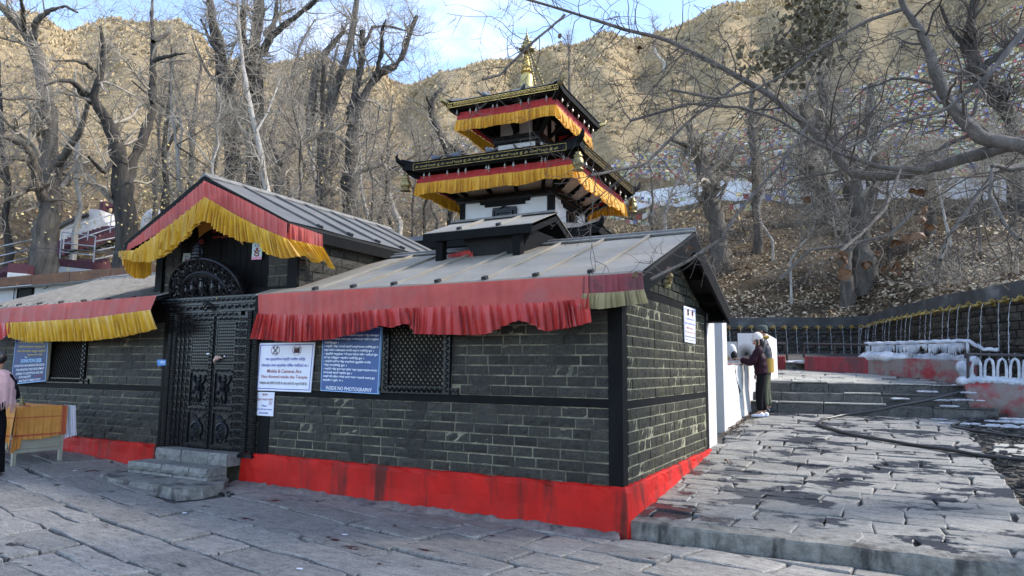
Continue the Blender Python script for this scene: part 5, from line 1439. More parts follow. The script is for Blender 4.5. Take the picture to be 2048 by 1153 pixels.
def lines(o, pt, items, mats):
    """items: (text, u0, v0, width_u, height_v, material index)"""
    m = MB()
    for s, u, v, w, h, k, bo in items:
        o0, r, u_ = pt(u, v, .0035), pt(u+w, v, .0035), pt(u, v+h, .0035)
        put_text(m, s, o0, r-o0, u_-o0, 1.0, 1.0, bo, k)
    return stuff(m.build('lettering', mats, o))
sy = -0.035
sg, pt = board('no_photo_sign', 'white sign with blue border banning mobiles and cameras, left of the blue board', 'sign', at(519, 687, y=sy), at(630, 685, y=sy), at(621, 785, y=sy), at(512, 781, y=sy), M['paper'], border=(M['ink_blue'], .009, .022))
sign_lines = [('यस मुक्तिनाथ मन्दिर परिसर भित्र', .14, .615, .72, .085, 0, .01), ('मोबाईल तथा क्यामेरा निषेध गरिएको छ ।', .07, .485, .86, .085, 0, .01), ('Mobile & Cameras Are', .19, .375, .62, .075, 1, .006), ('Not Alowed inside the Temple', .09, .245, .83, .085, 1, .006), ('मोबाईल और कैमेरे है मंदिर के अंदर लाने की अनुमति नहीं है।', .065, .115, .86, .085, 2, .008)]
lines(sg, pt, sign_lines, [M['ink_blue'], M['ink_red'], M['ink_black']])
def icons(o, pt):
    m = MB(); q = lambda u, v: pt(u, v, .004)
    for cu in (.31, .70):
        m.tube([q(cu+.075*math.cos(k*.3307), .845+.105*math.sin(k*.3307)) for k in range(19)], .0022, 4, closed=True)
    m.build('ring', M['ink_red'], o)
    m = MB()
    for a, c in (((.265, .905), (.355, .775)), ((.355, .905), (.265, .775))): m.bar(q(*a), q(*c), .012, .002, (0, -1, 0))
    for a, c in (((.265, .905), (.30, .915)), ((.325, .915), (.355, .905)), ((.29, .775), (.34, .765))): m.bar(q(*a), q(*c), .012, .002, (0, -1, 0))
    m.add([q(.65, .785), q(.75, .785), q(.75, .875), q(.65, .875)], [(0, 1, 2, 3)])
    for k in range(5): m.bar(q(.655+.0225*k, .875), q(.66+.0225*k, .905), .010, .002, (0, -1, 0))
    m.build('icon', M['ink_black'], o)
    m = MB(); m.tube([pt(.70+.026*math.cos(k*.5236), .828+.03*math.sin(k*.5236), .006) for k in range(12)], .003, 4, closed=True); m.build('icon_lens', M['ink_red'], o)
icons(sg, pt)
sh, pt = board('shoe_notice', 'small white notice about taking off shoes, taped below the no camera sign', 'sign', at(512, 784, y=-.02), at(549, 785, y=-.02), at(546, 833, y=-.02), at(511, 831, y=-.02), M['paper'], .004)
lines(sh, pt, [('कृपया', .36, .82, .30, .11, 0, .01), ('जुत्ता चप्पल बाहिर', .08, .62, .86, .13, 0, .01), ('Please', .36, .38, .26, .09, 1, .01), ('take off your shoes', .05, .22, .88, .10, 1, .01), ('and sandals', .22, .08, .5, .09, 1, .01)], [M['ink_red'], M['ink_blue']])
m = MB()
for k in range(3): m.bar(pt(.72+.07*k, .45, .004), pt(.78+.07*k, .62, .004), .003, .002, (0, -1, 0))
m.build('pen_stroke', M['ink_red'], sh)
sb, pt = board('rules_board', 'blue temple rules board with white writing, partly under the red valance', 'sign', at(646, 655, y=-.05), at(763, 655, y=-.05), at(756, 789, y=-.05), at(641, 782, y=-.05), M['blueboard'], .03, rim=M['ink_sky'], border=(M['ink_sky'], .007, .002))
L_ = ['सूचना मन्दिर अनुरोध छ ।', 'प्रवेश गर्नुहुने सबैमा जानकारी मन्दिर भित्र मोबाइल', 'क्यामेरा र छालाका सामान हुन्न, यसको कार्य बाहिर राख्नुहोला', 'गरिदिनु हुन ।', '• मन्दिर भित्र जानको लागि शान्ति कायम गरिदिनु हुन र', '   दर्शनको र कोलाहल नगरी दर्शन गरिदिनु हुन ।', '• मूर्तिको नछुनुहोला भेटी हात पेटीमा निषेध गरिएको हुँदा', '   राख्न दिनुहुन सहयोग गरिदिनु हुन ।', '• मन्दिर परिसरभित्र मन्दिरको मूर्तिको नजिक', '   भीड नगरिदिनु हुन ।', '• मन्दिर भित्र पूजा गर्न प्रवेश गर्दा जुत्ता चप्पल लगाएर', '   नजानको लागि सहयोग हुन ।', 'उल्लेखित नियम सबैको लागि समान भएकाले पालना हुन', 'हार्दिक अनुरोध छ ।']
it = []
for k, s in enumerate(L_):
    w = min(.93, .0195*len(s)); it.append((s, .04, .91-.0585*k, w, .045, 0, .045))
it.append(('INSIDE NO PHOTOGRAPHY', .10, .025, .80, .058, 0, .02))
lines(sb, pt, it, [M['ink_white']])
sx_ = .03
ss, pt = board('no_photo_sign', 'white no camera sign hung on the mossy side wall under the gable', 'sign', at(1368, 612, x=sx_), at(1391, 619, x=sx_), at(1391, 688, x=sx_), at(1370, 684, x=sx_), M['paper'], border=(M['ink_blue'], .008, .03))
lines(ss, pt, sign_lines, [M['ink_blue'], M['ink_red'], M['ink_black']]); icons(ss, pt)
sd_, pt = board('donation_sign', 'dark blue donation desk board in a weathered frame beside the left lattice window', 'sign', at(31, 678, y=-.17), at(97, 680, y=-.17), at(91, 763, y=-.08), at(22, 770, y=-.08), M['darkblue'], .05, rim=M['cream_metal'], border=(M['ink_sky'], .012, .004))
lines(sd_, pt, [('दान दिन चाहने महानुभावहरू', .12, .90, .76, .055, 0, .02), ('मन्दिर कार्यालयमा सम्पर्क गरी', .12, .80, .8, .055, 0, .02), ('रसिद लिई सहयोग गर्नुहुन अनुरोध छ', .10, .70, .86, .055, 0, .02), ('कृपया दान यहाँ', .42, .62, .44, .05, 0, .02), ('The', .34, .575, .08, .035, 2, .02), ('DONATION DESK', .24, .47, .62, .085, 1, .03), ('DONATION AND MAKING RELIGIOUS', .06, .38, .88, .05, 2, .02), ('FOR INFRASTRUCTURE DEVELOPMENT', .12, .29, .82, .05, 2, .02), ('OFFERED TO RECEPTION AND ASK', .12, .20, .8, .05, 2, .02), ('WITH RECEIPT', .22, .12, .36, .05, 2, .02), ('THANK YOU', .66, .13, .24, .035, 3, .02), ('MUKTINATH TEMPLE TRUST', .24, .035, .62, .05, 2, .02)], [M['ink_yellow'], M['ink_sky'], M['ink_white'], M['ink_red']])
tb, pt = board('wall_tag', 'small bright blue tag with white lettering on the post left of the door', 'sign', at(314, 720, y=-.04), at(335, 720, y=-.07), at(335, 731, y=-.07), at(315, 732, y=-.04), M['tagblue'], .006)
lines(tb, pt, [('भित्र', .22, .18, .58, .66, 0, .02)], [M['ink_white']])
for q, lb in (([(367, 507), (381, 507), (379, 542), (362, 542)], 'small printed god picture with pink edge on the planks left of the crest'), ([(505, 484), (525, 486), (523, 519), (503, 520)], 'small printed god picture with pink edge on the planks under the right yellow ruffle')):
    o, pt = board('prayer_poster', lb, 'poster', *[at(a, c, y=.035) for a, c in q], M['posterblue'], .003)
    m = MB(); m.add([pt(0, 0, .002), pt(1, 0, .002), pt(1, .16, .002), pt(0, .16, .002)], [(0, 1, 2, 3)]); m.build('pink_edge', M['pinkpaper'], o)
    m = MB()
    for c, r in (((.5, .62), .09), ((.5, .45), .15), ((.5, .30), .20)): m.tube([pt(c[0]+r*math.cos(k*.785), c[1]+r*.5*math.sin(k*.785), .003) for k in range(8)], .008, 4, closed=True)
    m.build('printed_figure', M['ink_red'], o)
    m = MB()
    for u, v in ((.3, .25), (.7, .25), (.35, .8), (.65, .8), (.25, .5), (.75, .5)): m.ball(pt(u, v, .002), (.012, .003, .012), 6, 4)
    m.build('printed_flower', M['ink_blue'], o)
# curved paper banner over the door crest
m = MB(); n = 14; vs = []
for i in range(n+1):
    q = i/n; u = at(398+88*q, 488-34*math.sin(math.pi*(q*.85+.12))+6*q, y=.03); w = at(398+88*q-2, 462-36*math.sin(math.pi*(q*.8+.1))+10*q, y=.03); vs += [u, w]
m.add(vs, [(2*i, 2*i+2, 2*i+3, 2*i+1) for i in range(n)]); o = m.build('paper_banner', M['bannerpaper']); tag(o, 'curved orange paper banner with red lettering above the door crest', 'banner')
sol = o.modifiers.new('thickness', 'SOLIDIFY'); sol.thickness = .003
m = MB(); a0 = at(424, 470, y=.024); r_ = at(466, 468, y=.024)-a0
put_text(m, 'जय श्री मुक्तिनाथ', a0, nrm(r_), (0, 0, 1), float(np.linalg.norm(r_)), .10, .02)
a0 = at(425, 479, y=.024); r_ = at(461, 477, y=.024)-a0
put_text(m, 'हार्दिक स्वागत छ', a0, nrm(r_), (0, 0, 1), float(np.linalg.norm(r_)), .05, .02)
m.tube([at(403+3*math.cos(k*.785), 484+3.5*math.sin(k*.785), y=.02) for k in range(8)], .014, 4, closed=True)
stuff(m.build('lettering', M['ink_red'], o))
# bundle of pink cloth knotted on the door latch
m = MB(); c = at(435, 716, y=-.05)
m.ball(c, (.045, .03, .032), 9, 6); m.tube([c+V3(-.02, -.005, 0), c+V3(-.05, -.01, -.035), c+V3(-.06, 0, -.075)], [.022, .018, .008], 6); m.tube([c+V3(.03, 0, .0), c+V3(.065, .0, .005), c+V3(.085, .01, -.01)], [.018, .012, .006], 6); m.tube([c+V3(-.03, -.01, .01), c+V3(.0, -.035, .012), c+V3(.04, -.01, 0)], .010, 5)
o = m.build('knotted_cloth', M['skin_pale'], smooth=True); tag(o, 'small pale pink bundle knotted on the latch of the carved door', 'cloth')
for a, c, lb in ((416, 708, 'white paper slip tucked in the lattice left of the door latch'), (449, 713, 'tiny white paper slip in the lattice right of the door latch')):
    p = at(a, c, y=-.02); m = MB(); m.obox(p, (.028 if a < 420 else .012, 0, .002), (0, .003, 0), (0, 0, .009)); o = m.build('paper_slip', M['paper']); tag(o, lb, 'paper')

# ================================================================== WHITE WALLS AND FOUNTAIN COURT
def on_ramp(a, c, h=0.0):
    d = ray(a, c); t = (0.15+h+0.077*CAM[1]-CAM[2])/(d[2]-0.077*d[1]); return CAM+d*t
ww = thing('white_wall', 'whitewashed parapet wall with tall end pillar running back beside the ramp', 'wall', (-0.3, 6.5, 0.4))
m = MB(); m.box(-.40, -0.02, 3.84, 4.45, 0.30, 2.44); m.build('end_panel', M['plaster_clean'], ww)
m = MB(); m.box(-.42, -0.11, 5.52, 5.90, 0.40, 2.46); m.build('pillar', M['plaster_clean'], ww)
def wallface(u, v):
    y = 5.91+3.04*u; z = (rz(0, y)-.03)+(1.70-rz(0, y)+.03)*v
    x = -0.125+0.02*u+0.010*wob(y*3, z*3)+0.006*math.sin(y*9+z*4)+(0.03*(1-v)**3)
    return (x, y, z)
m = MB(); m.grid(wallface, 50, 20)
m.box(-.48, -.150, 5.91, 8.94, .3, 1.695); m.build('parapet', M['plaster'], ww)
g = np.random.default_rng(8); m = MB(); c0 = wallface(.28, .97)       # the long crack and broken plaster
pth = []
for i in range(14):
    v = .97-.045*i; q = wallface(.24+.012*i+g.normal(0, .008), v); pth.append(V3(q[0]+.001, q[1], q[2]))
m.tube(pth, [.006+.008*(i % 4 == 2)+.016*(7 < i < 11) for i in range(14)], 5); m.build('crack', M['soot'], ww)
m = MB(); m.box(-.50, -.105, 5.91, 8.96, 1.701, 1.722); m.build('coping', M['red_old'], ww)
m = MB(); m.grid(lambda u, v: (-0.125+.07*v+.02*math.sin(u*40)*v, 5.99+2.9*u, rz(0, 5.99+2.9*u)+.012-.008*v), 40, 2)
stuff(m.build('plaster_dust', M['footing']), 'reddish dust along the foot of the white parapet')
blk = thing('incense_burner', 'white masonry incense burner block with soot mark behind the two people', 'incense burner', (-.3, 9.7, 1.4))
def soot_plaster():
    mm, n, l, b = nt('white plaster with soot bloom')
    p = pos(n); vm = n.new('ShaderNodeVectorMath'); vm.operation = 'DISTANCE'; l.new(p, vm.inputs[0]); c = at(1492, 709, y=9.3); vm.inputs[1].default_value = tuple(c)
    nn = noise(n, l, p, 9, 5, .6); ad = n.new('ShaderNodeMath'); ad.operation = 'MULTIPLY_ADD'; l.new(nn, ad.inputs[0]); ad.inputs[1].default_value = .16; l.new(vm.outputs['Value'], ad.inputs[2])
    f = ramp(n, l, ad.outputs[0], [(.10, (.03, .027, .025)), (.20, (.25, .23, .21)), (.34, (.72, .70, .68))])
    l.new(f, b.inputs['Base Color']); b.inputs['Roughness'].default_value = .85; bump(n, l, b, noise(n, l, p, 18, 5, .6), .4, .01)
    return mm
M['sootplaster'] = soot_plaster()
A0, A1, A2 = at(1475, 667, y=9.3), at(1531, 667, y=9.3), at(1553, 679, y=10.0)
m = MB(); m.prism([(A0[0], 9.3, 1.25), (A1[0], 9.3, 1.25), (A1[0], 9.3, A1[2]), (A0[0], 9.3, A0[2])], (0, .02, 0))
m.prism([(A0[0], 9.321, 1.25), (A1[0], 9.321, 1.25), (A2[0], 10.0, 1.25), (A0[0], 10.0, 1.25)], (0, 0, A2[2]-1.25-.02))
m.add([(A1[0], 9.32, 1.25), (A2[0], 10.0, 1.25), (A2[0], 10.0, A2[2]), (A1[0], 9.32, A1[2])], [(0, 1, 2, 3)])
m.add([(A0[0], 9.32, A0[2]), (A1[0], 9.32, A1[2]), (A2[0], 10, A2[2]), (A0[0], 10, A2[2])], [(0, 1, 2, 3)])
m.build('body', M['sootplaster'], blk)
B0, B1 = at(1448, 684, y=9.34), at(1475, 684, y=9.34)
m = MB(); m.box(B0[0]-.8, B1[0]-.004, 9.34, 9.7, 1.2, B0[2]); m.build('side_wall', M['plaster'], blk)
m = MB(); q = at(1493, 708, y=9.30); m.tube([V3(*q)+V3(0, -.004, 0), V3(*q)+V3(0, .02, 0)], .035, 8); m.build('smoke_hole', M['soot'], blk)
ov = thing('oven_shrine', 'small white domed lamp oven with black mouth on the parapet', 'shrine', at(1464, 722, y=8.0))
c = at(1464, 722, y=8.0)
m = MB(); m.lathe([(.10, 0), (.105, .10), (.10, .20), (.085, .27), (.055, .32), (.02, .34)], 14, c); m.build('dome', M['plaster'], ov, True)
m = MB(); m.ball(c+V3(.045, -.055, .105), (.075, .07, .10), 10, 7); m.build('black_mouth', M['soot'], ov, True)
m = MB(); m.ball(c+V3(-.06, -.11, .06), (.025, .02, .035), 6, 5); m.build('flower_offering', M['cloth_yellow'], ov, True)

# ---- spout wall
sp_ = thing('spout_wall', 'curved wet black stone wall lined with golden water spouts below the leafy slope', 'wall', (-.2, 19.3, 1.3))
sw_pts = resample(SPOUT, 160); swl = np.r_[0, np.cumsum(np.linalg.norm(np.diff(sw_pts, axis=0), axis=1))]
def sw_at(s): return np.array([np.interp(s, swl, sw_pts[:, 0]), np.interp(s, swl, sw_pts[:, 1])])
def sw_n(s):
    t = sw_at(min(s+.15, swl[-1]))-sw_at(max(s-.15, 0)); t = t/np.linalg.norm(t); return np.array([t[1], -t[0]]), t
def strip_(name, s0, s1, n, prof, mat, par, smooth=False):
    m = MB(); vs = []
    for i in range(n+1):
        s = s0+(s1-s0)*i/n; p = sw_at(s); nn, _ = sw_n(s)
        for d, z in prof: vs.append((p[0]+nn[0]*d, p[1]+nn[1]*d, z+(.012*math.sin(s*2.1) if z > 3.2 else 0)))
    k = len(prof); m.add(vs, [(i*k+j, i*k+j+1, (i+1)*k+j+1, (i+1)*k+j) for i in range(n) for j in range(k-1)])
    return m.build(name, mat, par, smooth)
TOPZ = 3.42
core = strip_('wall_core', 0, swl[-1], 150, [(-.6, 1.0), (-.6, TOPZ-.02), (-.05, TOPZ-.02), (-.05, 1.0)], M['wetback'], sp_)
strip_('coping', 0, swl[-1], 150, [(-.62, TOPZ-.1), (-.62, TOPZ), (.03, TOPZ), (.035, TOPZ-.34), (-.05, TOPZ-.345)], M['coping'], sp_)
g = np.random.default_rng(91); sts = []
z = 1.05; row = 0
while z < TOPZ-.36:
    h = g.uniform(.12, .19); h = min(h, TOPZ-.35-z); s = g.uniform(0, .2)
    while s < swl[-1]-.1:
        L = g.uniform(.22, .52); p = sw_at(s+L/2); nn, t = sw_n(s+L/2)
        if h > .05: sts.append((np.linalg.norm(p-CAM[:2]), p, math.atan2(t[1], t[0]), L, z+h/2, h, s))
        s += L
    z += h; row += 1
BLKW = block_meshes(M['wetwall'], 8)
sts = [q for q in sts if q[6] > 4.5 and q[1][0] < 6.2]
sts.sort(key=lambda q: q[0])
for q in sts[:298]: link('stone', BLKW[g.integers(8)], core, (q[1][0], q[1][1], q[4]), q[2], (q[3]-.02, .11+g.uniform(0, .05), q[5]-.016))
m = MB(); cache = [([tuple(v.co) for v in q.vertices], [tuple(p.vertices) for p in q.polygons]) for q in BLKW]
for q in sts[298:]:
    vs, fs = cache[g.integers(8)]; ca, sa = math.cos(q[2]), math.sin(q[2]); dp = .11+g.uniform(0, .05)
    m.add([(q[1][0]+v[0]*(q[3]-.02)*ca-v[1]*dp*sa, q[1][1]+v[0]*(q[3]-.02)*sa+v[1]*dp*ca, q[4]+v[2]*(q[5]-.016)) for v in vs], fs)
stuff(m.build('rubble_courses', M['wetwall'], sp_))
def spout_mesh():
    m = MB(); m.lathe([(.085, 0), (.085, .015), (.06, .03), (.02, .032)], 10)
    m.v = [(v[0], -v[2], v[1]) for v in m.v]
    m.tube([(0, 0, 0), (0, -.09, .01), (0, -.16, -.01), (0, -.22, -.005)], [.06, .05, .042, .03], 8)
    m.tube([(0, -.20, .012), (0, -.255, .03)], [.025, .012], 6); m.tube([(0, -.20, -.018), (0, -.245, -.028)], [.022, .012], 6)
    for s in (-1, 1): m.tube([(s*.035, -.10, .04), (s*.065, -.06, .09), (s*.05, -.03, .13)], [.018, .014, .004], 5); m.tube([(s*.05, -.03, -.01), (s*.11, -.04, .02), (s*.12, -.02, .07)], [.02, .016, .005], 5)
    m.tube([(0, -.12, .045), (0, -.07, .10), (0, -.02, .14)], [.016, .014, .005], 5)
    return m.mesh('water_spout', M['spoutgold'], True)
SPM = spout_mesh()
def stream_mesh(k):
    g = np.random.default_rng(300+k); m = MB(); n = 16; H = 1.45; pts = []; rr = []
    for i in range(n+1):
        t = i/n; z = -H*t; x = -.25-.16*math.sqrt(t)-.01*g.random(); pts.append((g.normal(0, .010)*t, x, z)); rr.append(.005+.007*g.random()**2+.003*t)
    m.tube(pts, rr, 5)
    for i in range(22): t = g.uniform(.25, 1); m.ball((g.normal(0, .03*t), -.25-.16*math.sqrt(t)+g.normal(0, .02), -H*t), g.uniform(.005, .012), 5, 4)
    return m.mesh('water_stream', M['water'], True)
STM = [stream_mesh(k) for k in range(5)]
s = 5.2; k = 0
while s < swl[-1]-.3:
    p = sw_at(s); nn, t = sw_n(s); a = math.atan2(t[1], t[0])
    if p[0] < 6.4:
        o = link('water_spout', SPM, sp_, (p[0]+nn[0]*.06, p[1]+nn[1]*.06, SPOUT_Z+.01*math.sin(k*2.3)), a+g.normal(0, .05), (.86,)*3)
        o2 = bpy.data.objects.new('water_stream', STM[k % 5]); COL.objects.link(o2); o2.parent = o; o2.scale = (1, g.uniform(.7, 1.15), 1)
    s += .365 if p[1] > 18 else .40; k += 1
# ice slicks on the wall foot where water freezes
# ---- basin walls, rails, ice
cf = lambda L, d0_, d1: [CAM+ray(a, c)*lerp(d0_, d1, i/(len(L)-1)) for i, (a, c) in enumerate(L)]
bw = thing('basin_wall', 'low red painted basin wall with ice along its top in front of the spouts', 'wall', CAM+ray(1740, 736)*18)
def lowwall(name, top, bot, thick, mat, par):
    n = 24; T, B_ = resample(top, n), resample(bot, n); m = MB(); vs = []
    d = nrm(np.cross(T[-1]-T[0], (0, 0, 1))); d = d if d@_f > 0 else -d
    for i in range(n):
        w = .008*math.sin(i*1.7)
        vs += [B_[i]-V3(0, 0, .1)+d*w, T[i]-V3(0, 0, .02)+d*w, T[i]+d*(.02+w), T[i]+d*thick, B_[i]+d*thick]
    m.add(vs, [(i*5+j, i*5+j+1, (i+1)*5+j+1, (i+1)*5+j) for i in range(n-1) for j in range(4)]); m.add(vs[:5], [(0, 1, 2, 3, 4)]); m.add(vs[-5:], [(4, 3, 2, 1, 0)])
    return m.build(name, mat, par), d
lowwall('wall_section', cf([(1548, 712), (1571, 712)], 17.2, 17.2), cf([(1548, 734), (1571, 734)], 17.2, 17.2), .3, M['red_basin'], bw)
lowwall('wall_section', cf([(1609, 713), (1736, 715)], 17.0, 16.1), cf([(1609, 733), (1736, 740)], 16.9, 16.0), .3, M['red_basin'], bw)
_, bd = lowwall('worn_section', cf([(1736, 715), (1838, 718), (1936, 724)], 16.1, 14.0), cf([(1736, 740), (1838, 748), (1936, 760)], 16.0, 13.9), .3, M['red_old'], bw)
lowwall('threshold', cf([(1569, 727), (1611, 727)], 17.3, 17.3), cf([(1569, 738), (1611, 738)], 17.2, 17.2), .4, M['concrete'], bw)
def railing(name, label, rails, posts, mat, r=.022, pr=.028):
    t = thing(name, label, 'railing', rails[0][0])
    for p in rails:
        m = MB(); m.tube(p, r, 6); m.build('rail', mat, t)
    for a, c in posts:
        m = MB(); m.tube([a, c], pr, 6); m.build('post', mat, t)
    return t
D1 = 17.3
railing('railing', 'thin brown railing on the red basin wall left of the ice', [cf([(1546, 687), (1572, 688)], D1, D1)], [(CAM+ray(1571, 687)*D1, CAM+ray(1575, 724)*D1)], M['steel'])
railing('railing', 'long thin brown railing between the opening and the iced section', [cf([(1608, 688), (1736, 690)], 17.1, 16.2)], [(CAM+ray(1610, 688)*17.1, CAM+ray(1607, 716)*17.1), (CAM+ray(1670, 689)*16.65, CAM+ray(1670, 714)*16.65)], M['steel'])
rr_ = [cf([(1730, 691), (1936, 685)], 16.3, 14.15), cf([(1936, 685), (1966, 702), (1998, 703)], 14.15, 13.9)]
ir = railing('railing', 'ice covered railing with icicles above the worn red wall', rr_, [(CAM+ray(a, c)*d, CAM+ray(a, c+32)*d) for a, c, d in ((1742, 691, 16.15), (1748, 691, 16.1), (1823, 689, 15.35), (1830, 689, 15.3), (1931, 685, 14.2), (1938, 685, 14.15), (1996, 703, 13.9))], M['steel'])
m = MB(); g = np.random.default_rng(14)
for L, n in ((rr_[0], 44), (rr_[1], 16)):
    P = resample(L, n)
    m.tube([q+V3(0, 0, .03+.008*math.sin(i*1.3)) for i, q in enumerate(P)], [.036+.010*g.random() for _ in P], 7)
m.build('ice_cap', M['ice'], ir, True)
m = MB(); P = resample(rr_[0], 130)
for i, q in enumerate(P):
    if (34 < i < 44) or (72 < i < 82) or i < 2 and False: l = g.uniform(.10, .20)
    else: l = g.uniform(.16, .42) if i < 130 else .1
    if i % 41 < 2: continue
    l *= .6+.4*math.sin(i*.13)**2
    m.tube([q+V3(0, 0, .02), q+V3(g.normal(0, .006), 0, -l*.5), q+V3(g.normal(0, .006), 0, -l)], [.022, .016, .003], 5)
m.build('icicle_fringe', M['ice'], ir, True)
m = MB(); P = resample(cf([(1722, 714), (1760, 713), (1838, 717), (1900, 718), (1940, 722)], 16.3, 14.1), 40)
for i, q in enumerate(P): m.ball(q+bd*.10+V3(0, 0, .0), (.14, .15, .05+.05*abs(math.sin(i*.5))+.04*g.random()), 9, 6)
for q in resample(cf([(1925, 735), (1940, 760)], 13.95, 13.9), 6): m.ball(q, (.13, .12, .14), 8, 6)
m.build('frozen_mound', M['ice'], ir, True)
# ice patches and snow lying about
def patch(c, rx, ry, h, seed, rot=0.0, b=None):
    g = np.random.default_rng(seed)
    for i in range(16):
        a, q = g.uniform(0, 6.283), math.sqrt(g.random())*1.3; s = g.uniform(.35, .9)*ry
        b.ball(c+V3(rx*q*math.cos(a), ry*q*math.sin(a), -.01), (s*g.uniform(.8, 2), s, h*g.uniform(.2, .5)), 9, 6)
    return
    n, k = 18, 4; vs = [V3(c[0], c[1], c[2]+h)]
    R_ = [1+.35*math.sin(3*a+seed)+.2*math.sin(7*a+seed*2)+g.normal(0, .06) for a in np.linspace(0, 6.283, n, endpoint=False)]
    for j in range(1, k+1):
        q = j/k
        for i in range(n):
            a = 6.283*i/n; x, y = rx*R_[i]*q*math.cos(a), ry*R_[i]*q*math.sin(a)
            vs.append(V3(c[0]+x*math.cos(rot)-y*math.sin(rot), c[1]+x*math.sin(rot)+y*math.cos(rot), c[2]+h*(1-q*q)*(1+.4*g.normal())-.005*q))
    b.add(vs, [(0, 1+i, 1+(i+1) % n) for i in range(n)]+[(1+(j-1)*n+i, 1+j*n+i, 1+j*n+(i+1) % n, 1+(j-1)*n+(i+1) % n) for j in range(1, k) for i in range(n)])
m = MB()
for i, (a, c, rx, ry, h) in enumerate(((1900, 846, .12, .06, .03), (1930, 847, .13, .06, .05), (1880, 838, .08, .05, .03), (2005, 852, .22, .09, .08), (2040, 844, .2, .09, .08), (1988, 842, .1, .06, .05), (1958, 862, .05, .04, .03), (2035, 838, .16, .07, .06))): patch(on_ramp(a, c, .02), rx, ry, h, i, .2*i, m)
for i, (a, c, y) in enumerate(((1900, 812, 8.3), (1880, 800, 8.5), (1932, 800, 8.35), (1940, 785, 8.5), (1850, 783, 8.75), (1935, 770, 8.9), (1800, 797, 8.5))): patch(at(a, c, y=y), .11+.03*(i % 3), .06, .05, 30+i, .1*i, m)
for i, (a, c) in enumerate(((1868, 748), (1890, 752), (1850, 745))): q = CAM+ray(a, c)*13.6; patch((q[0], q[1], tz(q[0], q[1])+.0), .25, .15, .04, 50+i, 0, m)
q = CAM+ray(1590, 724)*17.4; patch(q, .3, .2, .12, 61, .2, m)
stuff(m.build('ice_patches', M['snow'], None, True), 'patches of dirty snow and ice by the steps and on the paving')
# right hand plinth with iced rail
ip = thing('iced_plinth', 'worn red plinth topped by ice sheathed arches at the right edge', 'plinth', at(2000, 834, y=8.6))
c = at(1934, 800, y=8.75)
def plf(u, v):
    x = c[0]-.02+2.0*u; y = 8.72+0.10*u; z0 = .74; z1 = 1.44+.02*math.sin(u*9)
    bul = .10*math.sin(math.pi*min(1, v*1.1))
    z = z0+(z1-z0)*v
    return (x+(.10*(1-v) if u < .02 else 0)-(.03*math.sin(v*3) if u < .02 else 0), y-bul-.02*wob(x*6, z*6), z)
m = MB(); m.grid(plf, 34, 14)
m.grid(lambda u, v: (plf(0, u)[0]-.0, plf(0, u)[1]+.9*v, plf(0, u)[2]), 10, 4); m.grid(lambda u, v: (c[0]-.02+2*u, plf(u, 1)[1]+.9*v, plf(u, 1)[2]+.03*math.sin(v*3)), 20, 4)
m.build('plinth_body', M['red_old'], ip, True)
m = MB(); m.tube([at(1936, 709, y=8.75), at(1936, 775, y=8.75)], .028, 6); m.build('post', M['steel'], ip)
m = MB(); m.tube([at(1932, 709, y=8.75), at(2100, 713, y=8.75)], .026, 6); m.build('rail', M['steel'], ip)
m = MB(); g = np.random.default_rng(4)
for i in range(34):
    u = i/33; q = plf(u, 1); m.ball((q[0], q[1]+.13, q[2]-.01), (.13, .16, .05+.05*g.random()), 9, 6)
    if i % 4 == 0: m.ball((q[0], q[1]+.03, q[2]-.03), (.10, .05, .05), 8, 6)
m.build('ice_bed', M['ice'], ip, True)
for i in range(6):
    a0 = 1953+25.5*i; m = MB()
    A_ = [at(a0-9, 768, y=8.80), at(a0-9, 735, y=8.80), at(a0-6, 722, y=8.80), at(a0, 717, y=8.80), at(a0+6, 722, y=8.80), at(a0+9, 735, y=8.80), at(a0+9, 768, y=8.80)]
    m.tube(resample(A_, 22), [.020+.009*g.random() for _ in range(22)], 7); m.tube([at(a0, 718, y=8.80), at(a0, 706, y=8.80)], [.014, .003], 5)
    m.build('iced_arch', M['ice'], ip, True)
    m = MB(); m.tube([at(a0-7, 766, y=8.78), at(a0-7, 728, y=8.78)], .010, 5); m.tube([at(a0+7, 766, y=8.78), at(a0+7, 728, y=8.78)], .010, 5); m.build('arch_bar', M['rail'], ip)
# hoses
h1 = [on_ramp(a, c, .025) for a, c in ((2110, 930), (2048, 921), (1950, 909), (1850, 893), (1760, 880), (1690, 866), (1655, 857), (1638, 849), (1645, 838), (1690, 831))]+[at(1760, 820, y=7.95), at(1830, 806, y=8.15), at(1880, 795, y=8.35), at(1918, 786, y=8.55), at(1935, 778, y=8.8)]
m = MB(); m.tube(resample(h1, 70)+np.array([0, 0, .006])*np.sin(np.arange(70)*.7)[:, None], .026, 8); o = m.build('water_hose', M['hose'], None, True); tag(o, 'long black hose looped across the ramp and up the steps', 'hose')
h2 = [on_ramp(a, c, .03) for a, c in ((2100, 808), (2048, 823), (1980, 836), (1925, 845), (1903, 850), (1908, 855), (1950, 862), (2048, 876), (2100, 884))]
m = MB(); m.tube(resample(h2, 50), .020, 8); o = m.build('water_hose', M['hose'], None, True); tag(o, 'shorter black hose bent double below the iced plinth', 'hose')
m = MB(); q = [(2000, 905), (2030, 912), (2060, 915)]; m.tube([on_ramp(a, c, .05) for a, c in q], .012, 6)
o = m.build('thin_pipe', M['hose']); tag(o, 'short thin pipe lying on the earth right of the loose slabs', 'pipe')

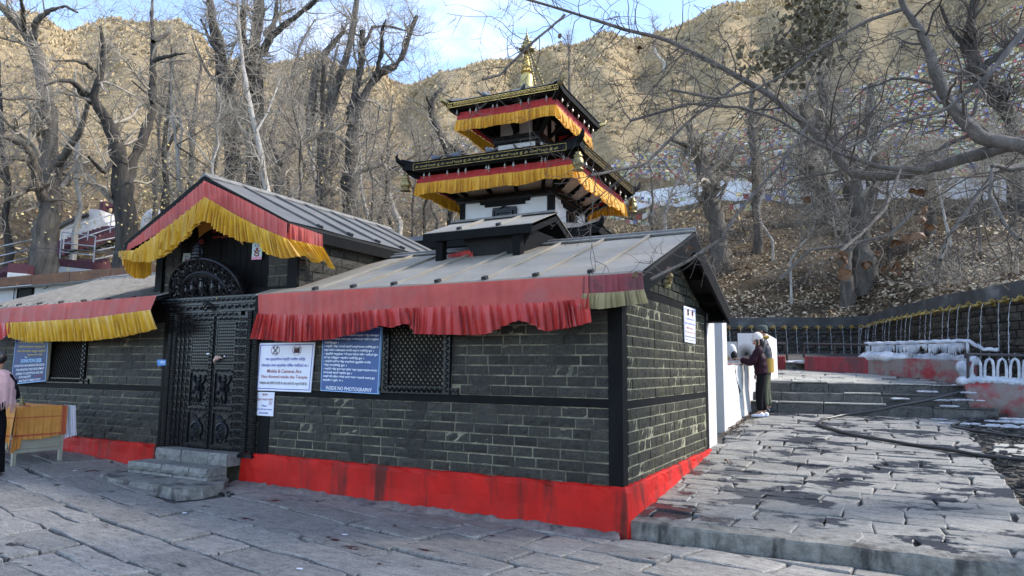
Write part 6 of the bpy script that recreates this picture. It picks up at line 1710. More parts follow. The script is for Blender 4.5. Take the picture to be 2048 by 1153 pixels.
# ================================================================== LEFT SIDE: WHITE BUILDING, TABLE
wb = thing('white_building', 'long white plastered building with rust brown fascia behind the left wing', 'building', (-19, 6.5, .3))
yb = 4.4; f0, f1 = at(-60, 564, y=yb-.35), at(330, 534, y=yb-.35)
m = MB(); m.box(f0[0]-2, f1[0]+1.5, yb, yb+4, 0, f0[2]-.1); m.build('wall', M['plaster_clean'], wb)
zt = (f0[2]+f1[2])/2
m = MB(); m.prism([(f0[0]-2, yb-.35, f0[2]), (f1[0]+1.5, yb-.35, f1[2]), (f1[0]+1.5, yb+4.2, f1[2]+.5), (f0[0]-2, yb+4.2, f0[2]+.5)], (0, 0, .06)); m.build('roof', M['roof_dark'], wb)
n = 7
for i in range(n):
    xa, xb = f0[0]-2+(f1[0]-f0[0]+3.5)*i/n, f0[0]-2+(f1[0]-f0[0]+3.5)*(i+1)/n; za = f0[2]+(f1[2]-f0[2])*(i/n)
    m = MB(); m.box(xa+.01, xb-.01, yb-.37, yb-.34, za-.20-.02*(i % 2), za+.05); m.build('fascia_board', M['brown_trim'], wb)
m = MB(); m.box(f0[0]-2, f1[0]+1.5, yb-.34, yb-.001, zt-.22, zt-.19); m.build('soffit', M['plaster_clean'], wb)
w0, w1 = at(38, 579, y=yb-.02), at(64, 596, y=yb-.02)
m = MB(); m.box(w0[0], w1[0], yb-.03, yb+.01, w1[2], w0[2]); win = m.build('window', M['soot'], wb)
m = MB()
for a, c_, d, e in ((w0[0]-.05, w0[0], w1[2], w0[2]), (w1[0], w1[0]+.05, w1[2], w0[2]), (w0[0]-.05, w1[0]+.05, w0[2], w0[2]+.05), (w0[0]-.05, w1[0]+.05, w1[2]-.05, w1[2])): m.box(a, c_, yb-.05, yb, d, e)
m.build('window_frame', M['wood'], win)
p0 = at(30, 566, y=yb-.03); m = MB(); m.tube([p0, p0+V3(0, 0, -.9)], .012, 5); m.tube([at(95, 560, y=yb-.03), at(95, 575, y=yb-.03), at(88, 578, y=yb-.03)], .012, 5); m.build('wire', M['cable'], wb)
# pipe lying on the left wing ridge
a, c_ = at(176, 564, y=1.95), at(262, 551, y=1.95)
m = MB(); m.tube([a, (a+c_)/2+V3(0, 0, .015), c_], .035, 7); o = m.build('metal_pipe', M['ridge'], None, True); tag(o, 'grey pipe lying along the ridge of the left wing roof', 'pipe')
for i, L in enumerate((((-60, 488), (0, 492), (120, 499), (245, 504)), ((-60, 500), (0, 502), (110, 506), (250, 507)))):
    m = MB(); m.tube(resample([at(q[0], q[1], y=lerp(3.5, .2, (q[0]+60)/310)) for q in L], 24), .009, 5); o = m.build('overhead_cable', M['cable']); tag(o, ['upper', 'lower'][i]+' of two black cables slung to the left eave of the gatehouse', 'cable')
q = at(146, 502, y=2.0); m = MB(); m.ball(q, (.22, .05, .035), 9, 6); o = m.build('cable_joint', M['cable'], None, True); tag(o, 'lumpy black joint taped on the overhead cables before the big tree', 'cable joint')

tbl = thing('donation_table', 'cream steel desk with orange cloth standing against the left wing', 'table', (-8.9, -.95, .25))
TX0, TX1, TY0, TY1, TZ = -9.75, -8.28, -1.27, -.60, 1.00; gl = .255
m = MB(); m.box(TX0, TX1, TY0, TY1, TZ-.03, TZ); m.build('tabletop', M['cream_metal'], tbl)
for x in (TX0+.03, TX1-.03):
    for y in (TY0+.03, TY1-.03):
        m = MB(); m.box(x-.022, x+.022, y-.022, y+.022, gz(x)-.01, TZ-.03); m.build('leg', M['cream_metal'], tbl)
m = MB(); m.box(TX1-.035, TX1-.02, TY0+.053, TY1-.053, gl+.17, TZ-.031); m.build('side_panel', M['cream_metal'], tbl)
m = MB(); m.box(TX0+.053, TX1-.053, TY0+.02, TY0+.035, gl+.30, TZ-.031); m.build('front_panel', M['cream_metal'], tbl)
m = MB(); m.box(TX1-.05, TX1-.01, TY0+.053, TY1-.053, gl+.12, gl+.165); m.build('stretcher', M['cream_metal'], tbl)
def striped(mat_base):
    mm, n, l, b = nt('orange cloth with red woven border')
    p = pos(n); sx2 = n.new('ShaderNodeSeparateXYZ'); l.new(p, sx2.inputs[0])
    col = ramp(n, l, noise(n, l, p, 9, 5, .6), [(.3, (.50, .20, .035)), (.7, (.62, .28, .055))])
    def band(sock, lo, hi):
        r = n.new('ShaderNodeValToRGB'); r.color_ramp.interpolation = 'CONSTANT'
        mr = n.new('ShaderNodeMapRange'); mr.inputs['From Min'].default_value = lo-.5; mr.inputs['From Max'].default_value = lo+.5; l.new(sock, mr.inputs['Value'])
        e = r.color_ramp.elements; e[0].position = 0; e[0].color = (0, 0, 0, 1); e[1].position = .5; e[1].color = (1, 1, 1, 1); k = e.new(.5+hi-lo); k.color = (0, 0, 0, 1); l.new(mr.outputs[0], r.inputs[0]); return r.outputs[0]
    for s_, lo, hi in (('Y', TY1-.075, TY1-.01), ('Z', TZ-.150, TZ-.138), ('Z', TZ-.40, TZ-.375)):
        col = mixc(n, l, band(sx2.outputs[s_], lo, hi), col, (.40, .085, .03))
    l.new(col, b.inputs['Base Color']); b.inputs['Roughness'].default_value = .85; bump(n, l, b, noise(n, l, p, 22, 4, .6, (1, 1, .3)), .35, .012)
    return mm
M['cloth_stripe'] = striped(None)
tc = thing('table_cloth', 'orange cloth with red borders spread over the cream desk', 'tablecloth', (-8.9, -.95, TZ))
m = MB(); m.grid(lambda u, v: (TX0+(TX1+.012-TX0)*u, TY0-.012+(TY1-TY0+.012)*v, TZ+.006+.004*math.sin(u*17)*math.sin(v*11)), 20, 10); m.build('cloth_top', M['cloth_stripe'], tc, True)
drape('cloth_end', [(TX1+.012, TY0-.012, TZ+.006), (TX1+.012, TY1, TZ+.006)], [(TX1+.03, TY0+.0, TZ-.43), (TX1+.02, TY0+.3, TZ-.45), (TX1+.02, TY1-.01, TZ-.40)], M['cloth_stripe'], tc, 50, 8, (1, 0, 0), .012, 7, 31, .1, .01, .4)
drape('cloth_front', [(TX0, TY0-.012, TZ+.006), (TX1+.012, TY0-.012, TZ+.006)], [(TX0, TY0-.03, TZ-.36), (TX1-.2, TY0-.03, TZ-.36), (TX1+.03, TY0-.05, TZ-.60)], M['cloth_stripe'], tc, 60, 8, (0, -1, 0), .020, 9, 32, .1, .01, .4)
drape('hanging_corner', [(TX1+.012, TY0-.014, TZ-.02), (TX1+.016, TY0+.12, TZ-.02)], [(TX1+.045, TY0-.06, TZ-.62), (TX1+.04, TY0+.06, TZ-.55)], M['cloth_stripe'], tc, 24, 8, (1, -.5, 0), .02, 3, 33, .2, .01, .4)
o = drape('white_cloth', [(TX1-.10, TY1+.02, TZ+.01), (TX1+.13, TY1+.05, TZ)], [(TX1-.06, TY1+.05, TZ-.47), (TX1+.15, TY1+.09, TZ-.42)], M['cloth_white'], None, 30, 8, (.6, -1, 0), .014, 4, 34, .2, .01, .4); tag(o, 'white cloth hanging off the wall side of the orange covered desk', 'cloth')
c = at(43, 812, x=-8.55); m = MB(); m.lathe([(.055, 0), (.05, .015), (.032, .05), (.022, .07), (.01, .078), (.014, .09), (.008, .11), (.016, .122), (.004, .14)], 12, (c[0], c[1], TZ+.008)); o = m.build('hand_bell', M['brass'], None, True); tag(o, 'small brass hand bell standing on the orange table cloth', 'bell')
o = None; m = MB(); m.obox((c[0]+.10, c[1]-.02, TZ+.014), (.09, .02, 0), (-.01, .03, 0), (0, 0, .005)); o = m.build('folded_cloth', M['ink_red']); tag(o, 'flat dark red strip lying beside the brass bell on the table', 'cloth')

# ================================================================== HILLSIDE BUILDINGS AND WALLS
def hz(x, y): return float(hill_h(np.array([x]), np.array([y]))[0])
def on_hill(a, c, h=0.0):
    """where the ray through a pixel meets the hillside raised by h"""
    d = ray(a, c); t0, t1 = 22.0, None
    ts = np.arange(20.0, 240.0, .25); P = CAM[None]+d[None]*ts[:, None]/math.hypot(d[0], d[1])
    dz = P[:, 2]-hill_h(P[:, 0], P[:, 1])-h; k = np.where(dz < 0)[0]
    return P[k[0]] if len(k) else None
hs = thing('hillside_stairs', 'maroon and white stairway with silver railings climbing the slope at the far left', 'staircase', at(200, 540, D=31))
DS = 30.0
def flight(p0, p1, n, w, par, mat):
    p0, p1 = np.asarray(p0), np.asarray(p1); h = nrm(np.cross(p1-p0, (0, 0, 1))); h = h if h@_f > 0 else -h
    for i in range(n):
        a, b_ = p0+(p1-p0)*i/n, p0+(p1-p0)*(i+1)/n; zt = b_[2]
        m = MB(); P = [(a[0], a[1], a[2]-.25), (b_[0], b_[1], a[2]-.25), (b_[0], b_[1], zt), (a[0], a[1], zt)]; m.prism(P, h*w); m.build('step', mat, par)
def silver_rail(pts, par, hgt=.9, every=1.1):
    P = np.asarray(pts, float); L = np.linalg.norm(np.diff(P, axis=0), axis=1).sum(); n = max(2, int(L/every)+1); Q = resample(P, n)
    for z in (hgt, hgt*.6, hgt*.25):
        m = MB(); m.tube(P+V3(0, 0, z), .024, 5); m.build('rail', M['rail'], par)
    for q in Q: m = MB(); m.tube([q, q+V3(0, 0, hgt)], .024, 5); m.build('rail_post', M['rail'], par)
A1_, A2_ = at(126, 498, D=31), at(262, 452, D=33)
flight(A1_, A2_, 14, 1.4, hs, M['maroon']); silver_rail([A1_, A2_], hs, .75)
B1_, B2_, B3_, B4_ = at(-20, 548, D=28), at(30, 536, D=28.5), at(68, 528, D=29), at(55, 545, D=28)
flight(at(-30, 560, D=28), at(68, 527, D=28.6), 9, 1.2, hs, M['maroon']); silver_rail([at(-30, 548, D=28), at(30, 533, D=28.2), at(68, 524, D=28.6)], hs, .8)
C1_, C2_, C3_ = at(118, 533, D=29), at(165, 536, D=29), at(186, 540, D=29)
m = MB(); h = nrm((_f[0], _f[1], 0)); m.prism([C1_-V3(0, 0, 1.2), C3_-V3(0, 0, 1.2), C3_, C1_], h*1.5); m.build('landing_wall', M['plaster'], hs)
m = MB(); m.prism([C1_+V3(0, 0, .005), C3_+V3(0, 0, .005), C3_+V3(0, 0, .28), C1_+V3(0, 0, .28)], h*1.5); m.build('landing_edge', M['maroon'], hs)
silver_rail([C1_+V3(0, 0, .28), C3_+V3(0, 0, .28)], hs, .95, .75)
silver_rail([at(186, 532, D=29.3), at(238, 520, D=30)], hs, .9, .7); flight(at(160, 545, D=29), at(222, 520, D=30), 7, 1.3, hs, M['maroon'])
D1_ = [at(15, 545, D=27), at(53, 548, D=27)]; m = MB(); m.prism([D1_[0]-V3(0, 0, 1.1), D1_[1]-V3(0, 0, 1.1), D1_[1], D1_[0]], h*1.2); m.build('landing_wall', M['plaster'], hs)
m = MB(); m.prism([D1_[0]+V3(0, 0, .004), D1_[1]+V3(0, 0, .004), D1_[1]+V3(0, 0, .3), D1_[0]+V3(0, 0, .3)], h*1.2); m.build('landing_edge', M['maroon'], hs)
# bright white retaining wall and small shrine beside the stairs
wl_ = thing('white_wall', 'ragged white retaining wall above the maroon stairway', 'wall', at(170, 470, D=34))
pts = [(118, 490), (122, 458), (150, 440), (176, 432), (180, 418), (200, 420), (206, 440), (222, 456), (180, 470), (140, 488)]
m = MB(); m.prism([at(a, c, D=34.5) for a, c in pts], h*1.5); m.build('wall_body', M['plaster'], wl_)
m = MB(); P = [at(a, c, D=34.4) for a, c in ((117, 455), (150, 437), (177, 429))]; m.tube(P, .10, 6); m.build('wall_coping', M['coping'], wl_)
sh2 = thing('stupa', 'small white stupa with maroon frame behind the left rake of the gatehouse', 'stupa', at(314, 450, D=36))
c = at(312, 452, D=36); m = MB(); m.lathe([(.62, -1.6), (.66, -.4), (.66, .05), (.60, .35), (.46, .62), (.25, .78), (.1, .82)], 16, c); m.build('dome', M['plaster_clean'], sh2, True)
m = MB(); m.box(c[0]-.9, c[0]+.9, c[1]-.9, c[1]+.9, c[2]-2.6, c[2]-.9); m.build('base', M['maroon'], sh2)
gt2 = thing('maroon_gate', 'maroon painted gate frame beside the white wall behind the second tree', 'gate', at(215, 440, D=36.5))
for a in (206, 232):
    p = at(a, 445, D=36.5); m = MB(); m.box(p[0]-.14, p[0]+.14, p[1]-.14, p[1]+.14, p[2]-.9, p[2]+.95); m.build('gate_post', M['maroon'], gt2)
p, q = at(203, 414, D=36.5), at(236, 410, D=36.5); m = MB(); m.bar(p, q, .25, .2); m.build('gate_beam', M['maroon'], gt2)
# long white terrace wall on the right hand slope
tw = thing('white_wall', 'long white terrace wall on the slope under the prayer flags at right', 'wall', at(1650, 400, D=43))
L = [(1262, 424), (1330, 414), (1420, 402), (1500, 402), (1580, 404), (1660, 402), (1740, 400), (1830, 398), (1910, 400), (2000, 405), (2100, 412)]
twp = [min((on_hill(a, c), at(a, c, D=44)), key=lambda q: math.hypot(q[0]-CAM[0], q[1]-CAM[1])) for a, c in L]
for i in range(len(L)-1):
    a, b_ = L[i], L[i+1]; hgt = (36 if i < 6 else 32)/1375*46
    p, q = twp[i], twp[i+1]
    m = MB(); m.prism([p-V3(0, 0, 1.0), q-V3(0, 0, 1.0), q+V3(0, 0, hgt), p+V3(0, 0, hgt)], nrm((p[0]-CAM[0], p[1]-CAM[1], 0))*.5); m.build('wall_section', M['plaster_bright'], tw)

# ================================================================== TREES
def tubes_np(P, Rr, n):
    """P (N,m,3) polylines, Rr (N,m) radii -> verts, quads"""
    N, m, _ = P.shape
    T = np.empty_like(P); T[:, 1:-1] = P[:, 2:]-P[:, :-2]; T[:, 0] = P[:, 1]-P[:, 0]; T[:, -1] = P[:, -1]-P[:, -2]
    T /= np.linalg.norm(T, axis=2, keepdims=True)+1e-9
    ref = np.array([.31, .52, .79]); n1 = np.cross(T, ref); n1 /= np.linalg.norm(n1, axis=2, keepdims=True)+1e-9; n2 = np.cross(T, n1)
    a = np.arange(n)*2*np.pi/n
    V = P[:, :, None]+Rr[:, :, None, None]*(np.cos(a)[None, None, :, None]*n1[:, :, None]+np.sin(a)[None, None, :, None]*n2[:, :, None])
    idx = np.arange(N*m*n).reshape(N, m, n); i0 = idx[:, :-1]; i1 = idx[:, 1:]
    Q = np.stack([i0, np.roll(i0, -1, 2), np.roll(i1, -1, 2), i1], -1).reshape(-1, 4)
    return V.reshape(-1, 3), Q
def grow(P, Rr, count, lens, g, up=.25, out=.9, wander=.28, m=6, tmin=.2, rk=.55, rmin=.004, droop=0.0, keep=.35, tend=.25):
    """children of the polylines P: count branches in all"""
    N, k, _ = P.shape; L = np.linalg.norm(np.diff(P, axis=1), axis=2).sum(1)
    pi = g.choice(N, count, p=L/L.sum()); t = tmin+(1-tmin)*g.random(count)**.8; f = t*(k-1); i = np.minimum(f.astype(int), k-2); fr = (f-i)[:, None]
    st = P[pi, i]*(1-fr)+P[pi, i+1]*fr; tg = P[pi, i+1]-P[pi, i]; tg /= np.linalg.norm(tg, axis=1, keepdims=True)+1e-9
    r0 = Rr[pi, i]*(1-fr[:, 0])+Rr[pi, i+1]*fr[:, 0]
    d = g.normal(size=(count, 3)); d -= tg*(d*tg).sum(1, keepdims=True); d /= np.linalg.norm(d, axis=1, keepdims=True)+1e-9
    d = tg*keep+d*out+np.array([0, 0, up]); d /= np.linalg.norm(d, axis=1, keepdims=True)
    ln = g.uniform(lens[0], lens[1], count)*(1.15-.6*t); C = np.empty((count, m, 3)); C[:, 0] = st
    cv = g.normal(size=(count, 3))*wander*.6
    for j in range(1, m):
        d = d+g.normal(size=(count, 3))*wander+cv*.5+np.array([0, 0, up*.28-droop*j/m]); d /= np.linalg.norm(d, axis=1, keepdims=True)
        C[:, j] = C[:, j-1]+d*(ln/(m-1))[:, None]
    rs = np.maximum(r0*rk, rmin); R2 = rs[:, None]*np.linspace(1, tend, m)[None]
    return C, np.maximum(R2, rmin*.55)
def limbs_mesh(limbs, n=9, m=26, seed=0, knob=.10):
    """smooth thick limbs with knots"""
    g = np.random.default_rng(seed); Ps, Rs, V, Q, o = [], [], [], [], 0
    for L in limbs:
        A = np.asarray(L, float); q = resample(A, m); P, R_ = q[:, :3], q[:, 3]
        k = g.normal(0, 1, (m, 3)); k = (k+np.roll(k, 1, 0)+np.roll(k, -1, 0))/3
        P = P+k*R_[:, None]*.22*np.r_[0, np.ones(m-1)][:, None]; R_ = R_*(1+knob*g.normal(size=m))
        v, qd = tubes_np(P[None], R_[None], n)
        # bark ridges
        a = np.tile(np.arange(n), m); v = v+(v-np.repeat(P, n, 0))*(.10*np.sin(a*2.7+np.repeat(np.arange(m), n)*.25)+.06*g.normal(size=len(v)))[:, None]
        V.append(v); Q.append(qd+o); o += len(v); Ps.append(P); Rs.append(R_)
    return np.concatenate(V), np.concatenate(Q), np.stack(Ps), np.stack(Rs)
TREES = 'bare trees on the slope behind the temple'
def px_limb(pts, D, off=0.0, g=None, wscale=0.72):
    """a limb traced on the photograph at ground distance D, swinging off by 'off' metres in depth along it"""
    out = []; n = len(pts)
    for i, (a, c, w) in enumerate(pts):
        dd = D+off*i/max(1, n-1); p = at(a, c, D=dd); dep = (p-CAM)@_f
        out.append([p[0], p[1], p[2], max(.012, w*.5*wscale*dep/FPX)])
    return out
def tree(label, D, limbs, seed, bk='bark', tw='twig', n1=26, n2=170, n3=900, n4=0, l1=(1.2, 2.8), l2=(.7, 1.6), l3=(.35, .95), up=.25, ground=True, group=TREES, cat='tree', name='bare_tree', droop=0.0, rmin=.007, out=.9):
    g = np.random.default_rng(seed); L = []
    for i, (pts, off) in enumerate(limbs):
        q = px_limb(pts, D, off)
        if i == 0 and ground:
            b0 = q[0]; zb = hz(b0[0], b0[1])-.3 if math.hypot(b0[0]-CAM[0], b0[1]-CAM[1]) > 17 else b0[2]
            if zb < b0[2]: q = [[b0[0], b0[1], zb, b0[3]*1.35], [b0[0], b0[1], zb+(b0[2]-zb)*.3, b0[3]*1.1]]+q
        L.append(q)
    base = L[0][0]
    t = thing(name, label, cat, base[:3], group)
    V, Q, P, R_ = limbs_mesh(L, 10, 30, seed)
    link('trunk', mesh_np('trunk', V, Q, mats=[M[bk]], smooth=True), t)
    vs, qs, o = [], [], 0
    lim = P[:, :, :]; rad = R_
    # upper parts only carry twigs
    C1, R1 = grow(P, R_, n1, l1, g, up=up, out=out, tmin=.35, rk=.40, rmin=rmin*1.6, droop=droop, m=8, wander=.22)
    C2, R2 = grow(np.concatenate([C1]), R1, n2, l2, g, up=up*.8, out=out, tmin=.15, rk=.55, rmin=rmin*1.1, droop=droop, m=6)
    C2b, R2b = grow(P, R_, n2//2, l2, g, up=up, out=out, tmin=.3, rk=.18, rmin=rmin*1.1, droop=droop, m=6)
    C2, R2 = np.concatenate([C2, C2b]), np.concatenate([R2, R2b])
    C3, R3 = grow(C2, R2, n3, l3, g, up=up*.5, out=out, tmin=.1, rk=.6, rmin=rmin*.75, droop=droop, m=4, wander=.2)
    parts = [(C1, R1, 5), (C2, R2, 4), (C3, R3, 3)]
    if n4:
        C4, R4 = grow(C3, R3, n4, (l3[0]*.6, l3[1]*.6), g, up=up*.3, out=out, tmin=.1, rk=.7, rmin=rmin*.6, droop=droop, m=3); parts.append((C4, R4, 3))
    for C_, R__, n in parts:
        v, q = tubes_np(C_, R__, n); vs.append(v); qs.append(q+o); o += len(v)
    cr = link('crown', mesh_np('crown', np.concatenate(vs), np.concatenate(qs), mats=[M[tw]]), t)
    return t, C3

# the traced trees behind the left wing and the gatehouse
tree('massive furrowed poplar trunk forking high above the white building at the far left', 27.5, [
    ([(88, 560, 76), (92, 480, 66), (102, 400, 56), (98, 320, 46), (97, 240, 42), (92, 190, 38), (76, 120, 30), (58, 70, 28), (30, 40, 24), (0, 10, 18), (-30, -15, 12)], 2.0),
    ([(66, 78, 22), (72, 45, 16), (95, 22, 12), (130, 12, 8), (155, 25, 5)], -1.5), ([(48, 60, 14), (45, 20, 11), (40, -20, 7)], -2),
    ([(112, 330, 24), (135, 305, 20), (155, 270, 17), (168, 235, 13), (178, 200, 9), (205, 150, 5)], -2.5),
    ([(84, 400, 24), (70, 350, 20), (62, 310, 18), (42, 288, 16), (15, 275, 13), (-20, 270, 9)], -2.5),
    ([(78, 340, 12), (55, 320, 10), (20, 318, 9), (-10, 345, 5)], -3), ([(85, 200, 12), (50, 195, 9), (20, 200, 7), (-20, 190, 4)], -2.5), ([(70, 370, 14), (40, 390, 11), (10, 400, 9), (-30, 430, 5)], -3)], 1, 'bark', 'twig', 34, 200, 900)
tree('gnarled dark pollard with elbowed black branches behind the left rake of the gatehouse', 23.0, [
    ([(254, 500, 58), (252, 430, 52), (246, 370, 48), (238, 320, 44), (226, 270, 38), (212, 235, 32), (196, 215, 28), (185, 200, 26), (192, 180, 22), (202, 150, 18), (208, 110, 14), (204, 70, 10), (200, 52, 6)], -1.0),
    ([(188, 204, 24), (170, 192, 20), (160, 175, 15), (140, 162, 12), (115, 162, 8), (90, 172, 4)], -2.0),
    ([(246, 400, 34), (262, 330, 30), (282, 285, 27), (298, 245, 24), (305, 205, 21), (305, 150, 19), (307, 100, 15), (303, 50, 10), (305, 0, 7)], 1.5),
    ([(306, 122, 12), (330, 115, 10), (350, 110, 8), (372, 107, 4)], -1), ([(306, 84, 12), (322, 76, 10), (340, 66, 6)], 1), ([(240, 335, 16), (222, 328, 14), (208, 344, 13), (196, 335, 11), (178, 315, 7)], -1.5),
    ([(304, 205, 10), (320, 196, 8), (338, 190, 5)], 1), ([(207, 110, 8), (220, 100, 6), (230, 88, 4)], 1), ([(200, 148, 12), (175, 130, 9), (150, 122, 7), (105, 122, 4)], -1.5)], 2, 'bark_dark', 'twig', 26, 180, 800)
tree('slender pale leaning poplar stem in front of the thicket behind the gatehouse ridge', 19.0, [
    ([(541, 420, 17), (533, 370, 16), (522, 310, 15), (510, 255, 14), (497, 195, 13), (486, 130, 11), (479, 70, 9), (475, 0, 7), (472, -40, 5)], 0.8),
    ([(512, 265, 7), (535, 225, 5), (560, 160, 4)], 1)], 3, 'bark_pale', 'twig', 22, 130, 600, l1=(.8, 1.9))
tree('thick many stemmed dark tree left of the pale poplar', 27.0, [
    ([(470, 420, 46), (468, 330, 42), (462, 250, 38), (450, 170, 34), (440, 110, 30), (428, 50, 24), (418, -10, 18)], 1),
    ([(452, 190, 16), (470, 150, 12), (488, 100, 8)], -1), ([(440, 110, 14), (420, 80, 10), (402, 40, 6)], 1)], 4, 'bark_dark', 'twig', 24, 180, 900)
tree('tall dark trunk with steep upright limbs right of the pale poplar', 26.0, [
    ([(512, 420, 52), (512, 330, 48), (510, 240, 44), (508, 160, 40), (512, 90, 34), (518, 30, 30), (520, -30, 24)], 0),
    ([(500, 200, 30), (492, 120, 26), (482, 60, 22), (486, 15, 14)], -1.5), ([(522, 110, 22), (545, 70, 18), (585, 38, 15), (618, 12, 12), (645, -8, 9)], -2), ([(530, 90, 14), (550, 40, 12), (555, -15, 8)], 1.5), ([(528, 70, 10), (560, 30, 8), (590, 18, 6)], 2)], 5, 'bark_dark', 'twig', 30, 210, 1000)
tree('forked tree whose blunt sawn limbs reach toward the blue gap in the sky', 24.0, [
    ([(702, 420, 42), (700, 350, 38), (702, 280, 34), (716, 220, 30), (738, 175, 25), (758, 150, 22), (775, 138, 20), (798, 130, 18), (808, 100, 16), (820, 65, 14), (833, 32, 12)], 0.5),
    ([(752, 152, 15), (762, 110, 13), (765, 60, 10), (772, 40, 5)], -1), ([(700, 250, 26), (712, 180, 22), (722, 130, 18), (726, 62, 16)], 1.5), ([(728, 90, 10), (745, 55, 8), (770, 52, 6), (815, 62, 4)], 1)], 6, 'bark_dark', 'twig', 26, 190, 950)
tree('twin stemmed grey tree left of the blunt forked tree', 25.0, [
    ([(648, 420, 34), (646, 340, 32), (646, 270, 30), (660, 210, 27), (676, 160, 24), (695, 110, 20), (704, 60, 17), (714, 0, 13)], 0),
    ([(620, 280, 24), (622, 220, 22), (630, 160, 22), (642, 115, 20), (668, 85, 17), (690, 62, 13), (684, 52, 7)], 1.5), ([(648, 250, 16), (645, 190, 14), (648, 130, 10)], -1.5)], 7, 'bark', 'twig', 26, 190, 950)
tree('leaning trunk curving up beside the gatehouse ridge', 22.0, [
    ([(556, 430, 32), (556, 370, 30), (562, 330, 27), (578, 300, 22), (606, 285, 16), (640, 270, 11), (668, 240, 8)], 1),
    ([(562, 330, 14), (540, 280, 11), (560, 215, 9), (585, 150, 8), (600, 90, 6), (630, 40, 4)], 2)], 8, 'bark', 'twig', 22, 170, 900)
tree('small broken topped snag left of the pagoda roofs', 25.0, [
    ([(905, 330, 20), (890, 290, 20), (875, 255, 18), (862, 232, 16), (862, 205, 16), (872, 188, 12), (884, 178, 8)], 0.5), ([(864, 215, 8), (855, 200, 7), (853, 192, 4)], -.5), ([(885, 285, 16), (910, 300, 14), (938, 315, 10)], 1)], 9, 'bark_dark', 'twig', 20, 170, 900)
# right hand slope
RT = 'bare trees on the leafy slope at right'
tree('thick furrowed trunk rising behind the right end of the wing roof', 32.0, [
    ([(1442, 530, 60), (1436, 470, 52), (1424, 410, 46), (1414, 360, 40), (1400, 310, 34), (1385, 280, 24), (1375, 250, 14)], 0), ([(1420, 380, 20), (1452, 340, 14), (1475, 290, 9)], 1.5), ([(1405, 320, 16), (1370, 290, 12), (1345, 282, 7)], -1)], 21, 'bark', 'twig', 28, 230, 1000, 300, l1=(1.0, 2.6), up=.05, droop=.12, group=RT)
tree('broad grey trunk in the middle of the leafy slope', 29.0, [
    ([(1722, 500, 66), (1716, 440, 60), (1706, 390, 50), (1690, 330, 42), (1668, 280, 36), (1652, 230, 30), (1645, 180, 22), (1640, 140, 14)], 0), ([(1726, 450, 36), (1744, 380, 34), (1748, 320, 28), (1738, 240, 24), (1742, 170, 16)], 1.5), ([(1670, 290, 22), (1620, 250, 18), (1600, 210, 10)], -1)], 22, 'bark', 'twig', 30, 230, 900, 200, up=.1, group=RT)
tree('leaning mossy trunk cut short before the white terrace wall', 28.0, [
    ([(1690, 480, 36), (1672, 430, 32), (1648, 390, 30), (1622, 352, 26), (1606, 318, 18)], 0), ([(1622, 352, 12), (1640, 300, 8), (1630, 250, 5)], 1)], 23, 'bark', 'twig', 22, 200, 1000, group=RT)
tree('dark crooked tree high at the right edge of the slope', 33.0, [
    ([(2020, 240, 40), (1990, 190, 38), (1960, 140, 34), (1935, 90, 28), (1945, 30, 22), (1955, -30, 16)], 0), ([(1960, 140, 20), (2010, 100, 16), (2050, 60, 10)], 1), ([(1950, 120, 14), (1900, 60, 10), (1880, 10, 6)], -1)], 24, 'bark_dark', 'twig_dark', 26, 200, 900, group=RT)
tree('upright grey stem standing among the flags right of the pagoda', 34.0, [
    ([(1510, 330, 22), (1508, 270, 20), (1500, 220, 16), (1505, 170, 10)], 0), ([(1506, 260, 10), (1530, 220, 7), (1535, 170, 5)], 1)], 25, 'bark', 'twig', 20, 160, 800, group=RT)
tree('pair of dark stems on the slope above the broad grey trunk', 38.0, [
    ([(1640, 340, 26), (1640, 280, 24), (1650, 220, 20), (1660, 170, 14)], 0), ([(1604, 330, 20), (1608, 260, 18), (1600, 200, 12)], .5)], 26, 'bark_dark', 'twig', 20, 180, 900, group=RT)
tree('short stout pollard far along the slope', 33.0, [
    ([(1862, 420, 24), (1858, 370, 22), (1850, 330, 18), (1846, 300, 10)], 0)], 27, 'bark', 'twig', 22, 200, 1000, group=RT)

# thicket of thin stems and saplings on the slope
g = np.random.default_rng(404)
k = 0
for a0, c0, D, w, hgt in [(330, 420, 30, 20, 330), (362, 420, 27, 14, 300), (390, 430, 31, 18, 360), (412, 430, 24, 10, 260), (430, 430, 33, 16, 320), (580, 430, 30, 12, 280), (600, 430, 28, 10, 300), (628, 430, 33, 16, 300), (664, 430, 30, 20, 340), (690, 440, 33, 14, 240), (736, 440, 27, 12, 240), (760, 440, 30, 16, 250), (782, 450, 28, 10, 200), (800, 450, 34, 16, 200), (826, 450, 30, 9, 200), (850, 450, 26, 9, 180), (150, 470, 31, 16, 330), (312, 400, 33, 14, 280), (20, 500, 30, 20, 380), (352, 420, 35, 18, 300), (742, 450, 22, 8, 240), (596, 420, 21, 7, 260), (430, 410, 20, 7, 240), (876, 440, 29, 10, 160)]:
    k += 1; q = [(a0, c0, w)]; x = a0
    for j in range(1, 7): x += g.normal(0, 9); q.append((x, c0-hgt*j/6, max(3, w*(1-.13*j))))
    tree(['thin grey sapling in the thicket behind the temple', 'dark slim stem in the thicket behind the temple', 'pale slim stem in the thicket behind the temple'][k % 3], D, [(q, g.uniform(-1, 1)), ([(q[2][0], q[2][1], w*.6), (q[2][0]+g.normal(0, 25), q[2][1]-hgt*.2, w*.4), (q[2][0]+g.normal(0, 45), q[2][1]-hgt*.45, w*.2)], g.uniform(-1, 1))], 500+k,
         ['bark', 'bark_dark', 'bark_pale'][k % 3], 'twig', 20, 130, 480, l1=(.9, 2.2), l2=(.6, 1.4), cat='tree', name='bare_sapling', group=['thin grey saplings of the thicket', 'dark slim stems of the thicket', 'pale slim stems of the thicket'][k % 3])
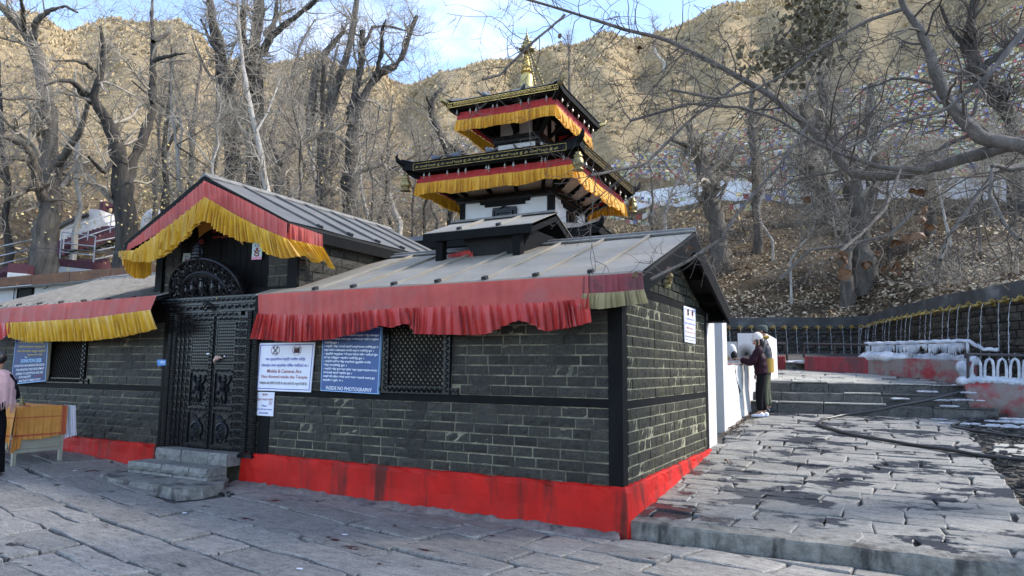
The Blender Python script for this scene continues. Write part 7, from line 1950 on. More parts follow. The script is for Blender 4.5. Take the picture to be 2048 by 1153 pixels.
for a0, c0, D, w, hgt in [(1330, 430, 36, 10, 130), (1310, 470, 30, 9, 160), (1580, 520, 28, 7, 130), (1780, 500, 30, 10, 200), (1900, 480, 28, 9, 200), (1960, 520, 24, 8, 220), (1990, 420, 34, 12, 200), (2030, 500, 26, 9, 240), (1545, 480, 33, 8, 160), (1140, 200, 60, 9, 130), (1330, 130, 70, 10, 90)]:
    k += 1; q = [(a0, c0, w)]; x = a0
    for j in range(1, 6): x += g.normal(0, 8); q.append((x, c0-hgt*j/5, max(2.5, w*(1-.15*j))))
    tree('slim bare sapling among the scrub on the right hand slope', D, [(q, g.uniform(-1, 1))], 600+k, ['bark', 'bark_pale'][k % 2], 'twig', 20, 120, 420, l1=(.7, 1.9), l2=(.5, 1.2), up=.12, name='bare_sapling', group='slim saplings on the right hand slope')
# bushes
for i in range(46):
    if i < 30: a0, c0 = g.uniform(1330, 2040), g.uniform(430, 590)
    else: a0, c0 = g.uniform(0, 880), g.uniform(330, 480)
    p = on_hill(a0, c0)
    if p is None or math.hypot(p[0]-CAM[0], p[1]-CAM[1]) < 24.6 and i < 30 and False: continue
    n = 26; st = np.repeat(p[None], n, 0)+g.normal(0, .15, (n, 3))*[1, 1, 0]; d = g.normal(size=(n, 3))*[1, 1, .25]; d[:, 2] = .55+abs(d[:, 2]); d /= np.linalg.norm(d, axis=1)[:, None]; L = g.uniform(.5, 1.4, n)
    m_ = 6; P = np.empty((n, m_, 3)); P[:, 0] = st
    for j in range(1, m_): d = d+g.normal(size=(n, 3))*.22; d /= np.linalg.norm(d, axis=1)[:, None]; P[:, j] = P[:, j-1]+d*(L/(m_-1))[:, None]
    R_ = np.linspace(.014, .005, m_)[None].repeat(n, 0)
    C2, R2 = grow(P, R_, 150, (.2, .7), g, up=.2, rmin=.006, m=4); v1, q1 = tubes_np(P, R_, 4); v2, q2 = tubes_np(C2, R2, 3)
    o = link('bare_bush', mesh_np('bare_bush', np.r_[v1, v2], np.r_[q1, q2+len(v1)], mats=[M['twig'] if i % 3 else M['twig_dark']])); tag(o, ['low bare twiggy bush on the slope behind the temple', 'low dark twiggy bush on the slope behind the temple'][0 if i % 3 else 1], 'bush', ['pale twiggy bushes on the slopes', 'dark twiggy bushes on the slopes'][0 if i % 3 else 1])

# overhanging tree at the right: its trunk stands outside the picture, its limbs cross it
trunk_base = CAM+ray(2450, 500)*7.5
ot = thing('overhanging_tree', 'smooth grey limbs of a bare tree reaching in from the right edge over the ramp', 'tree', (trunk_base[0], trunk_base[1], .4))
L = [[[trunk_base[0], trunk_base[1], .2, .30]]+px_limb([(2440, 600, 110), (2420, 420, 90), (2350, 300, 74), (2220, 268, 56)], 7.2),
     px_limb([(2260, 262, 52), (2120, 268, 44), (2048, 284, 38), (1980, 300, 36), (1900, 325, 34), (1820, 346, 31), (1760, 355, 28), (1705, 350, 25), (1680, 322, 22), (1650, 284, 20), (1600, 238, 18), (1540, 190, 16), (1480, 155, 15), (1400, 112, 13), (1330, 78, 12), (1250, 60, 10), (1150, 28, 8), (1080, 6, 6), (1010, -12, 4)], 7.4, -1.2),
     px_limb([(2080, 300, 38), (2000, 285, 40), (1960, 272, 38), (1915, 230, 34), (1880, 170, 30), (1860, 110, 26), (1838, 60, 22), (1812, 20, 18), (1795, -20, 14)], 7.0, -.6),
     px_limb([(1810, 16, 11), (1740, 40, 10), (1700, 60, 9), (1640, 100, 8), (1570, 150, 7), (1500, 185, 6), (1430, 197, 4), (1340, 180, 3)], 6.6, -.6),
     px_limb([(1850, 340, 15), (1760, 335, 13), (1690, 312, 11), (1620, 280, 9), (1560, 240, 7), (1480, 215, 6), (1380, 208, 5), (1260, 242, 3)], 6.8, -.8),
     px_limb([(2048, 330, 16), (1990, 345, 14), (1950, 400, 12), (1900, 470, 9), (1880, 520, 5)], 5.6, -.8),
     px_limb([(2090, 330, 14), (2020, 340, 12), (1985, 330, 10), (1980, 390, 9), (2010, 450, 6), (2040, 480, 3)], 5.4, -.5),
     px_limb([(1830, 420, 6), (1780, 470, 8), (1700, 490, 5), (1620, 500, 4), (1560, 560, 3)], 6.2, -.4),
     px_limb([(1620, 245, 7), (1560, 330, 6), (1480, 420, 5), (1440, 480, 5), (1380, 520, 4), (1300, 560, 3)], 6.2, -1.0),
     px_limb([(1800, 340, 7), (1770, 420, 6), (1720, 470, 4), (1660, 520, 3)], 6.0, -.8),
     px_limb([(1490, 160, 5), (1380, 240, 4), (1290, 330, 3), (1180, 352, 2)], 6.6, -1.2),
     px_limb([(1130, 30, 5), (1060, 90, 4), (1000, 150, 3), (965, 160, 2)], 6.4, -.3),
     px_limb([(2048, 60, 20), (1980, 150, 14), (1890, 220, 9), (1780, 250, 6), (1690, 300, 4)], 6.3, -.7)]
tb = trunk_base  # upper limbs out of view, added to shade the courtyard and ramp
for (x, y, z), r, e in (((.2, -.3, 2.5), .17, [(-.8, -.8, 5.5), (-2.2, -1.6, 8.2), (-3.4, -2.6, 9.8)]), ((.1, 0, 3.0), .16, [(.3, .6, 6.0), (-.6, 1.4, 9.0), (-1.6, 2.0, 11.5)]), ((-.4, -.5, 5.2), .10, [(-2.0, .2, 8.4), (-3.8, .6, 9.0), (-5.2, .4, 9.4)]),
                        ((-.6, -.7, 5.5), .10, [(-1.4, -2.4, 7.2), (-2.4, -4.2, 7.8), (-3.4, -5.6, 8.0)]), ((.3, .5, 5.5), .10, [(1.2, -.8, 7.5), (1.0, -2.4, 9.0), (.4, -4.0, 10.0)]), ((0, 1, 7.5), .08, [(-2.0, .2, 9.2), (-3.6, -.6, 10.2), (-5.0, -1.2, 11.0)])):
    n_ = len(e); L.append([[tb[0]+x, tb[1]+y, z, r]]+[[tb[0]+a, tb[1]+b_, c, r*(1-.27*(i+1))] for i, (a, b_, c) in enumerate(e)])
V, Q, P, R_ = limbs_mesh(L, 10, 40, 31, .035)
link('trunk', mesh_np('trunk', V, Q, mats=[M['bark_limb']], smooth=True), ot)
g = np.random.default_rng(32)
C1, R1 = grow(P[1:13], R_[1:13], 175, (.5, 1.5), g, up=.02, out=.9, tmin=.12, rk=.33, rmin=.0045, m=9, wander=.20, droop=.10)
C2, R2 = grow(np.concatenate([C1]), R1, 560, (.25, .75), g, up=.02, tmin=.12, rk=.6, rmin=.0032, m=7, wander=.24, droop=.12)
C2b, R2b = grow(P[3:13], R_[3:13], 130, (.3, .8), g, up=.0, tmin=.15, rk=.4, rmin=.0034, m=7, wander=.22, droop=.12)
C2, R2 = np.concatenate([C2, C2b]), np.concatenate([R2, R2b])
C3, R3 = grow(C2, R2, 1500, (.08, .30), g, up=.05, tmin=.15, rk=.7, rmin=.0024, m=4, wander=.22)
vs, qs, o_ = [], [], 0
def pruned(C_, R__):
    k = (((C_[:, :, 2]-CAM[2])/np.maximum(.5, (C_-CAM)@_f)).min(1) > .115) | ((C_[:, 0]-CAM)@_R/np.maximum(.5, (C_[:, 0]-CAM)@_f) > .8)
    return C_[k], R__[k]
(C1, R1), (C2, R2), (C3, R3) = pruned(C1, R1), pruned(C2, R2), pruned(C3, R3)
U1, W1 = grow(P[13:], R_[13:], 90, (1.2, 2.8), g, up=.1, tmin=.25, rk=.5, rmin=.012, m=8, wander=.2)
U2, W2 = grow(U1, W1, 520, (.6, 1.5), g, up=.1, rk=.6, rmin=.007, m=6)
U3, W3 = grow(U2, W2, 2600, (.25, .7), g, up=.05, rk=.7, rmin=.005, m=4)
for C_, R__, n in ((C1, R1, 5), (C2, R2, 4), (C3, R3, 3), (U1, W1, 5), (U2, W2, 4), (U3, W3, 3)):
    v, q = tubes_np(C_, R__, n); vs.append(v); qs.append(q+o_); o_ += len(v)
link('crown', mesh_np('crown', np.concatenate(vs), np.concatenate(qs), mats=[M['twig_dark']]), ot)
def leaf(b, c, s, g, curl=.5):
    a = nrm(g.normal(size=3)+V3(0, 0, -.9)); w = nrm(np.cross(a, g.normal(size=3))); n_ = np.cross(a, w); vs = []
    for i, (l, ww_) in enumerate(((0, .05), (.25, .42), (.55, .48), (.85, .22), (1.0, .02))):
        k = curl*math.sin(l*2.4)*.35
        for q in (-1, 0, 1): vs.append(c+a*s*l+w*s*ww_*q+n_*s*(k-(.18*abs(q)*curl))+n_*s*.05*g.normal())
    b.add(vs, [(i*3+j, (i+1)*3+j, (i+1)*3+j+1, i*3+j+1) for i in range(4) for j in range(2)])
# bunch of old leaves still clinging to the tree
m = MB(); g = np.random.default_rng(55)
for i in range(620):
    q = g.random()
    cx_, cy_ = (lerp(1650, 1590, q)+g.normal(0, 34), lerp(-10, 150, q)+g.normal(0, 18)) if q < .75 else (1560+g.normal(0, 45), 130+g.normal(0, 20))
    leaf(m, CAM+ray(cx_, cy_)*g.uniform(6.5, 7.6), g.uniform(.04, .085), g, 1.0)
stuff(m.build('clinging_leaves', M['dead_leaf'], ot), 'olive brown bunch of dead leaves clinging to the twigs')
m = MB()
P_ = [CAM+ray(a, c)*7.0 for a, c in ((1700, -40), (1660, 10), (1620, 80), (1590, 140), (1545, 150))]
m.tube(P_, [.012, .011, .010, .008, .005], 6); P_ = [CAM+ray(a, c)*7.1 for a, c in ((1650, 20), (1600, 30), (1560, 90), (1530, 140))]; m.tube(P_, [.01, .009, .008, .005], 6); m.build('leafy_branch', M['twig_dark'], ot)
for (a, c, s, d) in ((1678, 505, .07, 4.6), (1690, 525, .06, 4.6), (1752, 505, .05, 4.8), (1768, 530, .06, 4.8), (1790, 525, .08, 4.6), (1820, 470, .09, 4.6), (1800, 480, .07, 4.7), (1845, 430, .07, 4.7), (1850, 455, .06, 4.7), (1832, 378, .07, 4.8), (1375, 495, .055, 5.6), (1276, 545, .06, 5.8), (1340, 545, .05, 5.8), (1735, 520, .07, 4.7), (1700, 545, .08, 4.6), (1610, 395, .06, 5.5), (1120, 70, .05, 6.5), (1275, 96, .06, 6.0)):
    m = MB(); leaf(m, CAM+ray(a, c)*d, s*1.15, g, 1.2); leaf(m, CAM+ray(a+2, c+3)*d, s*.8, g, 1.2); m.build('hanging_leaf', M['brown_leaf'], ot)

# ================================================================== GROUND COVER ON THE SLOPES
def scatter_quads(n, pts, size, g, flat_=.5, aspect=(.35, .6)):
    a = g.normal(size=(n, 3))*[1, 1, flat_]; a /= np.linalg.norm(a, axis=1)[:, None]; b_ = np.cross(a, g.normal(size=(n, 3))*[flat_, flat_, 1]); b_ /= np.linalg.norm(b_, axis=1)[:, None]
    s = g.uniform(*size, n)[:, None]; w = s*g.uniform(*aspect, n)[:, None]; k = np.cross(a, b_)*s*g.uniform(-.25, .25, n)[:, None]
    V = np.stack([pts-a*s, pts+b_*w+k, pts+a*s, pts-b_*w+k], 1).reshape(-1, 3); i = np.arange(n)*4
    return V, np.concatenate([np.stack([i, i+1, i+3], 1), np.stack([i+1, i+2, i+3], 1)])
def fan_points(n, az0, az1, d0f, d1, g, pw=1.0):
    az = g.uniform(az0, az1, n); d0_ = np.interp(az, f_az, f_d)+d0f; d = d0_+(d1-d0_)*g.random(n)**pw
    x, y = CAM[0]+np.sin(np.radians(az))*d, CAM[1]+np.cos(np.radians(az))*d
    return np.stack([x, y, hill_h(x, y)], 1)
g = np.random.default_rng(71)
P = fan_points(34000, -20, 12, -.55, 46, g, 1.7)
cl = np.sin(P[:, 0]*1.3+1)*np.cos(P[:, 1]*1.1)+.6*np.sin(P[:, 0]*3.1-P[:, 1]*2.2)+.5*g.normal(size=len(P)); P = P[cl > -.55]; n = len(P); P[:, 2] += g.uniform(.0, .12, n)
V, T = scatter_quads(n, P, (.045, .105), g); mi = (g.random(n) > .60).astype(int)
stuff(link('leaf_litter', mesh_np('leaf_litter', V, tris=T, mats=[M['litter_a'], M['litter_b']], midx=np.r_[mi, mi])), 'pale fallen leaves thickly covering the slope above the spout wall')
P = fan_points(15000, -74, -18, 0, 60, g, 1.4); P[:, 2] += g.uniform(.0, .1, len(P)); n = len(P)
V, T = scatter_quads(n, P, (.06, .14), g); mi = (g.random(n) > .55).astype(int)*1; mi[g.random(n) > .8] = 2
stuff(link('leaf_litter', mesh_np('leaf_litter', V, tris=T, mats=[M['litter_a'], M['litter_b'], M['yellow_leaf']], midx=np.r_[mi, mi])), 'fallen leaves scattered under the trees behind the temple')
# yellow leaves still on the low twigs at left
n = 1500; a0 = np.where(g.random(n) < .5, g.normal(330, 50, n), g.uniform(20, 860, n)); c0 = np.where(a0 < 420, g.normal(440, 70, n), g.normal(330, 60, n)); dd = g.uniform(20, 31, n)
P = np.array([at(a, c, D=d) for a, c, d in zip(a0, c0, dd)]); P = P[P[:, 2] > hill_h(P[:, 0], P[:, 1])+.2]; V, T = scatter_quads(len(P), P, (.025, .055), g, 1.0, (.6, .8))
stuff(link('late_leaves', mesh_np('late_leaves', V, tris=T, mats=[M['yellow_leaf']])), 'last yellow leaves on the twigs behind the gatehouse')
# dry grass clumps over the mountainside
n = 120000; P = fan_points(n, -82, 26, 6, 176, g, .85); cl = np.sin(P[:, 0]*.31+1)*np.cos(P[:, 1]*.27)+.7*np.sin(P[:, 0]*.9-P[:, 2]*1.3)+.5*g.normal(size=n); P = P[(P[:, 2] > 8.0) & (cl > -.1)]; n = len(P)
lean = g.normal(size=(n, 3))*.4; lean[:, 2] = 1; s = g.uniform(.10, .34, n)[:, None]*np.clip(np.hypot(P[:, 0]-CAM[0], P[:, 1]-CAM[1])/70, .6, 1.6)[:, None]
V, T = [], []
for k in range(3):
    a = g.uniform(0, 6.283, n); b_ = np.stack([np.cos(a), np.sin(a), np.zeros(n)], 1)*s*.75; tp = P+lean*s+g.normal(size=(n, 3))*s*.35
    V.append(np.stack([P-b_-[0, 0, .1], P+b_-[0, 0, .1], tp], 1).reshape(-1, 3)); T.append(np.arange(n*3).reshape(n, 3)+k*n*3)
stuff(link('dry_grass', mesh_np('dry_grass', np.concatenate(V), tris=np.concatenate(T), mats=[M['grass']])), 'ochre tussocks of dry grass over the mountainside')
n = 2400; P = fan_points(n, -82, 26, 12, 178, g, .85); n = len(P)
K = 26
dv = g.normal(size=(n, K, 3)); dv[:, :, 2] = abs(dv[:, :, 2])*.8; dv /= np.linalg.norm(dv, axis=2, keepdims=True); s = (g.uniform(.15, .60, n))[:, None, None]
V, T = scatter_quads(n*K, (P[:, None]+dv*s*g.uniform(.3, 1.1, (n, K, 1))).reshape(-1, 3), (.05, .16), g, 1.0)
stuff(link('mountain_scrub', mesh_np('mountain_scrub', V, tris=T, mats=[M['shrub']])), 'small dark thorn scrub dotted over the mountainside')

# ================================================================== PRAYER FLAGS
FLM = [M['fl_blue'], M['fl_white'], M['fl_red'], M['fl_green'], M['fl_yellow'], M['cable']]
g = np.random.default_rng(81); made = 0; tries = 0
def flag_string(p, q, sag, fs, group, label, seed):
    g = np.random.default_rng(seed); L = np.linalg.norm(q-p); n = max(6, int(L/(fs*1.12))); u = np.linspace(0, 1, n+1)
    C_ = p+(q-p)*u[:, None]; C_[:, 2] -= sag*4*u*(1-u); C_[:, 2] = np.maximum(C_[:, 2], hill_h(C_[:, 0], C_[:, 1])+.75); C_ += g.normal(0, .03, C_.shape)
    ax = (q-p)/L; V, Q, mi = [], [], []
    v, qd = tubes_np(C_[None], np.full((1, n+1), .012), 3); V.append(v); Q.append(qd); mi.append(np.full(len(qd), 5)); o = len(v)
    c = (C_[1:]+C_[:-1])/2; w = fs*.5; tilt = g.normal(0, .45, (n, 1)); nrm_ = np.cross(ax, [0, 0, 1.]); dn = np.array([0, 0, -1.])*np.cos(tilt)+nrm_*np.sin(tilt); h_ = fs*g.uniform(.7, 1.15, (n, 1))
    bl = nrm_*g.normal(0, .06, (n, 1))
    vv = np.stack([c-ax*w, c+ax*w, c+ax*w*g.uniform(.8, 1, (n, 1))+dn*h_+bl, c-ax*w*g.uniform(.8, 1, (n, 1))+dn*h_-bl], 1).reshape(-1, 3)
    V.append(vv); Q.append(np.arange(len(vv)).reshape(-1, 4)+o); k0 = g.integers(5); mi.append(np.array([1, 4, 2, 1, 0, 4, 3, 1])[(np.arange(n)+k0) % 8])
    return tag(link('prayer_flag_string', mesh_np('prayer_flag_string', np.concatenate(V), quads=np.concatenate(Q), mats=FLM, midx=np.concatenate(mi))), label, 'prayer flags', group)
while made < 135 and tries < 1500:
    tries += 1; r_ = g.random()
    if r_ < .86: a0 = g.uniform(1170, 2080); c0 = g.uniform(max(110, 330-(a0-1170)*.32), 352)
    elif r_ < .96: a0 = g.uniform(700, 940); c0 = g.uniform(280, 345)
    else: a0 = g.uniform(1820, 2060); c0 = g.uniform(60, 200)
    p = on_hill(a0, c0, .9)
    if p is None: continue
    d = np.linalg.norm(p-CAM)
    if d < 44: continue
    L = g.uniform(9, 22); ang = g.normal(0, .16); dirv = V3(math.cos(YAW*-.2+ang), math.sin(ang)-.12, 0); q = p+dirv*L; q[2] = hz(q[0], q[1])+g.uniform(.6, 1.8)
    flag_string(p, q, g.uniform(.15, .6), g.uniform(.15, .24), 'prayer flag strings on the mountainside', 'string of small coloured prayer flags stretched across the dry mountainside', 900+made); made += 1
for i, (a, c, a2, c2, D) in enumerate(((1470, 408, 1640, 412, 41.5), (1500, 412, 1720, 396, 41.2), (1880, 395, 2060, 372, 41), (1460, 440, 1520, 420, 39), (1830, 368, 2060, 350, 40), (1290, 425, 1430, 402, 41.5), (1560, 380, 1760, 360, 42), (1270, 440, 1350, 405, 40))):
    flag_string(at(a, c, D=D), at(a2, c2, D=D), .25, .34, 'prayer flag strings along the white terrace wall', 'string of coloured prayer flags hung along the white terrace wall', 1500+i)

# ================================================================== PEOPLE
def skin_mesh(name, V, E, R_, mat, parent, sub=2, root=0, label=None):
    me = bpy.data.meshes.new(name); me.from_pydata([tuple(v) for v in V], E, [])
    o = bpy.data.objects.new(name, me); COL.objects.link(o)
    md = o.modifiers.new('skin', 'SKIN'); md.use_smooth_shade = True; md.branch_smoothing = .5
    for i, d in enumerate(me.skin_vertices[0].data):
        r = R_[i]; d.radius = (r, r) if np.isscalar(r) else r; d.use_root = (i == root)
    sb = o.modifiers.new('smooth', 'SUBSURF'); sb.levels = sub; sb.render_levels = sub
    dg = bpy.context.evaluated_depsgraph_get(); dg.update()
    m2 = bpy.data.meshes.new_from_object(o.evaluated_get(dg)); m2.materials.clear(); m2.materials.append(mat); m2.name = name
    bpy.data.objects.remove(o); bpy.data.meshes.remove(me)
    m2.polygons.foreach_set('use_smooth', [True]*len(m2.polygons))
    return link(name, m2, parent, label=label)
class Fig:
    """local axes: x = right hand side, y = forward, z = up; placed by base and heading"""
    def __init__(s, base, head, k): s.b = np.asarray(base, float); s.c, s.s = math.cos(head), math.sin(head); s.k = k
    def __call__(s, x, y, z): return s.b+V3((x*s.c-y*s.s)*s.k, (x*s.s+y*s.c)*s.k, z*s.k)
def chain(V, E, R_, start, pts):
    p = start
    for q, r in pts:
        V.append(q); R_.append(r); E.append((p, len(V)-1)); p = len(V)-1
    return p
def hand(V, E, R_, wrist, F, c, d, s, curl, k):
    """palm with four unequal bent fingers and a thumb; c wrist point (local), d forward direction (local), s side sign of thumb"""
    c, d = np.asarray(c, float), nrm(d); up = V3(0, 0, 1); sd = nrm(np.cross(d, up))*s; up = np.cross(sd, d)*s
    L = lambda a, b_, e: F(*(c+d*a+sd*b_+up*e))
    pal = chain(V, E, R_, wrist, [(L(.05, 0, 0), .024*k)])
    for j, (b_, ln) in enumerate(((.026, .066), (.009, .074), (-.009, .069), (-.025, .054))):
        chain(V, E, R_, pal, [(L(.085, b_, 0), .0105*k), (L(.085+ln*.45, b_*1.05, -ln*curl*.35), .0092*k), (L(.085+ln*.75, b_*1.05, -ln*curl*.9), .0078*k)])
    chain(V, E, R_, wrist, [(L(.035, .034, -.004), .012*k), (L(.065, .052, -.012), .0105*k), (L(.088, .052, -.022), .0085*k)])
def person(name, label, base, head, k, jacket, trousers, cap, arms, hairlong=None, hem=None, shoe=None, skirt=False, lean=0.0, headturn=0.0, feet=((-.085, .0), (.085, .06))):
    F = Fig(base, head, k); t = thing(name, label, 'person', base)
    V = [F(0, 0, .93)]; E = []; R_ = [(.11*k, .085*k)]
    ch = chain(V, E, R_, 0, [(F(0, .0+lean*.3, 1.08), (.105*k, .08*k)), (F(0, lean*.7, 1.24), (.125*k, .09*k)), (F(0, lean, 1.36), (.10*k, .075*k))])
    nk = chain(V, E, R_, ch, [(F(0, lean+.01, 1.445), .050*k), (F(0, lean+.03, 1.52), (.066*k, .078*k)), (F(0, lean+.035, 1.60), (.074*k, .090*k)), (F(0, lean+.03, 1.675), (.058*k, .068*k))])
    for s, a in arms.items():
        x = .175*s; el, wr = a['elbow'], a['wrist']
        w = chain(V, E, R_, ch, [(F(x, lean, 1.36), .052*k), (F(*el), .042*k), (F(*wr), .028*k)])
        hand(V, E, R_, w, F, wr, a.get('dir', np.subtract(wr, el)), a.get('thumb', 1), a.get('curl', .7), k)
    for s, (fx, fy) in zip((-1, 1), feet):
        chain(V, E, R_, 0, [(F(.085*s, 0, .86), .085*k), (F((.085*s+fx)/2, fy*.5+.03, .47), .055*k), (F(fx, fy, .09), .040*k), (F(fx, fy+.10, .035), .032*k)])
    skin_mesh('body', V, E, R_, M['skin'], t, 2)
    # coat
    def coat(nm, mat, zl, puff, extra=0.0, sleeves=True):
        extra += .012*k if puff > .01 else 0
        V = [F(0, lean*.2, zl)]; E = []; R_ = [(.165*k+extra, .135*k+extra)]; p = 0; n = 9
        for i in range(1, n):
            q = i/(n-1); z = zl+(1.385-zl)*q; w = (.165+.010*math.sin(q*3.1)-.03*q**3)*k+(puff*k if i % 2 else -puff*k*.5)+extra
            p = chain(V, E, R_, p, [(F(0, lean*q, z), (w, w*.80))])
        chain(V, E, R_, p, [(F(0, lean+.005, 1.455), .075*k+extra), (F(0, lean+.01, 1.475), .068*k+extra)])
        if sleeves:
            for s, a in arms.items():
                el, wr = np.asarray(a['elbow'], float), np.asarray(a['wrist'], float); sh_ = V3(.17*s, lean, 1.36); pts = [(F(*sh_), .085*k+extra)]
                for i in range(1, 5): pts.append((F(*(sh_+(el-sh_)*i/4)), (.072+(puff if i % 2 else -puff*.5))*k+extra))
                for i in range(1, 5): pts.append((F(*(el+(wr-el)*min(.96, i/4))), (.062-.004*i+(puff if i % 2 else -puff*.5))*k+extra))
                chain(V, E, R_, p, pts)
        return skin_mesh(nm, V, E, R_, mat, t, 2)
    if jacket: coat('jacket', jacket[0], jacket[1], jacket[2])
    if hem:
        m = MB(); pr = []; 
        for i in range(5): pr.append([F(.178*math.cos(a)*(1+.02*i), .145*math.sin(a), hem[1]+(hem[2]-hem[1])*i/4) for a in np.linspace(0, 6.283, 20, endpoint=False)])
        m.add([q for r_ in pr for q in r_], [(i*20+j, i*20+(j+1) % 20, (i+1)*20+(j+1) % 20, (i+1)*20+j) for i in range(4) for j in range(20)]); m.build('jacket_hem', hem[0], t, True)
    V = [F(0, 0, .97)]; E = []; R_ = [(.145*k, .115*k)]
    b0 = chain(V, E, R_, 0, [(F(0, 0, .90), (.16*k, .125*k))])
    for s, (fx, fy) in zip((-1, 1), feet):
        pts = [(F(.085*s, 0, .82), .105*k)]
        for i in range(1, 7):
            q = i/6; x = .085*s+(fx-.085*s)*q; y = fy*q+.035*math.sin(q*3.1); pts.append((F(x, y, .82-.72*q), (.100-.035*q+.006*(i % 2))*k))
        chain(V, E, R_, b0, pts)
    skin_mesh('trousers', V, E, R_, trousers, t, 2)
    for (fx, fy) in feet:
        m = MB(); vs = []; sec = [(-.075, .030, .06), (-.04, .040, .085), (.02, .043, .08), (.09, .050, .055), (.15, .046, .045), (.185, .026, .03)]
        for y, w, h_ in sec:
            for a in np.linspace(0, math.pi, 7): vs.append(F(fx+w*math.cos(a), fy+y, .004+h_*math.sin(a)**.7))
        m.add(vs, [(i*7+j, (i+1)*7+j, (i+1)*7+j+1, i*7+j+1) for i in range(5) for j in range(6)]+[tuple(range(7)), tuple(35+j for j in range(7))[::-1]])
        m.build('shoe', shoe or M['shoe'], t, True)
        m = MB()
        m.add([F(fx+w*1.08*q, fy+y*1.02, z) for z in (0, .022) for (y, w, h_) in sec for q in (-1, 1)], [(i*2, i*2+2, i*2+3, i*2+1) for i in range(5)]+[(12+i*2, 12+i*2+1, 12+i*2+3, 12+i*2+2) for i in range(5)]+[(i*2, 12+i*2, 12+i*2+2, i*2+2) for i in range(5)]+[(i*2+1, i*2+3, 12+i*2+3, 12+i*2+1) for i in range(5)])
        m.build('shoe_sole', M['ice'] if not shoe else M['trouser'], t)
    # face
    hc = (0, lean+.035, 1.60); ct_, st_ = math.cos(headturn), math.sin(headturn)
    H = lambda x, y, z: F(hc[0]+x*ct_-y*st_, hc[1]+x*st_+y*ct_, hc[2]+z)
    m = MB(); m.tube([H(0, .078, .012), H(0, .098, -.018), H(0, .082, -.030)], [.010*k, .015*k, .010*k], 6)
    for s in (-1, 1): m.tube([H(s*.072, -.005, .020), H(s*.082, -.012, .0), H(s*.074, -.004, -.030)], [.010*k, .014*k, .009*k], 6)
    m.ball(H(0, .068, -.085), (.026*k, .026*k, .02*k), 8, 6); m.build('nose_and_ears', M['skin'], t, True)
    m = MB()
    for s in (-1, 1): m.ball(H(s*.030, .078, .012), (.011*k,)*3, 6, 5); m.tube([H(s*.014, .087, .032), H(s*.032, .086, .037), H(s*.050, .074, .030)], .005*k, 4)
    m.build('eyes_and_brows', M['hair'], t)
    m = MB(); m.tube([H(-.024, .080, -.052), H(0, .090, -.054), H(.024, .080, -.052)], [.004*k, .008*k, .004*k], 5); m.build('mouth', M['ink_red'], t)
    return F, t, H
# woman in plum jacket and the man beside her, both at the parapet
wbase = on_ramp(1527, 836); wbase = V3(.24, 7.38, rz(0, 7.38)+.012)
kw = 1.55/1.70
F, wt, H = person('person', 'woman in plum quilted jacket and cream knitted hat at the white parapet', wbase, math.radians(98), kw, (M['jacket'], .84, .018), M['trouser'], None,
    {-1: dict(elbow=(-.23, .20, 1.10), wrist=(-.16, .42, 1.17), dir=(.05, .9, .35), thumb=1, curl=.8), 1: dict(elbow=(.25, .02, 1.08), wrist=(.17, .10, .90), dir=(-.2, .4, -.8), thumb=-1, curl=.6)}, feet=((-.08, .05), (.09, -.04)), lean=.04)
m = MB(); g = np.random.default_rng(2); pr = [(.094, -.01), (.101, .03), (.098, .065), (.086, .10), (.062, .13), (.03, .15), (.006, .158)]
vs = [H(r*math.cos(a)*.95, r*math.sin(a)*1.12-.012-.25*z*0, z+.005*math.sin(a*10)*(i % 2)+(.02*(-math.sin(a)) if i < 2 else 0)) for i, (r, z) in enumerate(pr) for a in np.linspace(0, 6.283, 20, endpoint=False)]
m.add(vs, [(i*20+j, i*20+(j+1) % 20, (i+1)*20+(j+1) % 20, (i+1)*20+j) for i in range(len(pr)-1) for j in range(20)]); m.build('knitted_hat', M['knit'], wt, True)
m = MB(); m.tube([H(0, -.085, .02), H(0, -.10, -.06), H(.01, -.085, -.15), H(.02, -.09, -.20)], [.05*kw, .055*kw, .05*kw, .02*kw], 8)
for s in (-1, 1): m.tube([H(s*.075, .01, .0), H(s*.08, -.01, -.06), H(s*.06, .0, -.13)], [.020*kw, .022*kw, .014*kw], 6)
m.build('hair', M['hair'], wt, True)
m = MB(); c = F(-.13, .50, 1.235); a = F(-.13, .53, 1.33); m.obox((c+a)/2, (a-c)/2, nrm(F(1, 0, 0)-F(0, 0, 0))*.036, nrm(F(0, 1, 0)-F(0, 0, 0))*.004); o = m.build('phone', M['hair']); tag(o, 'dark phone held up in the hand of the woman in plum', 'phone')
m = MB(); q = F(.165, .06, .86); m.ball(q, (.012,)*3, 8, 5); m.build('trouser_badge', M['paper'], wt)
mbase = V3(.24, 8.02, rz(0, 7.95)+.012)
km = 1.72/1.72
F, mt, H = person('person', 'man in grey green cap, dark jacket and olive trousers standing behind the woman', mbase, math.radians(96), km, (M['slatecoat'], 1.0, .006), M['olive'], None,
    {-1: dict(elbow=(-.25, .12, 1.10), wrist=(-.18, .32, 1.08), dir=(.1, .9, 0), thumb=1, curl=.8), 1: dict(elbow=(.25, .0, 1.10), wrist=(.22, .08, .88), dir=(0, .2, -.9), thumb=-1, curl=.5)}, hem=(M['mustard'], .78, 1.06), feet=((-.09, .03), (.10, -.03)), lean=.03, shoe=M['slatecoat'])
m = MB(); pr = [(.096, .0), (.099, .03), (.096, .065), (.085, .095), (.055, .115), (.006, .122)]
vs = [H(r*math.cos(a)*.96, r*math.sin(a)*1.12-.01, z+.012) for (r, z) in pr for a in np.linspace(0, 6.283, 18, endpoint=False)]
m.add(vs, [(i*18+j, i*18+(j+1) % 18, (i+1)*18+(j+1) % 18, (i+1)*18+j) for i in range(5) for j in range(18)])
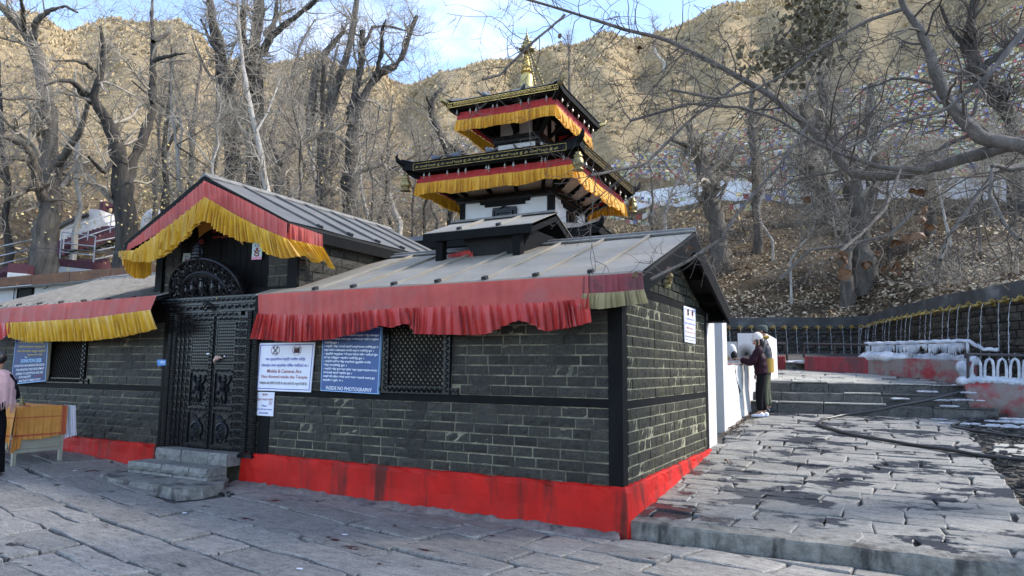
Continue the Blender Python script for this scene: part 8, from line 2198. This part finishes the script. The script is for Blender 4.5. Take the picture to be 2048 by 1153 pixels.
m.prism([H(-.07, .07, .03), H(-.05, .15, .012), H(0, .175, .008), H(.05, .15, .012), H(.07, .07, .03)], (0, 0, .008)); m.build('cap', M['capgrey'], mt, True)
m = MB(); m.tube([H(-.075, -.03, .0), H(0, -.095, -.02), H(.075, -.03, .0)], .03, 6); m.build('hair', M['hair'], mt, True)
m = MB(); m.tube([F(-.09, .05, 1.46), F(0, .11, 1.44), F(.09, .05, 1.46), F(.05, -.05, 1.49), F(-.05, -.05, 1.49)], .035, 6, closed=True); m.build('collar', M['mustard'], mt, True)
# woman at the left edge, seen from behind
lbase = at(-27, 962, y=-1.72); lbase = V3(lbase[0], -1.72, gz(lbase[0], -1.72)+.01)
kl = 1.56/1.72
F, lt, H = person('person', 'woman with black hair bun and pale pink fringed shawl at the left edge', lbase, math.radians(40), kl, (M['trouser'], .80, .004), M['trouser'], None,
    {-1: dict(elbow=(-.22, .10, 1.08), wrist=(-.14, .26, 1.08), dir=(.5, .8, 0), thumb=1, curl=.8), 1: dict(elbow=(.22, .10, 1.08), wrist=(.14, .26, 1.10), dir=(-.5, .8, 0), thumb=-1, curl=.8)}, feet=((-.07, .0), (.08, .02)), shoe=M['trouser'])
m = MB(); m.ball(H(0, -.022, .028), (.096*kl, .106*kl, .10*kl), 14, 10); m.build('hair', M['hair'], lt, True)
m = MB(); m.ball(H(.02, -.145, -.04), (.062, .055, .070), 10, 8)
for i in range(5): a = i*1.26; m.tube([H(.02+.05*math.cos(a), -.15, -.04+.06*math.sin(a)), H(.02+.03*math.cos(a+.9), -.195, -.04+.03*math.sin(a+.9)), H(.02-.02*math.cos(a), -.17, -.05)], .013, 5)
m.build('hair_bun', M['hair'], lt, True)
g = np.random.default_rng(6); m = MB(); n, k_ = 46, 12; vs = []
for i in range(n+1):
    a = math.radians(-200+220*i/n); fold = math.sin(i*1.15)+.5*math.sin(i*2.3+1)
    for j in range(k_+1):
        v = j/k_; r = .085+.17*min(1, v*1.7)**.8+.012*fold*v; z = 1.47-.08*v-.40*v*v*(1+.10*math.sin(i*.5))
        vs.append(F(r*math.cos(a), r*.80*math.sin(a)-.01, z))
m.add(vs, [(i*(k_+1)+j, (i+1)*(k_+1)+j, (i+1)*(k_+1)+j+1, i*(k_+1)+j+1) for i in range(n) for j in range(k_)])
for i in range(0, n+1, 1):
    q = np.array(vs[i*(k_+1)+k_]); m.tube([q, q+V3(g.normal(0, .006), g.normal(0, .006), -.05), q+V3(g.normal(0, .012), g.normal(0, .012), -.10)], [.006, .005, .003], 4)
m.build('shawl', M['shawl'], lt, True)
m = MB(); pr = []
for i in range(8): v = i/7; pr.append([F((.15+.05*v)*math.cos(a)*(1+.03*math.sin(a*7)*v), (.12+.05*v)*math.sin(a)*(1+.03*math.sin(a*7)*v), .95-.93*v) for a in np.linspace(0, 6.283, 26, endpoint=False)])
m.add([q for r_ in pr for q in r_], [(i*26+j, i*26+(j+1) % 26, (i+1)*26+(j+1) % 26, (i+1)*26+j) for i in range(7) for j in range(26)]); m.build('long_skirt', M['trouser'], lt, True)

# ================================================================== LITTLE THINGS ON THE GROUND
def bits(name, label, cat, items, mat, group):
    for i, (p, s) in enumerate(items):
        g = np.random.default_rng(i+70); m = MB(); leaf(m, p, s, g, .8); o = m.build(name, mat); tag(o, label, cat, group)
bits('dry_leaf', 'small dry brown leaf lying on the ramp near the plinth', 'leaf', [(on_ramp(a, c, .02), s) for a, c, s in ((1455, 922, .09), (1462, 925, .07), (1542, 895, .04), (1795, 905, .05))], M['brown_leaf'], 'dry leaves on the ramp')
g = np.random.default_rng(90)
its = [(at(a, c, z=.09), .022) for a, c in ((150, 953), (600, 1120), (690, 1056), (370, 1020), (812, 1010), (560, 905+70))]
for i, (p, s) in enumerate(its):
    p[2] = gz(p[0], p[1])+.006; m = MB(); m.obox(p, (s, s*.3, 0), (-.2*s, s*.6, 0), (0, 0, .002)); o = m.build('paper_scrap', M['paper']); tag(o, 'tiny scrap of white paper on the courtyard slabs', 'litter', 'scraps of paper on the courtyard')
m = MB(); g = np.random.default_rng(17)
for i in range(420):
    q = g.random(); y = 5.2+3.4*g.random()**1.3; x = -.12+abs(g.normal(0, .16)); leaf(m, V3(x, y, rz(0, y)+.012), g.uniform(.012, .035), g, .6)
stuff(m.build('swept_debris', M['litter_b']), 'thin drift of brown leaf crumbs along the foot of the white parapet')
c = at(1278, 552, x=.305); m = MB(); g = np.random.default_rng(19)
q = [at(1336, 545, x=.06), at(1342, 552, x=.05), at(1338, 562, x=.06)]
for p in q: leaf(m, p, .10, g, 1.2); leaf(m, p, .08, g, 1.2)
o = m.build('dry_leaf_cluster', M['cloth_beige']); tag(o, 'cluster of pale dry leaves caught under the gable verge of the right wing', 'leaf cluster')
for o in list(bpy.data.objects):
    if o.type == 'MESH' and len(o.data.polygons) == 0: bpy.data.objects.remove(o)
